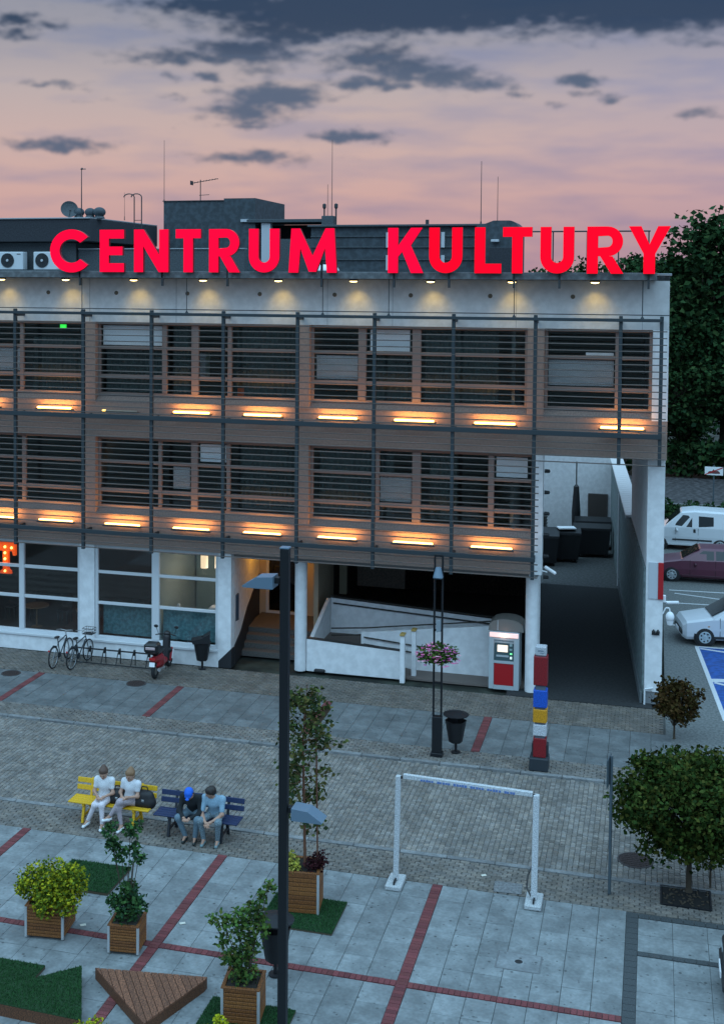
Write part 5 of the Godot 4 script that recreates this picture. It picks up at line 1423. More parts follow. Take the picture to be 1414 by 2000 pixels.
func scooter(at: Vector3, turn: float) -> void:
	# front towards -z
	var s := thing("motor_scooter", "red and black motor scooter with a top case parked at the rack", "scooter", at, turn)
	var red := mat("scooter_red", Color(0.32, 0.012, 0.02), 0.3)
	var blk := mat("scooter_black", Color(0.012, 0.012, 0.014), 0.4)
	var ax := Basis(Vector3(0, 0, 1), Vector3.UP, Vector3(-1, 0, 0))
	for z in [-0.66, 0.62]:
		var w := part("wheel", MB.new().torus(Vector3(0, 0.25, z), 0.19, 0.06, ax, 22, 8), mat("rubber", Color(0.015, 0.016, 0.018)), s)
		part("rim", MB.new().lathe([[0.0, -0.03], [0.14, -0.03], [0.14, 0.03], [0.0, 0.03]], 14, Vector3(0, 0.25, z), Basis(Vector3.BACK, PI / 2)), mat("steel", Color(0.5, 0.5, 0.5)), w)
	part("body", MB.new().add(blob([[Vector3(0, 0.52, 0.2), Vector3(0, 0.62, 0.78), 0.15, 0.1], [Vector3(0, 0.45, 0.15), Vector3(0, 0.4, 0.5), 0.13, 0.12], [Vector3(0, 0.34, -0.3), Vector3(0, 0.34, 0.2), 0.1, 0.12]], 0.025, 0.06), Transform3D()), red, s)
	part("front_shield", MB.new().add(blob([[Vector3(0, 0.35, -0.34), Vector3(0, 0.98, -0.48), 0.13, 0.12], [Vector3(-0.12, 0.6, -0.42), Vector3(0.12, 0.6, -0.42), 0.07, 0.07], [Vector3(0, 0.45, -0.62), Vector3(0, 0.48, -0.8), 0.08, 0.05]], 0.025, 0.06), Transform3D()), blk, s)
	part("side_fairing", MB.new().add(blob([[Vector3(0.12, 0.3, -0.4), Vector3(0.13, 0.62, -0.5), 0.05, 0.06], [Vector3(-0.12, 0.3, -0.4), Vector3(-0.13, 0.62, -0.5), 0.05, 0.06]], 0.02, 0.03), Transform3D()), red, s)
	part("white_flash", MB.new().beam(Vector3(0.19, 0.34, -0.42), Vector3(0.19, 0.6, -0.52), 0.02, 0.09, 0.008), mat("lamp_white", Color(0.8, 0.82, 0.84)), s)
	part("seat", MB.new().add(blob([[Vector3(0, 0.76, 0.08), Vector3(0, 0.80, 0.62), 0.1, 0.12]], 0.025, 0.02), Transform3D()), blk, s)
	var tc := part("top_case", MB.new().box(Vector3(0, 1.02, 0.86), Vector3(0.44, 0.3, 0.4), 0.06), blk, s)
	part("reflector", MB.new().box(Vector3(0, 1.03, 1.065), Vector3(0.3, 0.08, 0.02), 0.008), mat("case_chrome", Color(0.6, 0.45, 0.45), 0.3, 0.3), tc)
	part("handlebar", MB.new().path([Vector3(-0.34, 1.06, -0.36), Vector3(-0.12, 1.08, -0.46), Vector3(0.12, 1.08, -0.46), Vector3(0.34, 1.06, -0.36)], 0.018).ball(Vector3(0, 1.08, -0.48), Vector3(0.12, 0.1, 0.1), 10), blk, s)
	for x in [-0.26, 0.26]:
		part("mirror", MB.new().tube(Vector3(x, 1.08, -0.42), Vector3(x * 1.25, 1.28, -0.4), 0.008, 0.008, 5).ball(Vector3(x * 1.28, 1.32, -0.4), Vector3(0.075, 0.05, 0.02), 10), blk, s)
	part("tail_light", MB.new().box(Vector3(0, 0.66, 0.9), Vector3(0.2, 0.08, 0.04), 0.015), mat("tail_red", Color(0.5, 0.02, 0.02)), s)
	part("number_plate", MB.new().box(Vector3(0, 0.5, 0.9), Vector3(0.17, 0.13, 0.01), 0.0, Basis(Vector3.RIGHT, -0.2)), mat("paper", Color(0.85, 0.86, 0.88)), s)
	part("exhaust", MB.new().tube(Vector3(0.17, 0.27, 0.3), Vector3(0.19, 0.33, 0.8), 0.05, 0.055, 10), mat("steel", Color(0.5, 0.5, 0.5)), s)


# ---------------------------------------------------------------- foliage and soft bodies

func leaf_mat() -> StandardMaterial3D:
	var m := tinted("leaf", 0.9)
	m.metallic_specular = 0.15
	m.backlight = Color(0.2, 0.25, 0.1)
	return m


func leaves(m: MB, count: int, where: Callable, size: float, tones: Array, up := 0.5) -> void:
	# folded leaf: two triangles meeting at the midrib
	for i in count:
		var c: Vector3 = where.call()
		var d := Vector3(rng.randfn(), rng.randfn() * 0.6, rng.randfn()).normalized()
		var nn := (Vector3(rng.randfn(), rng.randfn(), rng.randfn()).normalized() + Vector3.UP * up).normalized()
		var s := d.cross(nn)
		if s.length() < 0.1:
			continue
		s = s.normalized()
		nn = s.cross(d).normalized()
		var k := size * rng.randf_range(0.6, 1.25)
		var t: Color = tones[rng.randi() % tones.size()]
		var br := rng.randf_range(0.75, 1.25)
		m.col = Color(t.r * br, t.g * br, t.b * br)
		var tip := c + d * k
		var l := c + d * k * 0.45 + s * k * 0.38 + nn * k * 0.12
		var r := c + d * k * 0.45 - s * k * 0.38 + nn * k * 0.12
		m.t3(c, l, tip, nn, nn, nn)
		m.t3(c, tip, r, nn, nn, nn)


func blob(bones: Array, cell: float, k: float) -> MB:
	# surface nets round tapered capsules [a, b, ra, rb] that melt together
	var lo := Vector3.ONE * 1e9
	var hi := -lo
	for b in bones:
		var r := maxf(b[2], b[3]) + cell * 2.5
		for p in [b[0], b[1]]:
			lo = lo.min(p - Vector3.ONE * r)
			hi = hi.max(p + Vector3.ONE * r)
	var nx := int((hi.x - lo.x) / cell) + 2
	var ny := int((hi.y - lo.y) / cell) + 2
	var nz := int((hi.z - lo.z) / cell) + 2
	var f := PackedFloat32Array()
	f.resize(nx * ny * nz)
	f.fill(1.0)
	for b in bones:
		var a: Vector3 = b[0]
		var ba: Vector3 = b[1] - a
		var ra: float = b[2]
		var rb: float = b[3]
		var l2 := maxf(ba.length_squared(), 1e-9)
		var r := maxf(ra, rb) + maxf(k, cell * 2.0)
		var p0: Vector3 = ((a.min(b[1]) - Vector3.ONE * r - lo) / cell).floor().max(Vector3.ZERO)
		var p1: Vector3 = ((a.max(b[1]) + Vector3.ONE * r - lo) / cell).ceil()
		for z in range(int(p0.z), mini(nz, int(p1.z) + 1)):
			for y in range(int(p0.y), mini(ny, int(p1.y) + 1)):
				for x in range(int(p0.x), mini(nx, int(p1.x) + 1)):
					var p := lo + Vector3(x, y, z) * cell - a
					var t := clampf(p.dot(ba) / l2, 0.0, 1.0)
					var d := (p - ba * t).length() - lerpf(ra, rb, t)
					var i := x + nx * (y + ny * z)
					var o := f[i]
					var h := maxf(k - absf(o - d), 0.0) / k
					f[i] = minf(o, d) - h * h * k * 0.25
	var at := {}
	var vs := PackedVector3Array()
	var corner := [0, 1, nx, nx + 1, nx * ny, nx * ny + 1, nx * ny + nx, nx * ny + nx + 1]
	var off := [Vector3(0, 0, 0), Vector3(1, 0, 0), Vector3(0, 1, 0), Vector3(1, 1, 0), Vector3(0, 0, 1), Vector3(1, 0, 1), Vector3(0, 1, 1), Vector3(1, 1, 1)]
	var edges := [[0, 1], [2, 3], [4, 5], [6, 7], [0, 2], [1, 3], [4, 6], [5, 7], [0, 4], [1, 5], [2, 6], [3, 7]]
	for z in nz - 1:
		for y in ny - 1:
			for x in nx - 1:
				var i := x + nx * (y + ny * z)
				var s := 0
				for q in 8:
					if f[i + corner[q]] < 0.0:
						s += 1
				if s == 0 or s == 8:
					continue
				var sum := Vector3.ZERO
				var cnt := 0
				for e in edges:
					var fa := f[i + corner[e[0]]]
					var fb := f[i + corner[e[1]]]
					if (fa < 0.0) != (fb < 0.0):
						sum += (off[e[0]] as Vector3).lerp(off[e[1]], fa / (fa - fb))
						cnt += 1
				at[i] = vs.size()
				vs.append(lo + (Vector3(x, y, z) + sum / cnt) * cell)
	var quads := []
	var step := [1, nx, nx * ny]
	for i in at:
		for ax in 3:
			var j: int = i + step[ax]
			if j >= f.size() or (f[i] < 0.0) == (f[j] < 0.0):
				continue
			var u: int = step[(ax + 1) % 3]
			var w: int = step[(ax + 2) % 3]
			if at.has(i - u) and at.has(i - w) and at.has(i - u - w):
				if f[i] < 0.0:
					quads.append([at[i], at[i - u], at[i - u - w], at[i - w]])
				else:
					quads.append([at[i], at[i - w], at[i - u - w], at[i - u]])
	var ns := PackedVector3Array()
	ns.resize(vs.size())
	for q in quads:
		var nn := (vs[q[2]] - vs[q[0]]).cross(vs[q[3]] - vs[q[1]])
		for v in q:
			ns[v] += nn
	var m := MB.new()
	for q in quads:
		for t in [[0, 1, 2], [0, 2, 3]]:
			m.t3(vs[q[t[0]]], vs[q[t[1]]], vs[q[t[2]]], ns[q[t[0]]].normalized(), ns[q[t[1]]].normalized(), ns[q[t[2]]].normalized())
	return m


# ---------------------------------------------------------------- plaza

func planter(label: String, at: Vector3, turn: float, w: float, h: float) -> Node3D:
	var p := thing("planter", label, "planter", at, turn, "slatted wooden planters")
	var wood := [mat("planter_wood_0", Color(0.34, 0.12, 0.024), 0.65, 0.0, "wood", 0.35), mat("planter_wood_1", Color(0.28, 0.095, 0.02), 0.65, 0.0, "wood", 0.4), mat("planter_wood_2", Color(0.38, 0.14, 0.03), 0.65, 0.0, "wood", 0.3)]
	var n := 9
	var sh := (h - 0.06) / n
	var slat := MB.new().box(Vector3.ZERO, Vector3(w - 0.09, sh - 0.012, 0.022), 0.004).mesh()
	for i in n:
		for k in 4:
			var o := part("slat", slat, wood[(i * 3 + k * 2 + i / 2) % 3], p)
			o.rotation.y = PI / 2 * k
			o.position = Basis(Vector3.UP, PI / 2 * k) * Vector3(0, 0.05 + (i + 0.5) * sh, w / 2 - 0.014)
	for k in 4:
		var c := Basis(Vector3.UP, PI / 2 * k) * Vector3(w / 2 - 0.022, 0, w / 2 - 0.022)
		part("corner_profile", MB.new().box(c + Vector3(0, h / 2 + 0.01, 0), Vector3(0.045, h - 0.03, 0.045), 0.005), mat("planter_alu", Color(0.55, 0.56, 0.57), 0.4, 0.5), p)
	part("liner", MB.new().box(Vector3(0, 0.05 + h * 0.45, 0), Vector3(w - 0.06, h * 0.9, w - 0.06)), mat("liner_dark", Color(0.03, 0.025, 0.02), 0.9), p)
	part("rim", MB.new().box(Vector3(0, h, w / 2 - 0.03), Vector3(w, 0.03, 0.06), 0.005).box(Vector3(0, h, 0.03 - w / 2), Vector3(w, 0.03, 0.06), 0.005).box(Vector3(w / 2 - 0.03, h, 0), Vector3(0.06, 0.03, w - 0.12), 0.005).box(Vector3(0.03 - w / 2, h, 0), Vector3(0.06, 0.03, w - 0.12), 0.005), wood[1], p)
	part("soil", MB.new().box(Vector3(0, h - 0.04, 0), Vector3(w - 0.1, 0.06, w - 0.1)), mat("soil", Color(0.03, 0.022, 0.016), 0.95, 0.0, "rough", 0.3), p)
	return p


func turf(label: String, at: Vector3, sx: float, sz: float, h: float, turn := 0.0) -> void:
	var t := thing("turf_mat", label, "turf mat", at, turn, "green turf mats")
	part("base", MB.new().box(Vector3(0, h / 2, 0), Vector3(sx, h, sz), 0.004), mat("turf_edge", Color(0.07, 0.05, 0.03), 0.9), t)
	grass(t, P2([-sx / 2, -sz / 2, sx / 2, -sz / 2, sx / 2, sz / 2, -sx / 2, sz / 2]), h)


func grass(t: Node3D, poly: PackedVector2Array, h: float) -> void:
	part("turf_sheet", MB.new().prism(poly, 0.0, 0.012, Transform3D(Basis(Vector3.RIGHT, Vector3.BACK, Vector3.UP), Vector3(0, h, 0))), mat("turf_green", Color(0.014, 0.075, 0.016), 0.95, 0.0, "turf", 0.35), t)
	var bl := MB.new()
	bl.poly([Vector3(-0.006, 0, 0), Vector3(0.006, 0, 0), Vector3(0.002, 0.035, 0.012)], Vector3.BACK)
	bl.poly([Vector3(0, 0, -0.006), Vector3(0, 0, 0.006), Vector3(0.012, 0.03, -0.004)], Vector3.RIGHT)
	var xs := []
	var cs := []
	var r := Rect2(poly[0], Vector2.ZERO)
	for q in poly:
		r = r.expand(q)
	var n := int(r.get_area() * 2600)
	for i in n:
		var q := r.position + Vector2(rng.randf(), rng.randf()) * r.size
		if not Geometry2D.is_point_in_polygon(q, poly):
			continue
		xs.append(Transform3D(Basis(Vector3.UP, rng.randf() * TAU).scaled(Vector3.ONE * rng.randf_range(0.7, 1.2)), Vector3(q.x, h + 0.01, q.y)))
		var k := rng.randf_range(0.6, 1.3)
		cs.append(Color(0.016 * k, 0.085 * k, 0.018 * k))
	scatter("turf_blades", bl.mesh(), tinted("turf_blade", 0.8), xs, cs, t)


func bench(label: String, at: Vector3, turn: float, w: float, c: Material, legs: Material) -> void:
	var b := thing("park_bench", label, "bench", at, turn, "plaza benches")
	for i in 4:
		part("seat_slat", MB.new().box(Vector3(0, 0.44, 0.06 + i * 0.115), Vector3(w, 0.035, 0.1), 0.008), c, b)
	for i in 2:
		part("back_slat", MB.new().box(Vector3(0, 0.60 + i * 0.15, -0.05 - i * 0.035), Vector3(w, 0.11, 0.03), 0.008, Basis(Vector3.RIGHT, -0.22)), c, b)
	for x in [-w / 2 + 0.36, w / 2 - 0.36]:
		var l := part("leg_frame", MB.new().beam(Vector3(x, 0.0, 0.46), Vector3(x, 0.42, 0.36), 0.06, 0.06, 0.008).beam(Vector3(x, 0.0, -0.06), Vector3(x, 0.42, 0.08), 0.06, 0.06, 0.008).box(Vector3(x, 0.40, 0.22), Vector3(0.058, 0.045, 0.44)).beam(Vector3(x, 0.40, 0.0), Vector3(x, 0.82, -0.12), 0.056, 0.04, 0.006), legs, b)
		part("stretcher", MB.new().box(Vector3(x, 0.15, 0.2), Vector3(0.04, 0.04, 0.5)), legs, l)


func build_plaza_things() -> void:
	var iron := mat("lamp_iron", Color(0.012, 0.014, 0.017), 0.5, 0.3)
	var head := mat("lamp_head_blue", Color(0.12, 0.18, 0.24), 0.4)
	# tall lamp in the foreground
	var l := thing("street_lamp", "tall square black lamp post with two wedge shaped heads in the foreground", "street lamp", Vector3(-5.45, 0, 18.4), 0.0)
	part("post", MB.new().box(Vector3(0, 3.94, 0), Vector3(0.138, 7.88, 0.138), 0.01), iron, l)
	part("top_cap", MB.new().box(Vector3(0, 7.895, 0), Vector3(0.15, 0.025, 0.15), 0.006), head, l)
	part("foot", MB.new().box(Vector3(0, 0.02, 0), Vector3(0.4, 0.04, 0.4), 0.008), iron, l)
	for s in [[7.26, -1.0], [3.66, 1.0]]:
		var sg: float = s[1]
		var pts := P2([0.16, 0.0, 0.64, 0.0, 0.66, 0.02, 0.42, 0.17, 0.16, 0.19])
		var o := part("lamp_head", MB.new().prism(pts, -0.15, 0.15, Transform3D(Basis(Vector3.UP, 0.0 if sg > 0 else PI), Vector3(0, s[0], 0))), head, l)
		part("arm", MB.new().box(Vector3(0.12 * sg, s[0] + 0.12, 0), Vector3(0.09, 0.1, 0.09), 0.01), iron, o)
		part("lens", MB.new().box(Vector3(0.4 * sg, s[0] - 0.006, 0), Vector3(0.4, 0.012, 0.24)), mat("lens_grey", Color(0.3, 0.33, 0.36), 0.2), o)
	# goal frame with weighted feet
	var wp := mat("goal_white", Color(0.66, 0.68, 0.70), 0.5, 0.0, "fine", 0.5)
	var g := thing("goal_frame", "white goal frame with a banner strip on its crossbar and concrete feet", "goal frame", Vector3(0, 0, 0))
	part("upright", MB.new().beam(Vector3(-4.79, 0.1, 12.58), Vector3(-4.76, 2.2, 12.55), 0.1, 0.1, 0.01), wp, g)
	part("upright", MB.new().beam(Vector3(-2.07, 0.1, 12.6), Vector3(-2.05, 2.14, 12.57), 0.115, 0.115, 0.01), wp, g)
	part("crossbar", MB.new().beam(Vector3(-4.66, 2.2, 12.55), Vector3(-2.12, 2.14, 12.57), 0.075, 0.10, 0.01), wp, g)
	part("hinge", MB.new().box(Vector3(-4.71, 2.17, 12.55), Vector3(0.06, 0.05, 0.04)).box(Vector3(-2.1, 2.12, 12.57), Vector3(0.05, 0.05, 0.04)), iron, g)
	var ban := MB.new()
	for i in 34:
		var x := -4.3 + i * 0.055 + rng.randf() * 0.01
		if i % 6 == 5:
			continue
		ban.box(Vector3(x, 2.175 - (x + 4.66) * 0.0236 + 0.003, 12.592 + (x + 4.66) * 0.008), Vector3(0.042, rng.randf_range(0.03, 0.055), 0.006))
	part("banner_print", ban, mat("banner_blue", Color(0.10, 0.18, 0.42), 0.6), g).set_meta("kind", "stuff")
	for s in [[-4.79, 12.6], [-2.07, 12.6]]:
		part("foot_plate", MB.new().box(Vector3(s[0], 0.05, s[1]), Vector3(0.32, 0.09, 0.6), 0.015), mat("foot_concrete", Color(0.55, 0.57, 0.58), 0.85, 0.0, "fine", 0.5), g)
		part("foot_bolt", MB.new().box(Vector3(s[0] + 0.01, 0.12, s[1] + 0.12), Vector3(0.03, 0.06, 0.22)), iron, g)
	part("cable", MB.new().path([Vector3(-2.1, 0.75, 12.52), Vector3(-2.2, 0.5, 12.5), Vector3(-2.22, 0.25, 12.5), Vector3(-2.12, 0.1, 12.55)], 0.018), mat("cable_grey", Color(0.08, 0.08, 0.08), 0.7), g)
	# worn repair patches beside the right foot
	single("repair_patch", MB.new().box(Vector3(0, 0.004, 0), Vector3(0.55, 0.014, 0.45), 0.004), mat("patch_pale", Color(0.21, 0.215, 0.22), 0.85, 0.0, "patch", 0.4), "pale concrete repair patch in the paving left of the right goal foot", "repair patch", Vector3(-2.62, 0.006, 12.1), 0.05)
	# scraps lying about
	for q in [[-3.15, 11.7, "white paper scrap on the setts right of the left goal post"], [-8.3, 15.3, "pale yellow leaf on the slabs beside the red strip crossing"], [-10.05, 15.9, "pale scrap on the slabs behind the second planter"], [-9.75, -0.45, "dark bundle on the ground against the front ramp wall"]]:
		var big: bool = (q[2] as String).begins_with("dark")
		var col := mat("scrap_dark", Color(0.02, 0.02, 0.022), 0.7) if big else mat("scrap_pale", Color(0.6, 0.58, 0.5), 0.8)
		var sz := Vector3(0.34, 0.1, 0.12) if big else Vector3(0.11, 0.012, 0.07)
		single("litter", MB.new().box(Vector3(0, sz.y / 2, 0), sz, 0.003 if not big else 0.03, Basis(Vector3.UP, 0.0 if big else 0.6)), col, q[2], "litter", Vector3(q[0], 0.004, q[1]))
	# sign pole seen edge on
	var sp := thing("sign_pole", "thin grey pole with a narrow traffic sign seen edge on beside the round tree", "sign pole", Vector3(-0.68, 0, 11.75))
	part("pole", MB.new().tube(Vector3.ZERO, Vector3(0, 2.76, 0), 0.032, 0.032, 10), mat("pole_grey", Color(0.09, 0.12, 0.14), 0.5, 0.4), sp)
	part("plate", MB.new().box(Vector3(-0.045, 2.46, 0), Vector3(0.02, 0.56, 0.5), 0.006, Basis(Vector3.UP, -0.12)), mat("pole_grey", Color(0.09, 0.12, 0.14)), sp)
	# tree pit
	var pit := thing("tree_pit", "square dark bark filled tree pit with iron edge under the round tree", "tree pit", Vector3(0.76, 0, 11.5))
	part("soil", MB.new().box(Vector3(0, -0.005, 0), Vector3(0.9, 0.02, 0.76)), mat("pit_soil", Color(0.012, 0.012, 0.011), 0.95, 0.0, "rough", 0.25), pit)
	part("edge", MB.new().box(Vector3(0, 0.005, 0.4), Vector3(0.96, 0.03, 0.03)).box(Vector3(0, 0.005, -0.4), Vector3(0.96, 0.03, 0.03)).box(Vector3(0.465, 0.005, 0), Vector3(0.03, 0.03, 0.77)).box(Vector3(-0.465, 0.005, 0), Vector3(0.03, 0.03, 0.77)), iron, pit)
	for i in 60:
		part("bark_chip", MB.new().box(Vector3(rng.randf_range(-0.42, 0.42), 0.012, rng.randf_range(-0.35, 0.35)), Vector3(0.05, 0.015, 0.025), 0.0, Basis.from_euler(Vector3(rng.randf() * 0.5, rng.randf() * TAU, rng.randf() * 0.5))), mat("bark", Color(0.06, 0.045, 0.03), 0.9), pit)
	# turf mats and wooden platforms
	turf("green turf mat behind the yellow flowering planter", Vector3(-10.73, 0, 14.14), 1.3, 1.15, 0.05)
	turf("green turf mat under the tree planter behind the lamp post", Vector3(-6.23, 0, 14.3), 1.42, 1.25, 0.03)
	turf("green turf mat under the nearest planter at the bottom edge", Vector3(-6.2, 0, 18.15), 1.44, 1.3, 0.03)
	turf("green turf mat at the left edge behind the turf triangle", Vector3(-10.78, 0, 18.0), 1.5, 1.05, 0.05)
	var gd := thing("turf_platform", "raised triangular turf platform with timber edge at the lower left", "platform", Vector3.ZERO)
	var gp := P2([-10.75, 18.97, -9.3, 17.55, -8.6, 19.05])
	part("timber_edge", MB.new().prism(gp, 0.0, 0.2, Transform3D(Basis(Vector3.RIGHT, Vector3.BACK, Vector3.UP), Vector3(0, 0.0, 0))), mat("deck_edge", Color(0.19, 0.075, 0.032), 0.7, 0.0, "wood", 0.4), gd)
	grass(gd, gp, 0.2)
	var dk := thing("wooden_platform", "triangular brown timber deck platform at the lower left", "platform", Vector3.ZERO)
	var dp := P2([-9.06, 17.52, -7.12, 17.24, -7.13, 17.36, -7.62, 18.82])
	part("skirt", MB.new().prism(dp, 0.0, 0.17, Transform3D(Basis(Vector3.RIGHT, Vector3.BACK, Vector3.UP), Vector3.ZERO)), mat("deck_edge", Color(0.19, 0.075, 0.032)), dk)
	for i in 24:
		# boards run from upper left to lower right
		var d := Vector2(0.55, 0.835)
		var nrm := Vector2(0.835, -0.55)
		var o := Vector2(-9.4, 17.9) + nrm * (i * 0.115)
		var strip := PackedVector2Array([o - d * 3, o + d * 3, o + d * 3 + nrm * 0.105, o - d * 3 + nrm * 0.105])
		for q in Geometry2D.intersect_polygons(strip, dp):
			part("board", MB.new().prism(q, 0.171, 0.2, Transform3D(Basis(Vector3.RIGHT, Vector3.BACK, Vector3.UP), Vector3.ZERO)), mat("deck_board_%d" % (i % 4), Color(0.30, 0.12, 0.062) * (0.85 + 0.1 * (i % 4)), 0.75, 0.0, "wood", 0.5), dk)
	# planters
	planter("wooden planter full of yellow flowering shrub at the left", Vector3(-10.55, 0, 16.22), 0.12, 0.74, 0.6)
	planter("smaller wooden planter with a thin green shrub right of the yellow one", Vector3(-8.95, 0, 16.38), 0.12, 0.58, 0.52)
	planter("tall wooden planter holding the slim tree behind the lamp post", Vector3(-6.32, 0, 14.02), 0.12, 0.72, 0.82)
	planter("wooden planter with loose shrub at the bottom edge left of the lamp post", Vector3(-6.27, 0, 17.85), 0.12, 0.64, 0.62)
	shrub("yellow_shrub", "dense rounded shrub covered in yellow flowers in the left planter", Vector3(-10.55, 0.58, 16.22), [[Vector3(0.05, 0.32, 0), 0.44], [Vector3(-0.32, 0.3, 0.05), 0.34], [Vector3(0.36, 0.34, 0), 0.38], [Vector3(-0.5, 0.22, 0.1), 0.16], [Vector3(0.1, 0.12, 0.38), 0.26], [Vector3(0.45, 0.1, 0.25), 0.24]], 5200, 0.062, [Color(0.28, 0.30, 0.02), Color(0.36, 0.33, 0.02), Color(0.15, 0.19, 0.02), Color(0.06, 0.10, 0.015), Color(0.09, 0.13, 0.02)])
	shrub("green_shrub", "thin green shrub with two loose shoots in the second planter", Vector3(-8.95, 0.5, 16.38), [[Vector3(0, 0.22, 0), 0.28], [Vector3(-0.22, 0.3, 0), 0.16], [Vector3(0.22, 0.32, 0), 0.16], [Vector3(0.02, 0.55, 0), 0.18], [Vector3(0.0, 0.95, 0), 0.06], [Vector3(-0.12, 1.2, 0), 0.16], [Vector3(-0.3, 1.34, 0), 0.13], [Vector3(0.13, 1.36, 0), 0.12], [Vector3(-0.34, 1.62, 0), 0.13], [Vector3(0.05, 1.66, 0), 0.13], [Vector3(0.22, 1.18, 0), 0.12], [Vector3(0.2, 1.75, 0), 0.08]], 1500, 0.085, [Color(0.035, 0.085, 0.03), Color(0.05, 0.11, 0.035), Color(0.025, 0.06, 0.03)])
	shrub("loose_shrub", "tall loose green shrub in the planter left of the lamp post", Vector3(-6.27, 0.6, 17.85), [[Vector3(0, 0.15, 0), 0.26], [Vector3(-0.1, 0.4, 0), 0.2], [Vector3(0.1, 0.62, 0), 0.2], [Vector3(-0.35, 0.62, 0), 0.12], [Vector3(-0.1, 0.95, 0), 0.24], [Vector3(0.25, 0.95, 0), 0.2], [Vector3(-0.35, 0.92, 0), 0.15], [Vector3(-0.55, 0.95, 0), 0.09], [Vector3(0.15, 1.2, 0), 0.17], [Vector3(0.3, 1.45, 0), 0.11], [Vector3(0.42, 1.62, 0), 0.1], [Vector3(-0.25, 0.38, 0.1), 0.12]], 1700, 0.08, [Color(0.06, 0.12, 0.03), Color(0.085, 0.15, 0.035), Color(0.04, 0.085, 0.03), Color(0.09, 0.11, 0.03)])
	shrub("purple_shrub", "dark purple leaved shrub at the foot of the slim tree", Vector3(-6.12, 0.8, 14.02), [[Vector3(0.06, 0.12, 0), 0.2], [Vector3(0.16, 0.2, 0.0), 0.16], [Vector3(0.0, 0.05, 0.15), 0.14]], 500, 0.06, [Color(0.03, 0.012, 0.014), Color(0.05, 0.016, 0.02)])
	shrub("pale_yellow_shrub", "small pale yellow shrub beside the lamp post in the tall planter", Vector3(-6.5, 0.8, 14.15), [[Vector3(-0.05, 0.1, 0), 0.2], [Vector3(0.06, 0.05, 0.1), 0.14], [Vector3(-0.08, 0.22, 0), 0.12]], 420, 0.06, [Color(0.36, 0.34, 0.05), Color(0.22, 0.24, 0.05), Color(0.42, 0.38, 0.08)])
	shrub("front_yellow_shrub", "yellow shrub top rising from the bottom edge in front of the nearest planter", Vector3(-6.27, 0.18, 18.95), [[Vector3(0, 0.12, 0), 0.2], [Vector3(-0.03, 0.36, 0), 0.11], [Vector3(0.22, 0.1, 0), 0.13], [Vector3(-0.22, 0.12, 0), 0.13]], 700, 0.055, [Color(0.36, 0.38, 0.02), Color(0.42, 0.40, 0.02), Color(0.12, 0.17, 0.02)])
	shrub("corner_yellow_shrub", "yellow shrub top at the bottom edge between the two platforms", Vector3(-8.2, 0.12, 19.45), [[Vector3(0, 0.2, 0), 0.22], [Vector3(-0.25, 0.1, 0), 0.2], [Vector3(0.22, 0.12, 0), 0.16]], 800, 0.06, [Color(0.36, 0.38, 0.02), Color(0.42, 0.40, 0.02), Color(0.12, 0.17, 0.02)])
	# benches
	var yel := mat("bench_yellow", Color(0.85, 0.49, 0.012), 0.55, 0.0, "fine", 0.4)
	var blu := mat("bench_blue", Color(0.012, 0.03, 0.10), 0.55, 0.0, "fine", 0.4)
	bench("yellow slatted bench with two women sitting on it", Vector3(-11.4, 0, 11.3), 0.0, 1.92, yel, yel)
	bench("dark blue slatted bench with two young men sitting on it", Vector3(-9.33, 0, 11.4), 0.0, 1.92, blu, mat("bench_leg_black", Color(0.015, 0.018, 0.025), 0.5))


func shrub(called: String, label: String, at: Vector3, clumps: Array, count: int, size: float, tones: Array) -> void:
	var s := thing(called, label, "shrub", at)
	var m := MB.new()
	m.tinted = true
	var wsum := 0.0
	for c in clumps:
		wsum += pow(c[1], 2.0)
	var spot := func() -> Vector3:
		var pick := rng.randf() * wsum
		var k := 0
		while k < clumps.size() - 1 and pick > pow(clumps[k][1], 2.0):
			pick -= pow(clumps[k][1], 2.0)
			k += 1
		var d := Vector3(rng.randfn(), rng.randfn(), rng.randfn()).normalized()
		return clumps[k][0] + d * clumps[k][1] * pow(rng.randf(), 0.4) + Vector3(0, 0, rng.randfn() * 0.04)
	leaves(m, count, spot, size, tones)
	part("foliage", m, leaf_mat(), s).set_meta("kind", "stuff")
	var st := MB.new()
	for c in clumps:
		var e: Vector3 = c[0]
		st.tube(Vector3(e.x * 0.15, -0.05, e.z * 0.15), Vector3(e.x * 0.5, e.y * 0.5, e.z * 0.5), 0.012, 0.009, 5, false)
		st.tube(Vector3(e.x * 0.5, e.y * 0.5, e.z * 0.5), e, 0.009, 0.005, 5, false)
	part("stems", st, mat("bark", Color(0.06, 0.045, 0.03), 0.9), s)


# ---------------------------------------------------------------- people

func hand(m: MB, wrist: Vector3, dir: Vector3, palm_n: Vector3, side: float, curl: float) -> void:
	# palm, four fingers of different length and a thumb
	var d := dir.normalized()
	var s := d.cross(palm_n).normalized()
	var nn := s.cross(d).normalized()
	m.ball(wrist + d * 0.045, Vector3(0.038, 0.014, 0.05), 8, Basis(s, nn, d))
	var lens := [0.062, 0.074, 0.07, 0.055]
	for i in 4:
		var b0 := wrist + d * 0.085 + s * (0.027 - 0.018 * i) * side
		var l: float = lens[i]
		var m1 := b0 + d.rotated(s, curl * 0.5) * l * 0.5
		m.tube(b0, m1, 0.009, 0.0085, 6)
		m.tube(m1, m1 + d.rotated(s, curl * 1.3) * l * 0.5, 0.0085, 0.0065, 6)
	var t0 := wrist + d * 0.03 + s * 0.034 * side
	var t1 := t0 + (d * 0.8 + s * 0.7 * side + nn * 0.2).normalized() * 0.035
	m.tube(t0, t1, 0.011, 0.0095, 6)
	m.tube(t1, t1 + (d + s * 0.15 * side).normalized() * 0.03, 0.0095, 0.007, 6)


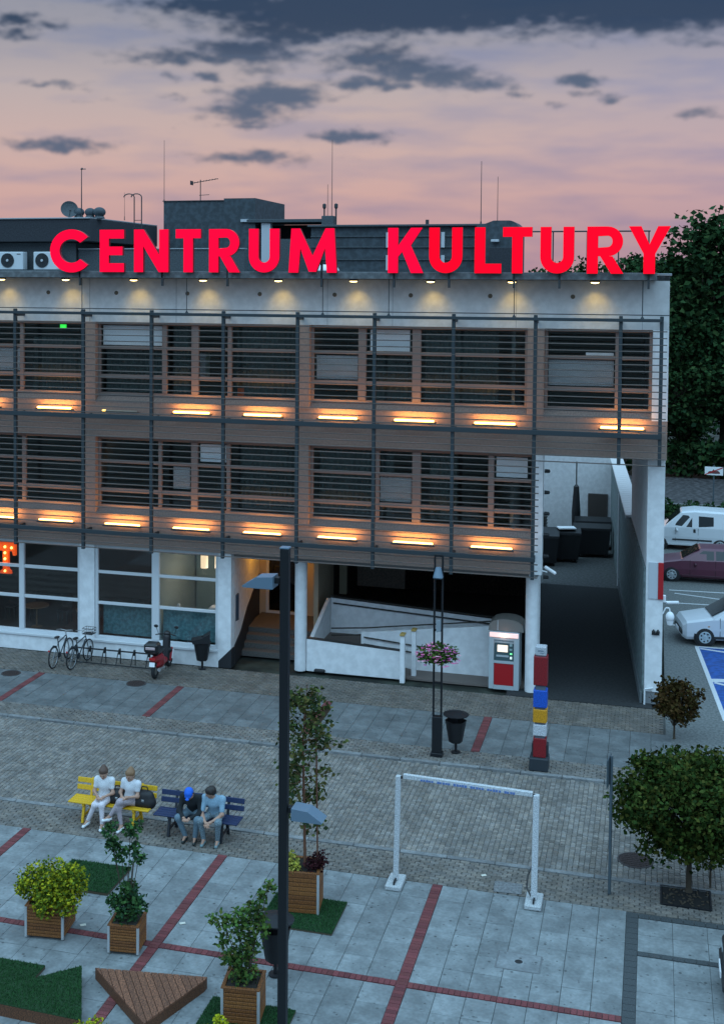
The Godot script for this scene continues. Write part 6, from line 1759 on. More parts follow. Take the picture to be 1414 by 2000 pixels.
func person(label: String, at: Vector3, turn: float, j: Dictionary, c: Dictionary) -> void:
	# j: joints in metres about the point on the ground below the seat; left is +x
	var p := thing("person", label, "person", at, turn)
	var sk := mat("skin", Color(0.42, 0.24, 0.17), 0.6)
	var hip: Vector3 = j.hip
	var chest: Vector3 = j.chest
	var neck: Vector3 = j.neck
	var head: Vector3 = j.head
	var face: Vector3 = (j.look as Vector3).normalized()
	var upv := (head - neck).normalized()
	var sx := upv.cross(face).normalized()
	face = sx.cross(upv).normalized()
	var L := {}
	var R := {}
	for k in ["sh", "el", "wr", "kn", "an", "toe"]:
		L[k] = j[k + "_l"]
		R[k] = j[k + "_r"]
	var body := [[hip + Vector3(-0.08, 0, 0), hip + Vector3(0.08, 0, 0), 0.095, 0.095], [hip, chest, 0.10, 0.115], [L.sh, R.sh, 0.055, 0.055], [chest, neck, 0.08, 0.05], [neck, head - upv * 0.03, 0.047, 0.05]]
	var legs := [[hip + Vector3(-0.08, 0, 0), hip + Vector3(0.08, 0, 0), 0.118, 0.118]]
	var top := [[hip + Vector3(-0.06, 0.05, 0), hip + Vector3(0.06, 0.05, 0), 0.118, 0.118], [hip + Vector3(0, 0.05, 0), chest, 0.12, 0.135], [L.sh, R.sh, 0.072, 0.072], [chest, chest.lerp(neck, 0.6), 0.11, 0.075]]
	for side in [[L, 1.0], [R, -1.0]]:
		var q: Dictionary = side[0]
		var hj: Vector3 = hip + Vector3(0.085 * side[1], -0.01, 0.02)
		body.append([q.sh, q.el, 0.044, 0.037])
		body.append([q.el, q.wr, 0.036, 0.026])
		body.append([q.wr, q.wr + (q.hand_dir if q.has("hand_dir") else Vector3.ZERO), 0.026, 0.026])
		body.append([hj, q.kn, 0.078, 0.054])
		body.append([q.kn, q.an, 0.052, 0.034])
		body.append([q.an, q.toe, 0.034, 0.026])
		legs.append([hj, q.kn, 0.095, c.get("leg", 0.066)])
		legs.append([q.kn, (q.kn as Vector3).lerp(q.an, c.get("leg_end", 0.95)), c.get("leg", 0.066), c.get("cuff", 0.048)])
		top.append([q.sh, (q.sh as Vector3).lerp(q.el, minf(c.sleeve, 1.0)), 0.064, 0.055])
		if c.sleeve > 1.0:
			top.append([q.el, (q.el as Vector3).lerp(q.wr, 0.92), 0.053, 0.042])
	var bm := blob(body, 0.02, 0.05)
	# a head of its own, finer
	var hd := [[head + upv * 0.045 - face * 0.02, head + upv * 0.03 + face * 0.012, 0.088, 0.085], [head - upv * 0.03 + face * 0.02, head - upv * 0.055 + face * 0.042, 0.066, 0.048], [head - upv * 0.085 + face * 0.06, head - upv * 0.08 + face * 0.056, 0.026, 0.026], [head + upv * 0.02 + face * 0.098, head - upv * 0.018 + face * 0.117, 0.009, 0.014], [head + upv * 0.035 + face * 0.083 - sx * 0.03, head + upv * 0.035 + face * 0.083 + sx * 0.03, 0.014, 0.014]]
	for s in [-1.0, 1.0]:
		hd.append([head + sx * 0.083 * s + upv * 0.02, head + sx * 0.088 * s - upv * 0.02, 0.014, 0.01])
		hd.append([head + sx * 0.045 * s - upv * 0.015 + face * 0.06, head + sx * 0.04 * s - upv * 0.02 + face * 0.062, 0.024, 0.024])
	bm.add(blob(hd, 0.007, 0.025), Transform3D())
	for side in [[L, 1.0], [R, -1.0]]:
		var q: Dictionary = side[0]
		var fd: Vector3 = ((q.wr as Vector3) - q.el).normalized()
		hand(bm, q.wr, (fd + Vector3(-0.35 * side[1], -0.25, 0.2)).normalized(), Vector3(0, 1, 0.3), -side[1], 0.7)
	part("body", bm, sk, p)
	part("trousers", blob(legs, 0.02, 0.06), c.legs, p)
	part("top", blob(top, 0.02, 0.07), c.top, p)
	for q in [L, R]:
		var fw: Vector3 = ((q.toe as Vector3) - q.an).normalized()
		part("shoe", blob([[q.an + Vector3(0, -0.045, 0) - fw * 0.03, (q.toe as Vector3) + Vector3(0, -0.012, 0), 0.043, 0.036], [q.an - Vector3(0, 0.02, 0), q.an + fw * 0.02 - Vector3(0, 0.03, 0), 0.042, 0.045]], 0.014, 0.03), c.shoes, p)
	var eye := MB.new()
	for s in [-1.0, 1.0]:
		eye.ball(head + upv * 0.012 + face * 0.088 + sx * 0.033 * s, Vector3(0.012, 0.008, 0.008), 6)
	part("eyes", eye, mat("eye_dark", Color(0.02, 0.015, 0.012), 0.3), p)
	part("mouth", MB.new().ball(head - upv * 0.055 + face * 0.094, Vector3(0.022, 0.006, 0.008), 8, Basis(sx, upv, face)), mat("lip", Color(0.32, 0.10, 0.09), 0.5), p)
	if c.has("cap"):
		var cap := blob([[head + upv * 0.06 - face * 0.022, head + upv * 0.055 + face * 0.01, 0.098, 0.095], [head + upv * 0.055 + face * 0.10 - sx * 0.05, head + upv * 0.05 + face * 0.10 + sx * 0.05, 0.014, 0.014], [head + upv * 0.045 + face * 0.15 - sx * 0.035, head + upv * 0.045 + face * 0.15 + sx * 0.035, 0.012, 0.012], [head + upv * 0.05 + face * 0.08, head + upv * 0.043 + face * 0.16, 0.02, 0.014]], 0.008, 0.03)
		part("cap", cap, c.cap, p)
	var hb := [[head + upv * 0.06 - face * 0.035, head + upv * 0.07 + face * 0.01, 0.094, 0.088], [head + upv * 0.0 - face * 0.06, head + upv * 0.05 - face * 0.05, 0.075, 0.085]]
	if c.has("cap"):
		hb = [[head - face * 0.055, head + upv * 0.03 - face * 0.05, 0.07, 0.08]]
	for s in [-1.0, 1.0]:
		hb.append([head + sx * 0.06 * s + upv * 0.06, head + sx * 0.072 * s - upv * (0.03 if c.has("long") else -0.01) - face * 0.025, 0.04, 0.026])
	if c.has("bun"):
		hb.append([head + upv * 0.12 - face * 0.07, head + upv * 0.13 - face * 0.075, 0.05, 0.05])
	if c.has("long"):
		hb.append([head - face * 0.075, neck - face * 0.075 - upv * 0.02, 0.055, 0.035])
	part("hair", blob(hb, 0.009, 0.03), c.hair, p)


func bag(label: String, at: Vector3, turn: float, w: float, h: float, d: float, m: Material) -> void:
	var b := thing("handbag", label, "bag", at, turn, "bags on the yellow bench")
	part("body", blob([[Vector3(-w * 0.3, h * 0.3, 0), Vector3(w * 0.3, h * 0.3, 0), d * 0.5, d * 0.5], [Vector3(-w * 0.24, h * 0.7, 0), Vector3(w * 0.24, h * 0.7, 0), d * 0.4, d * 0.4], [Vector3(-w * 0.3, h * 0.15, 0), Vector3(w * 0.3, h * 0.15, 0), d * 0.42, d * 0.42]], 0.02, 0.08), m, b)
	part("strap", MB.new().path([Vector3(-w * 0.25, h * 0.8, 0), Vector3(-w * 0.16, h * 1.25, 0.01), Vector3(w * 0.14, h * 1.25, 0.01), Vector3(w * 0.25, h * 0.8, 0)], 0.012), m, b)
	part("clasp", MB.new().box(Vector3(0, h * 0.45, d * 0.52), Vector3(0.06, 0.05, 0.012), 0.004), mat("steel", Color(0.5, 0.5, 0.5)), b)


func build_people() -> void:
	var blackbag := mat("bag_black", Color(0.012, 0.012, 0.014), 0.6)
	var wtop := mat("white_cotton", Color(0.84, 0.85, 0.88), 0.9, 0.0, "fine", 0.3)
	var gtop := mat("pale_cotton", Color(0.80, 0.81, 0.85), 0.9, 0.0, "fine", 0.25)
	var wleg := mat("white_trousers", Color(0.82, 0.76, 0.81), 0.9, 0.0, "fine", 0.3)
	var pleg := mat("pink_trousers", Color(0.74, 0.62, 0.67), 0.9, 0.0, "rough", 0.12)
	var wshoe := mat("white_shoe", Color(0.7, 0.72, 0.74), 0.6)
	# woman on the left: leaning over her phone, right leg forward
	person("woman in white with brown hair on the yellow bench, looking down at her hands", Vector3(-11.56, 0, 11.5), 0.05,
		{hip = Vector3(0, 0.55, 0.0), chest = Vector3(0, 0.86, 0.05), neck = Vector3(0, 1.0, 0.08), head = Vector3(0, 1.12, 0.13), look = Vector3(0.05, -0.75, 1.0),
		sh_l = Vector3(0.16, 0.95, 0.06), el_l = Vector3(0.22, 0.70, 0.12), wr_l = Vector3(0.06, 0.66, 0.32), sh_r = Vector3(-0.16, 0.95, 0.06), el_r = Vector3(-0.22, 0.70, 0.12), wr_r = Vector3(-0.07, 0.66, 0.31),
		kn_l = Vector3(0.07, 0.53, 0.42), an_l = Vector3(0.09, 0.10, 0.44), toe_l = Vector3(0.10, 0.045, 0.58), kn_r = Vector3(-0.09, 0.52, 0.42), an_r = Vector3(-0.27, 0.13, 0.38), toe_r = Vector3(-0.33, 0.05, 0.50)},
		{top = wtop, legs = wleg, shoes = wshoe, sleeve = 0.55, leg = 0.062, cuff = 0.046, hair = mat("hair_brown", Color(0.09, 0.05, 0.035), 0.6), bun = true})
	# woman on the right: legs crossed
	person("woman with fair hair and crossed legs in pink trousers on the yellow bench", Vector3(-10.95, 0, 11.5), -0.15,
		{hip = Vector3(0, 0.55, 0.0), chest = Vector3(0.02, 0.87, 0.03), neck = Vector3(0.03, 1.01, 0.05), head = Vector3(0.03, 1.13, 0.09), look = Vector3(-0.05, -0.6, 1.0),
		sh_l = Vector3(0.19, 0.95, 0.03), el_l = Vector3(0.23, 0.70, 0.10), wr_l = Vector3(0.06, 0.72, 0.30), sh_r = Vector3(-0.14, 0.96, 0.03), el_r = Vector3(-0.21, 0.72, 0.10), wr_r = Vector3(-0.04, 0.70, 0.31),
		kn_l = Vector3(-0.02, 0.66, 0.44), an_l = Vector3(-0.25, 0.30, 0.50), toe_l = Vector3(-0.36, 0.25, 0.58), kn_r = Vector3(-0.06, 0.52, 0.42), an_r = Vector3(0.0, 0.10, 0.40), toe_r = Vector3(-0.01, 0.045, 0.54)},
		{top = gtop, legs = pleg, shoes = wshoe, sleeve = 0.5, leg = 0.064, cuff = 0.042, leg_end = 0.85, hair = mat("hair_fair", Color(0.22, 0.12, 0.06), 0.6), bun = true, long = true})
	bag("black handbag between the two women on the yellow bench", Vector3(-11.26, 0.46, 11.5), 0.1, 0.34, 0.3, 0.24, blackbag)
	bag("black handbag at the right end of the yellow bench beside the woman in pink trousers", Vector3(-10.62, 0.46, 11.5), 0.0, 0.4, 0.34, 0.26, blackbag)
	# man in the blue cap
	var jeans := mat("jeans_grey", Color(0.16, 0.24, 0.30), 0.9, 0.0, "fine", 0.3)
	person("young man in black hooded top and bright blue cap bending forward on the blue bench", Vector3(-9.42, 0, 11.6), 0.0,
		{hip = Vector3(0, 0.55, 0.0), chest = Vector3(0, 0.82, 0.16), neck = Vector3(0, 0.94, 0.24), head = Vector3(0, 1.03, 0.33), look = Vector3(0, -1.0, 0.8),
		sh_l = Vector3(0.19, 0.90, 0.18), el_l = Vector3(0.24, 0.62, 0.30), wr_l = Vector3(0.06, 0.56, 0.50), sh_r = Vector3(-0.19, 0.90, 0.18), el_r = Vector3(-0.24, 0.62, 0.30), wr_r = Vector3(-0.07, 0.56, 0.49),
		kn_l = Vector3(0.21, 0.52, 0.42), an_l = Vector3(0.14, 0.10, 0.36), toe_l = Vector3(0.17, 0.045, 0.52), kn_r = Vector3(-0.22, 0.52, 0.42), an_r = Vector3(-0.08, 0.10, 0.34), toe_r = Vector3(-0.09, 0.045, 0.50)},
		{top = mat("hoodie_black", Color(0.010, 0.013, 0.016), 0.9), legs = jeans, shoes = mat("dark_shoe", Color(0.02, 0.03, 0.03), 0.6), sleeve = 1.5, leg = 0.07, cuff = 0.052, hair = mat("hair_dark", Color(0.02, 0.014, 0.012), 0.6), cap = mat("cap_blue", Color(0.008, 0.12, 0.62), 0.7)})
	person("young man in pale blue shirt with dark hair turning his head on the blue bench", Vector3(-8.93, 0, 11.62), 0.0,
		{hip = Vector3(0, 0.55, 0.0), chest = Vector3(0.0, 0.84, 0.12), neck = Vector3(-0.01, 0.97, 0.18), head = Vector3(-0.03, 1.08, 0.24), look = Vector3(-0.9, -0.35, 0.6),
		sh_l = Vector3(0.19, 0.92, 0.12), el_l = Vector3(0.23, 0.64, 0.25), wr_l = Vector3(0.03, 0.52, 0.46), sh_r = Vector3(-0.19, 0.92, 0.14), el_r = Vector3(-0.22, 0.62, 0.28), wr_r = Vector3(-0.05, 0.50, 0.48),
		kn_l = Vector3(0.20, 0.52, 0.42), an_l = Vector3(0.16, 0.10, 0.34), toe_l = Vector3(0.18, 0.045, 0.50), kn_r = Vector3(-0.20, 0.52, 0.42), an_r = Vector3(-0.14, 0.10, 0.36), toe_r = Vector3(-0.13, 0.045, 0.53)},
		{top = mat("shirt_blue", Color(0.30, 0.47, 0.60), 0.9, 0.0, "fine", 0.3), legs = mat("jeans_pale", Color(0.28, 0.38, 0.44), 0.9, 0.0, "rough", 0.2), shoes = mat("shoe_blue_grey", Color(0.16, 0.24, 0.26), 0.6), sleeve = 0.75, leg = 0.07, cuff = 0.05, hair = mat("hair_dark", Color(0.02, 0.014, 0.012))})


# ---------------------------------------------------------------- trees

func limb(m: MB, a: Vector3, z: Vector3, r0: float, r1: float, bend := 0.08) -> void:
	var mid := (a + z) * 0.5 + Vector3(rng.randfn(), rng.randfn() * 0.4, rng.randfn()) * (z - a).length() * bend
	m.tube(a, mid, r0, (r0 + r1) / 2, 7, false)
	m.tube(mid, z, (r0 + r1) / 2, r1, 7, false)


func clump_tree(called: String, label: String, at: Vector3, trunk_h: float, trunk_r: float, c: Vector3, rad: Vector3, clumps: int, per: int, cl_r: float, size: float, tones: Array, group := "") -> Node3D:
	var t := thing(called, label, "tree", at, 0.0, group)
	var w := MB.new()
	w.lathe([[trunk_r * 1.5, 0.0], [trunk_r * 1.05, trunk_h * 0.1], [trunk_r * 0.85, trunk_h], [trunk_r * 0.6, trunk_h + rad.y * 0.5]], 9)
	var f := MB.new()
	f.tinted = true
	for i in clumps:
		# clump middles over the crown's hull, some inside
		var y := 1.0 - 2.0 * (i + 0.5) / clumps
		var ph := i * 2.39996 + rng.randf() * 0.6
		var q := sqrt(1.0 - y * y)
		var d := Vector3(q * cos(ph), y, q * sin(ph)) * rng.randf_range(0.62, 1.0)
		var p := c + d * rad
		limb(w, Vector3(0, trunk_h * rng.randf_range(0.85, 1.0) + rad.y * 0.2 * rng.randf(), 0), p, trunk_r * 0.4, trunk_r * 0.08)
		var rr := cl_r * rng.randf_range(0.7, 1.3)
		var shade := rng.randf_range(0.75, 1.2)
		var tn := []
		for k in tones:
			tn.append(k * shade)
		var spot := func() -> Vector3:
			var e := Vector3(rng.randfn(), rng.randfn() * 0.7, rng.randfn())
			return p + e.normalized() * rr * pow(rng.randf(), 0.45)
		leaves(f, per, spot, size, tn, 0.7)
	part("trunk", w, mat("bark", Color(0.06, 0.045, 0.03), 0.9), t)
	part("crown", f, leaf_mat(), t)
	return t


func build_trees() -> void:
	var green := [Color(0.030, 0.055, 0.014), Color(0.045, 0.068, 0.016), Color(0.020, 0.038, 0.011), Color(0.060, 0.066, 0.016)]
	clump_tree("round_tree", "round headed dark green tree in the square pit at the right", Vector3(0.82, 0, 11.2), 0.85, 0.055, Vector3(0.06, 1.74, 0), Vector3(1.36, 0.98, 1.36), 80, 300, 0.36, 0.10, green)
	clump_tree("red_maple", "small round maple with reddish brown leaves beside the right leg", Vector3(0.66, 0, 2.35), 0.35, 0.03, Vector3(0.04, 1.0, 0), Vector3(0.56, 0.5, 0.5), 22, 110, 0.24, 0.11, [Color(0.060, 0.034, 0.014), Color(0.075, 0.044, 0.017), Color(0.042, 0.032, 0.012), Color(0.066, 0.052, 0.018)])
	# stake beside the round tree
	var st := thing("tree_stake", "thin dark stake standing right of the round tree's trunk", "stake", Vector3(1.24, 0, 10.9))
	part("pole", MB.new().tube(Vector3.ZERO, Vector3(0, 1.1, 0), 0.022, 0.018, 7), mat("bark", Color(0.06, 0.045, 0.03)), st)
	part("band", MB.new().box(Vector3(0, 0.42, 0), Vector3(0.07, 0.12, 0.07), 0.01), mat("rubber", Color(0.015, 0.016, 0.018)), st)
	# slim tree in the planter
	var t := thing("slim_tree", "slim young tree with loose olive leaves rising from the tall planter", "tree", Vector3(-6.27, 0.78, 14.05))
	var w := MB.new()
	var top := Vector3(0.02, 3.55, 0)
	w.tube(Vector3.ZERO, Vector3(-0.03, 1.4, 0), 0.032, 0.026, 8).tube(Vector3(-0.03, 1.4, 0), Vector3(-0.06, 2.5, 0), 0.026, 0.018, 7).tube(Vector3(-0.06, 2.5, 0), top, 0.018, 0.006, 6)
	var f := MB.new()
	f.tinted = true
	for i in 46:
		var y := rng.randf_range(0.95, 3.5)
		var a := i * 2.4
		var r := (0.30 + 0.42 * sin(clampf((y - 0.7) / 2.9, 0, 1) * PI)) * rng.randf_range(0.45, 1.0)
		var o := Vector3(-0.04, y - 0.25, 0)
		var e := Vector3(r * cos(a), y + rng.randf_range(-0.15, 0.2), r * sin(a))
		limb(w, o, e, 0.009, 0.003)
		var spot := func() -> Vector3:
			return o.lerp(e, rng.randf_range(0.45, 1.1)) + Vector3(rng.randfn(), rng.randfn(), rng.randfn()) * 0.075
		leaves(f, 34, spot, 0.105, [Color(0.05, 0.075, 0.025), Color(0.075, 0.09, 0.03), Color(0.10, 0.09, 0.03), Color(0.035, 0.055, 0.025)], 0.3)
	part("trunk", w, mat("slim_bark", Color(0.13, 0.055, 0.03), 0.85), t)
	part("crown", f, leaf_mat(), t)
	var stk := thing("support_stake", "short wooden stake and tie beside the slim tree", "stake", Vector3(-6.02, 0.78, 14.05))
	part("pole", MB.new().tube(Vector3.ZERO, Vector3(-0.05, 2.75, 0.0), 0.018, 0.016, 6), mat("slim_bark", Color(0.13, 0.055, 0.03)), stk)
	part("cloth", MB.new().box(Vector3(0.05, 2.95, 0), Vector3(0.09, 0.55, 0.03), 0.01, Basis(Vector3.BACK, -0.62)), mat("stake_brown", Color(0.12, 0.08, 0.05), 0.9), stk)
	# the big trees beyond the parking ground, each its own
	var deep := [Color(0.020, 0.050, 0.020), Color(0.028, 0.062, 0.024), Color(0.017, 0.040, 0.018), Color(0.038, 0.068, 0.025)]
	var a1 := clump_tree("big_tree", "tallest dark tree at the right edge, its ragged top against the sky", Vector3(4.4, 0, -50), 5.0, 0.32, Vector3(0, 10.2, 0), Vector3(4.6, 6.6, 4.6), 100, 150, 1.3, 0.46, deep, "big trees beyond the parking ground")
	dup(a1, "broad dark tree directly behind the right leg of the building", Vector3(-0.6, 0, -56), 1.9, 0.84)
	dup(a1, "dark tree overhanging the back road behind the white van", Vector3(1.6, -1.0, -48.0), 3.1, 0.70)
	dup(a1, "dark tree at the right edge behind the road sign", Vector3(6.6, -1.0, -49), 4.4, 0.75)
	dup(a1, "dark tree mostly hidden behind the tallest one", Vector3(9.0, 0, -58), 0.8, 0.95)
	dup(a1, "dark tree filling the gap above the yard wall coping", Vector3(-4.4, -1.5, -52), 5.3, 0.62)
	# hedge under the trees
	var h := thing("hedge", "low dark hedge along the far side of the back road", "hedge", Vector3(0, 0, -46.6))
	var hm := MB.new()
	hm.tinted = true
	var hs := func() -> Vector3:
		return Vector3(rng.randf_range(-6, 14), 2.1 * pow(rng.randf(), 0.6), rng.randf_range(-0.8, 0.8))
	leaves(hm, 5200, hs, 0.42, deep)
	part("leaves", hm, leaf_mat(), h).set_meta("kind", "stuff")
	# far tree line seen between the letters
	var far := clump_tree("far_tree", "far tree low on the skyline inside the letter U of KULTURY", Vector3(-14.0, 0, -150), 3.0, 0.3, Vector3(0, 9.0, 0), Vector3(5.0, 5.6, 4.0), 46, 60, 1.6, 0.7, deep, "far trees on the skyline")
	var spots := [[-22.0, -152, 0.95, "far tree low on the skyline between the letters T and U"], [-8.5, -148, 1.04, "far tree low on the skyline left of the last R"], [-2.5, -150, 1.0, "far tree low on the skyline under the bowl of the last R"], [3.0, -146, 1.02, "far tree low on the skyline left of the stem of the Y"], [9.0, -150, 1.06, "far tree low on the skyline right of the Y"], [-27.5, -156, 0.85, "far tree low on the skyline just right of the air duct"], [14.5, -150, 1.1, "far tree low on the skyline before the tallest tree"]]
	for s in spots:
		dup(far, s[3], Vector3(s[0], 0, s[1]), s[0], s[2])
	# low shrubs on the verge
	for s in [[1.6, -30.6, "dark low bush on the verge just right of the leg"], [3.4, -31.2, "dark low bush on the verge under the road sign"], [0.2, -31.0, "dark low bush on the verge half behind the leg"]]:
		shrub("verge_bush", s[2], Vector3(s[0], 0, s[1]), [[Vector3(-0.5, 0.4, 0), 0.5], [Vector3(0.4, 0.5, 0), 0.6], [Vector3(1.0, 0.3, 0), 0.4]], 700, 0.2, deep)


# ---------------------------------------------------------------- cars

func car(called: String, label: String, category: String, at: Vector3, turn: float, st: Array, sides: Array, shield: Array, wheels: Array, paint: Material, bumper: Material, hub: Material, back_glass: Array, seams := [-0.62, 0.36]) -> Node3D:
	# st: stations [x, low, belt, roof, half width low, half width belt, half width roof]; the nose points to -x
	var o := thing(called, label, category, at, turn)
	var b := MB.new()
	var ring := func(s: Array) -> Array:
		var my: float = lerpf(s[1], s[2], 0.5)
		return [Vector3(s[0], s[1], s[4] * 0.92), Vector3(s[0], s[1] + 0.1, s[4]), Vector3(s[0], my, s[5] * 1.015), Vector3(s[0], s[2], s[5]), Vector3(s[0], lerpf(s[2], s[3], 0.9), lerpf(s[5], s[6], 0.9)), Vector3(s[0], s[3], s[6] * 0.9), Vector3(s[0], s[3] + 0.012, s[6] * 0.45), Vector3(s[0], s[3] + 0.016, 0)]
	for i in st.size() - 1:
		var a: Array = ring.call(st[i])
		var d: Array = ring.call(st[i + 1])
		for k in a.size() - 1:
			for m in [1.0, -1.0]:
				var q := [a[k], d[k], d[k + 1], a[k + 1]]
				for n in 4:
					q[n] = (q[n] as Vector3) * Vector3(1, 1, m)
				b.poly([q[0], q[1], q[2]], Vector3(0, 0.4 if k > 3 else 0.0, m))
				b.poly([q[0], q[2], q[3]], Vector3(0, 0.4 if k > 3 else 0.0, m))
	for e in [[st[0], -1.0], [st[st.size() - 1], 1.0]]:
		var a: Array = ring.call(e[0])
		var pts := []
		for p in a:
			pts.append(p)
		for k in range(a.size() - 2, -1, -1):
			pts.append((a[k] as Vector3) * Vector3(1, 1, -1))
		b.poly(pts, Vector3(e[1], 0, 0))
	part("body", b, paint, o)
	var gl := mat("car_glass", Color(0.012, 0.018, 0.02), 0.08)
	# where the side stands at height y and place x
	var side_z := func(x: float, y: float) -> float:
		for i in st.size() - 1:
			if x >= st[i][0] and x <= st[i + 1][0]:
				var t: float = (x - st[i][0]) / maxf(1e-4, st[i + 1][0] - st[i][0])
				var bl: float = lerpf(st[i][2], st[i + 1][2], t)
				var rf: float = lerpf(st[i][3], st[i + 1][3], t)
				return lerpf(lerpf(st[i][5], st[i + 1][5], t), lerpf(st[i][6], st[i + 1][6], t), clampf((y - bl) / maxf(0.05, rf - bl), 0, 1)) + 0.004
		return 0.8
	for s in sides:
		for m in [1.0, -1.0]:
			var q := []
			for i in range(0, s.size(), 2):
				q.append(Vector3(s[i], s[i + 1], side_z.call(s[i], s[i + 1]) * m))
			var w := MB.new()
			w.poly(q, Vector3(0, 0.1, m))
			part("side_window", w, gl, o)
	for s in [[shield, "windscreen", -1.0], [back_glass, "rear_window", 1.0]]:
		var q: Array = s[0]
		if q.size():
			part(s[1], MB.new().box(Vector3((q[0] + q[2]) / 2, (q[1] + q[3]) / 2, 0) + Vector3(s[2], 1, 0).normalized() * 0.03, Vector3(Vector2(q[2] - q[0], q[3] - q[1]).length() * 0.92, 0.012, q[4]), 0.0, Basis(Vector3.BACK, atan2(q[3] - q[1], q[2] - q[0]))), gl, o)
	var f: Array = st[0]
	part("bumper", MB.new().box(Vector3(f[0] + 0.12, f[1] + 0.14, 0), Vector3(0.34, 0.24, f[4] * 2.04), 0.08), bumper, o)
	var e: Array = st[st.size() - 1]
	part("rear_bumper", MB.new().box(Vector3(e[0] - 0.08, e[1] + 0.14, 0), Vector3(0.3, 0.24, e[4] * 2.04), 0.08), bumper, o)
	for m in [1.0, -1.0]:
		part("headlight", MB.new().box(Vector3(f[0] + 0.12, f[2] - 0.1, m * (f[5] - 0.18)), Vector3(0.26, 0.15, 0.32), 0.05), mat("headlight", Color(0.4, 0.45, 0.46), 0.15), o)
		part("mirror", MB.new().box(Vector3(shield[0] + 0.5 if shield.size() else 0.0, f[2] + 0.16, m * (0.97)), Vector3(0.1, 0.13, 0.2), 0.03), bumper, o)
		part("tail_light", MB.new().box(Vector3(e[0] - 0.03, e[2] - 0.1, m * (e[5] - 0.1)), Vector3(0.08, 0.3, 0.14), 0.02), mat("tail_red", Color(0.5, 0.02, 0.02)), o)
		for x in wheels:
			var r: float = 0.3
			part("arch", MB.new().lathe([[0.0, 0.0], [r + 0.06, 0.0], [r + 0.06, -0.03]], 20, Vector3(x, r, m * (st[1][4] + 0.016)), Basis(Vector3.RIGHT, PI / 2 * m)), mat("arch_black", Color(0.012, 0.012, 0.013), 0.8), o)
			var ty := part("wheel", MB.new().lathe([[r * 0.66, 0.03], [r * 0.7, 0.045], [r, 0.02], [r, -0.16], [0.0, -0.16]], 22, Vector3(x, r, m * (st[1][4] + 0.02)), Basis(Vector3.RIGHT, PI / 2 * m)), mat("rubber", Color(0.015, 0.016, 0.018)), o)
			part("hub_cap", MB.new().lathe([[0.0, 0.045], [r * 0.2, 0.045], [r * 0.25, 0.03], [r * 0.6, 0.04], [r * 0.67, 0.03]], 18, Vector3(x, r, m * (st[1][4] + 0.02)), Basis(Vector3.RIGHT, PI / 2 * m)), hub, ty)
			var hz := MB.new()
			for k in 7:
				hz.ball(Vector3(x + r * 0.45 * cos(TAU * k / 7), r + r * 0.45 * sin(TAU * k / 7), m * (st[1][4] + 0.058)), Vector3(0.03, 0.03, 0.006), 6)
			part("hub_hole", hz, mat("arch_black", Color(0.012, 0.012, 0.013)), ty)
		for x in seams:
			part("door_seam", MB.new().box(Vector3(x, lerpf(f[1] + 0.1, f[2] + 0.25, 0.55), m * (side_z.call(x, 0.5) - 0.004 + 0.004)), Vector3(0.014, 0.62, 0.012)), mat("arch_black", Color(0.012, 0.012, 0.013)), o)
		part("sill_trim", MB.new().box(Vector3(0.05, f[1] + 0.03, m * (st[2][4] - 0.01)), Vector3(2.0, 0.09, 0.05), 0.01), bumper, o)
	part("number_plate", MB.new().box(Vector3(f[0] - 0.06, f[1] + 0.16, 0), Vector3(0.02, 0.1, 0.46)), mat("paper", Color(0.85, 0.86, 0.88)), o)
	return o


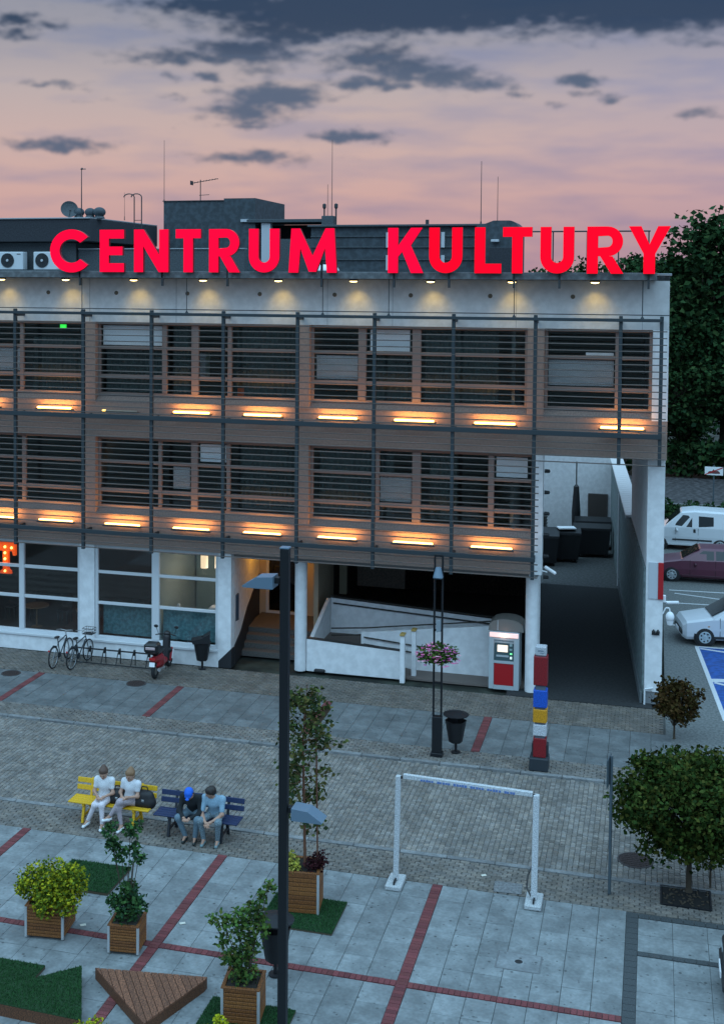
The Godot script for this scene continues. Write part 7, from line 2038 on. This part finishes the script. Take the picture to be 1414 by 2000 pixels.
func build_cars() -> void:
	var white := mat("paint_white", Color(0.62, 0.65, 0.68), 0.3)
	white.clearcoat_enabled = true
	var plum := mat("paint_plum", Color(0.10, 0.010, 0.035), 0.3)
	plum.clearcoat_enabled = true
	var black := mat("bumper_black", Color(0.02, 0.022, 0.024), 0.6)
	var hub := mat("hub_silver", Color(0.42, 0.46, 0.48), 0.35, 0.4)
	var van := [[-2.0, 0.25, 0.78, 0.80, 0.7, 0.72, 0.66], [-1.9, 0.22, 0.88, 0.92, 0.82, 0.84, 0.74], [-1.1, 0.22, 1.02, 1.06, 0.85, 0.86, 0.74], [-0.35, 0.22, 1.05, 1.74, 0.85, 0.86, 0.68], [0.2, 0.22, 1.05, 1.82, 0.85, 0.86, 0.70], [1.75, 0.22, 1.05, 1.78, 0.85, 0.86, 0.70], [1.98, 0.25, 1.02, 1.60, 0.82, 0.84, 0.68]]
	var v := car("delivery_van", "white high roofed van parked farthest back beside the right leg", "van", Vector3(1.65, 0, -23.8), 0.0, van, [[-0.72, 1.08, 0.1, 1.08, 0.1, 1.58, -0.3, 1.6], [0.38, 1.1, 1.02, 1.16, 1.02, 1.56, 0.38, 1.58]], [-1.05, 1.06, -0.38, 1.72, 1.3], [-1.28, 1.3], white, mat("bumper_white", Color(0.55, 0.58, 0.6), 0.5), hub, [])
	part("side_strip", MB.new().box(Vector3(0.1, 0.5, 0.875), Vector3(1.7, 0.07, 0.02), 0.006), black, v)
	part("door_handle", MB.new().box(Vector3(0.2, 0.92, 0.873), Vector3(0.1, 0.16, 0.02), 0.006), black, v)
	var sedan := [[-2.1, 0.24, 0.60, 0.63, 0.7, 0.72, 0.66], [-2.0, 0.2, 0.70, 0.74, 0.8, 0.82, 0.72], [-0.95, 0.2, 0.88, 0.92, 0.83, 0.84, 0.70], [-0.2, 0.2, 0.90, 1.36, 0.83, 0.84, 0.60], [0.9, 0.2, 0.92, 1.38, 0.83, 0.84, 0.60], [1.5, 0.2, 0.94, 0.99, 0.83, 0.83, 0.68], [2.1, 0.25, 0.86, 0.92, 0.76, 0.78, 0.70]]
	car("saloon_car", "dark plum saloon car parked in front of the white van", "car", Vector3(2.1, 0, -17.3), 0.03, sedan, [[-0.55, 0.94, 0.3, 0.95, 0.3, 1.28, -0.12, 1.28], [0.38, 0.95, 1.15, 0.97, 0.85, 1.29, 0.38, 1.29]], [-0.92, 0.92, -0.22, 1.35, 1.2], [-1.32, 1.3], plum, mat("bumper_plum", Color(0.05, 0.008, 0.02), 0.5), hub, [0.92, 1.37, 1.48, 1.0, 1.15])
	var hatch := [[-1.8, 0.26, 0.62, 0.66, 0.66, 0.66, 0.56], [-1.68, 0.2, 0.74, 0.79, 0.77, 0.77, 0.64], [-0.85, 0.2, 0.88, 0.94, 0.79, 0.80, 0.66], [-0.05, 0.2, 0.90, 1.40, 0.79, 0.80, 0.58], [1.2, 0.2, 0.92, 1.42, 0.79, 0.80, 0.58], [1.75, 0.24, 0.90, 1.0, 0.76, 0.77, 0.62]]
	var h := car("hatchback", "white hatchback with black bumper parked nearest beside the blue bay", "car", Vector3(2.72, 0, -8.0), 0.16, hatch, [[-0.55, 0.94, 0.5, 0.96, 0.45, 1.33, 0.02, 1.33], [0.6, 0.97, 1.3, 1.0, 1.1, 1.33, 0.58, 1.33]], [-0.86, 0.93, -0.06, 1.40, 1.2], [-1.1, 1.12], white, black, mat("hub_teal", Color(0.42, 0.50, 0.52), 0.4, 0.2), [])
	part("indicator", MB.new().box(Vector3(-0.98, 0.66, 0.795), Vector3(0.07, 0.035, 0.02)), mat("orange_lens", Color(0.5, 0.2, 0.02), 0.4), h)
	car("parked_car", "dark car whose nose just enters at the right edge of the plaza", "car", Vector3(3.4, 0, 14.8), 0.0, sedan, [[-0.55, 0.94, 0.3, 0.95, 0.3, 1.28, -0.12, 1.28]], [-0.92, 0.92, -0.22, 1.35, 1.2], [-1.32, 1.3], mat("paint_black", Color(0.015, 0.016, 0.018), 0.3), black, hub, [])
	# road sign behind the cars
	var s := thing("road_sign", "white road sign with a red diagonal bar at the back road", "road sign", Vector3(3.1, 0, -33.7))
	part("post", MB.new().tube(Vector3.ZERO, Vector3(0, 2.5, 0), 0.04, 0.04, 8), mat("pole_grey", Color(0.09, 0.12, 0.14)), s)
	part("board", MB.new().box(Vector3(0, 2.2, 0.06), Vector3(0.92, 0.44, 0.03), 0.006), mat("sign_white", Color(0.75, 0.77, 0.78), 0.5), s)
	part("skyline_print", MB.new().prism(P2([-0.3, 2.06, -0.3, 2.14, -0.2, 2.2, -0.1, 2.2, -0.02, 2.3, 0.06, 2.2, 0.2, 2.22, 0.3, 2.14, 0.3, 2.06]), 0.0755, 0.078), mat("sign_print", Color(0.12, 0.04, 0.04), 0.6), s)
	part("red_bar", MB.new().box(Vector3(0, 2.2, 0.082), Vector3(0.98, 0.05, 0.006), 0.0, Basis(Vector3.BACK, 0.42)), mat("sign_red_paint", Color(0.42, 0.01, 0.015)), s)
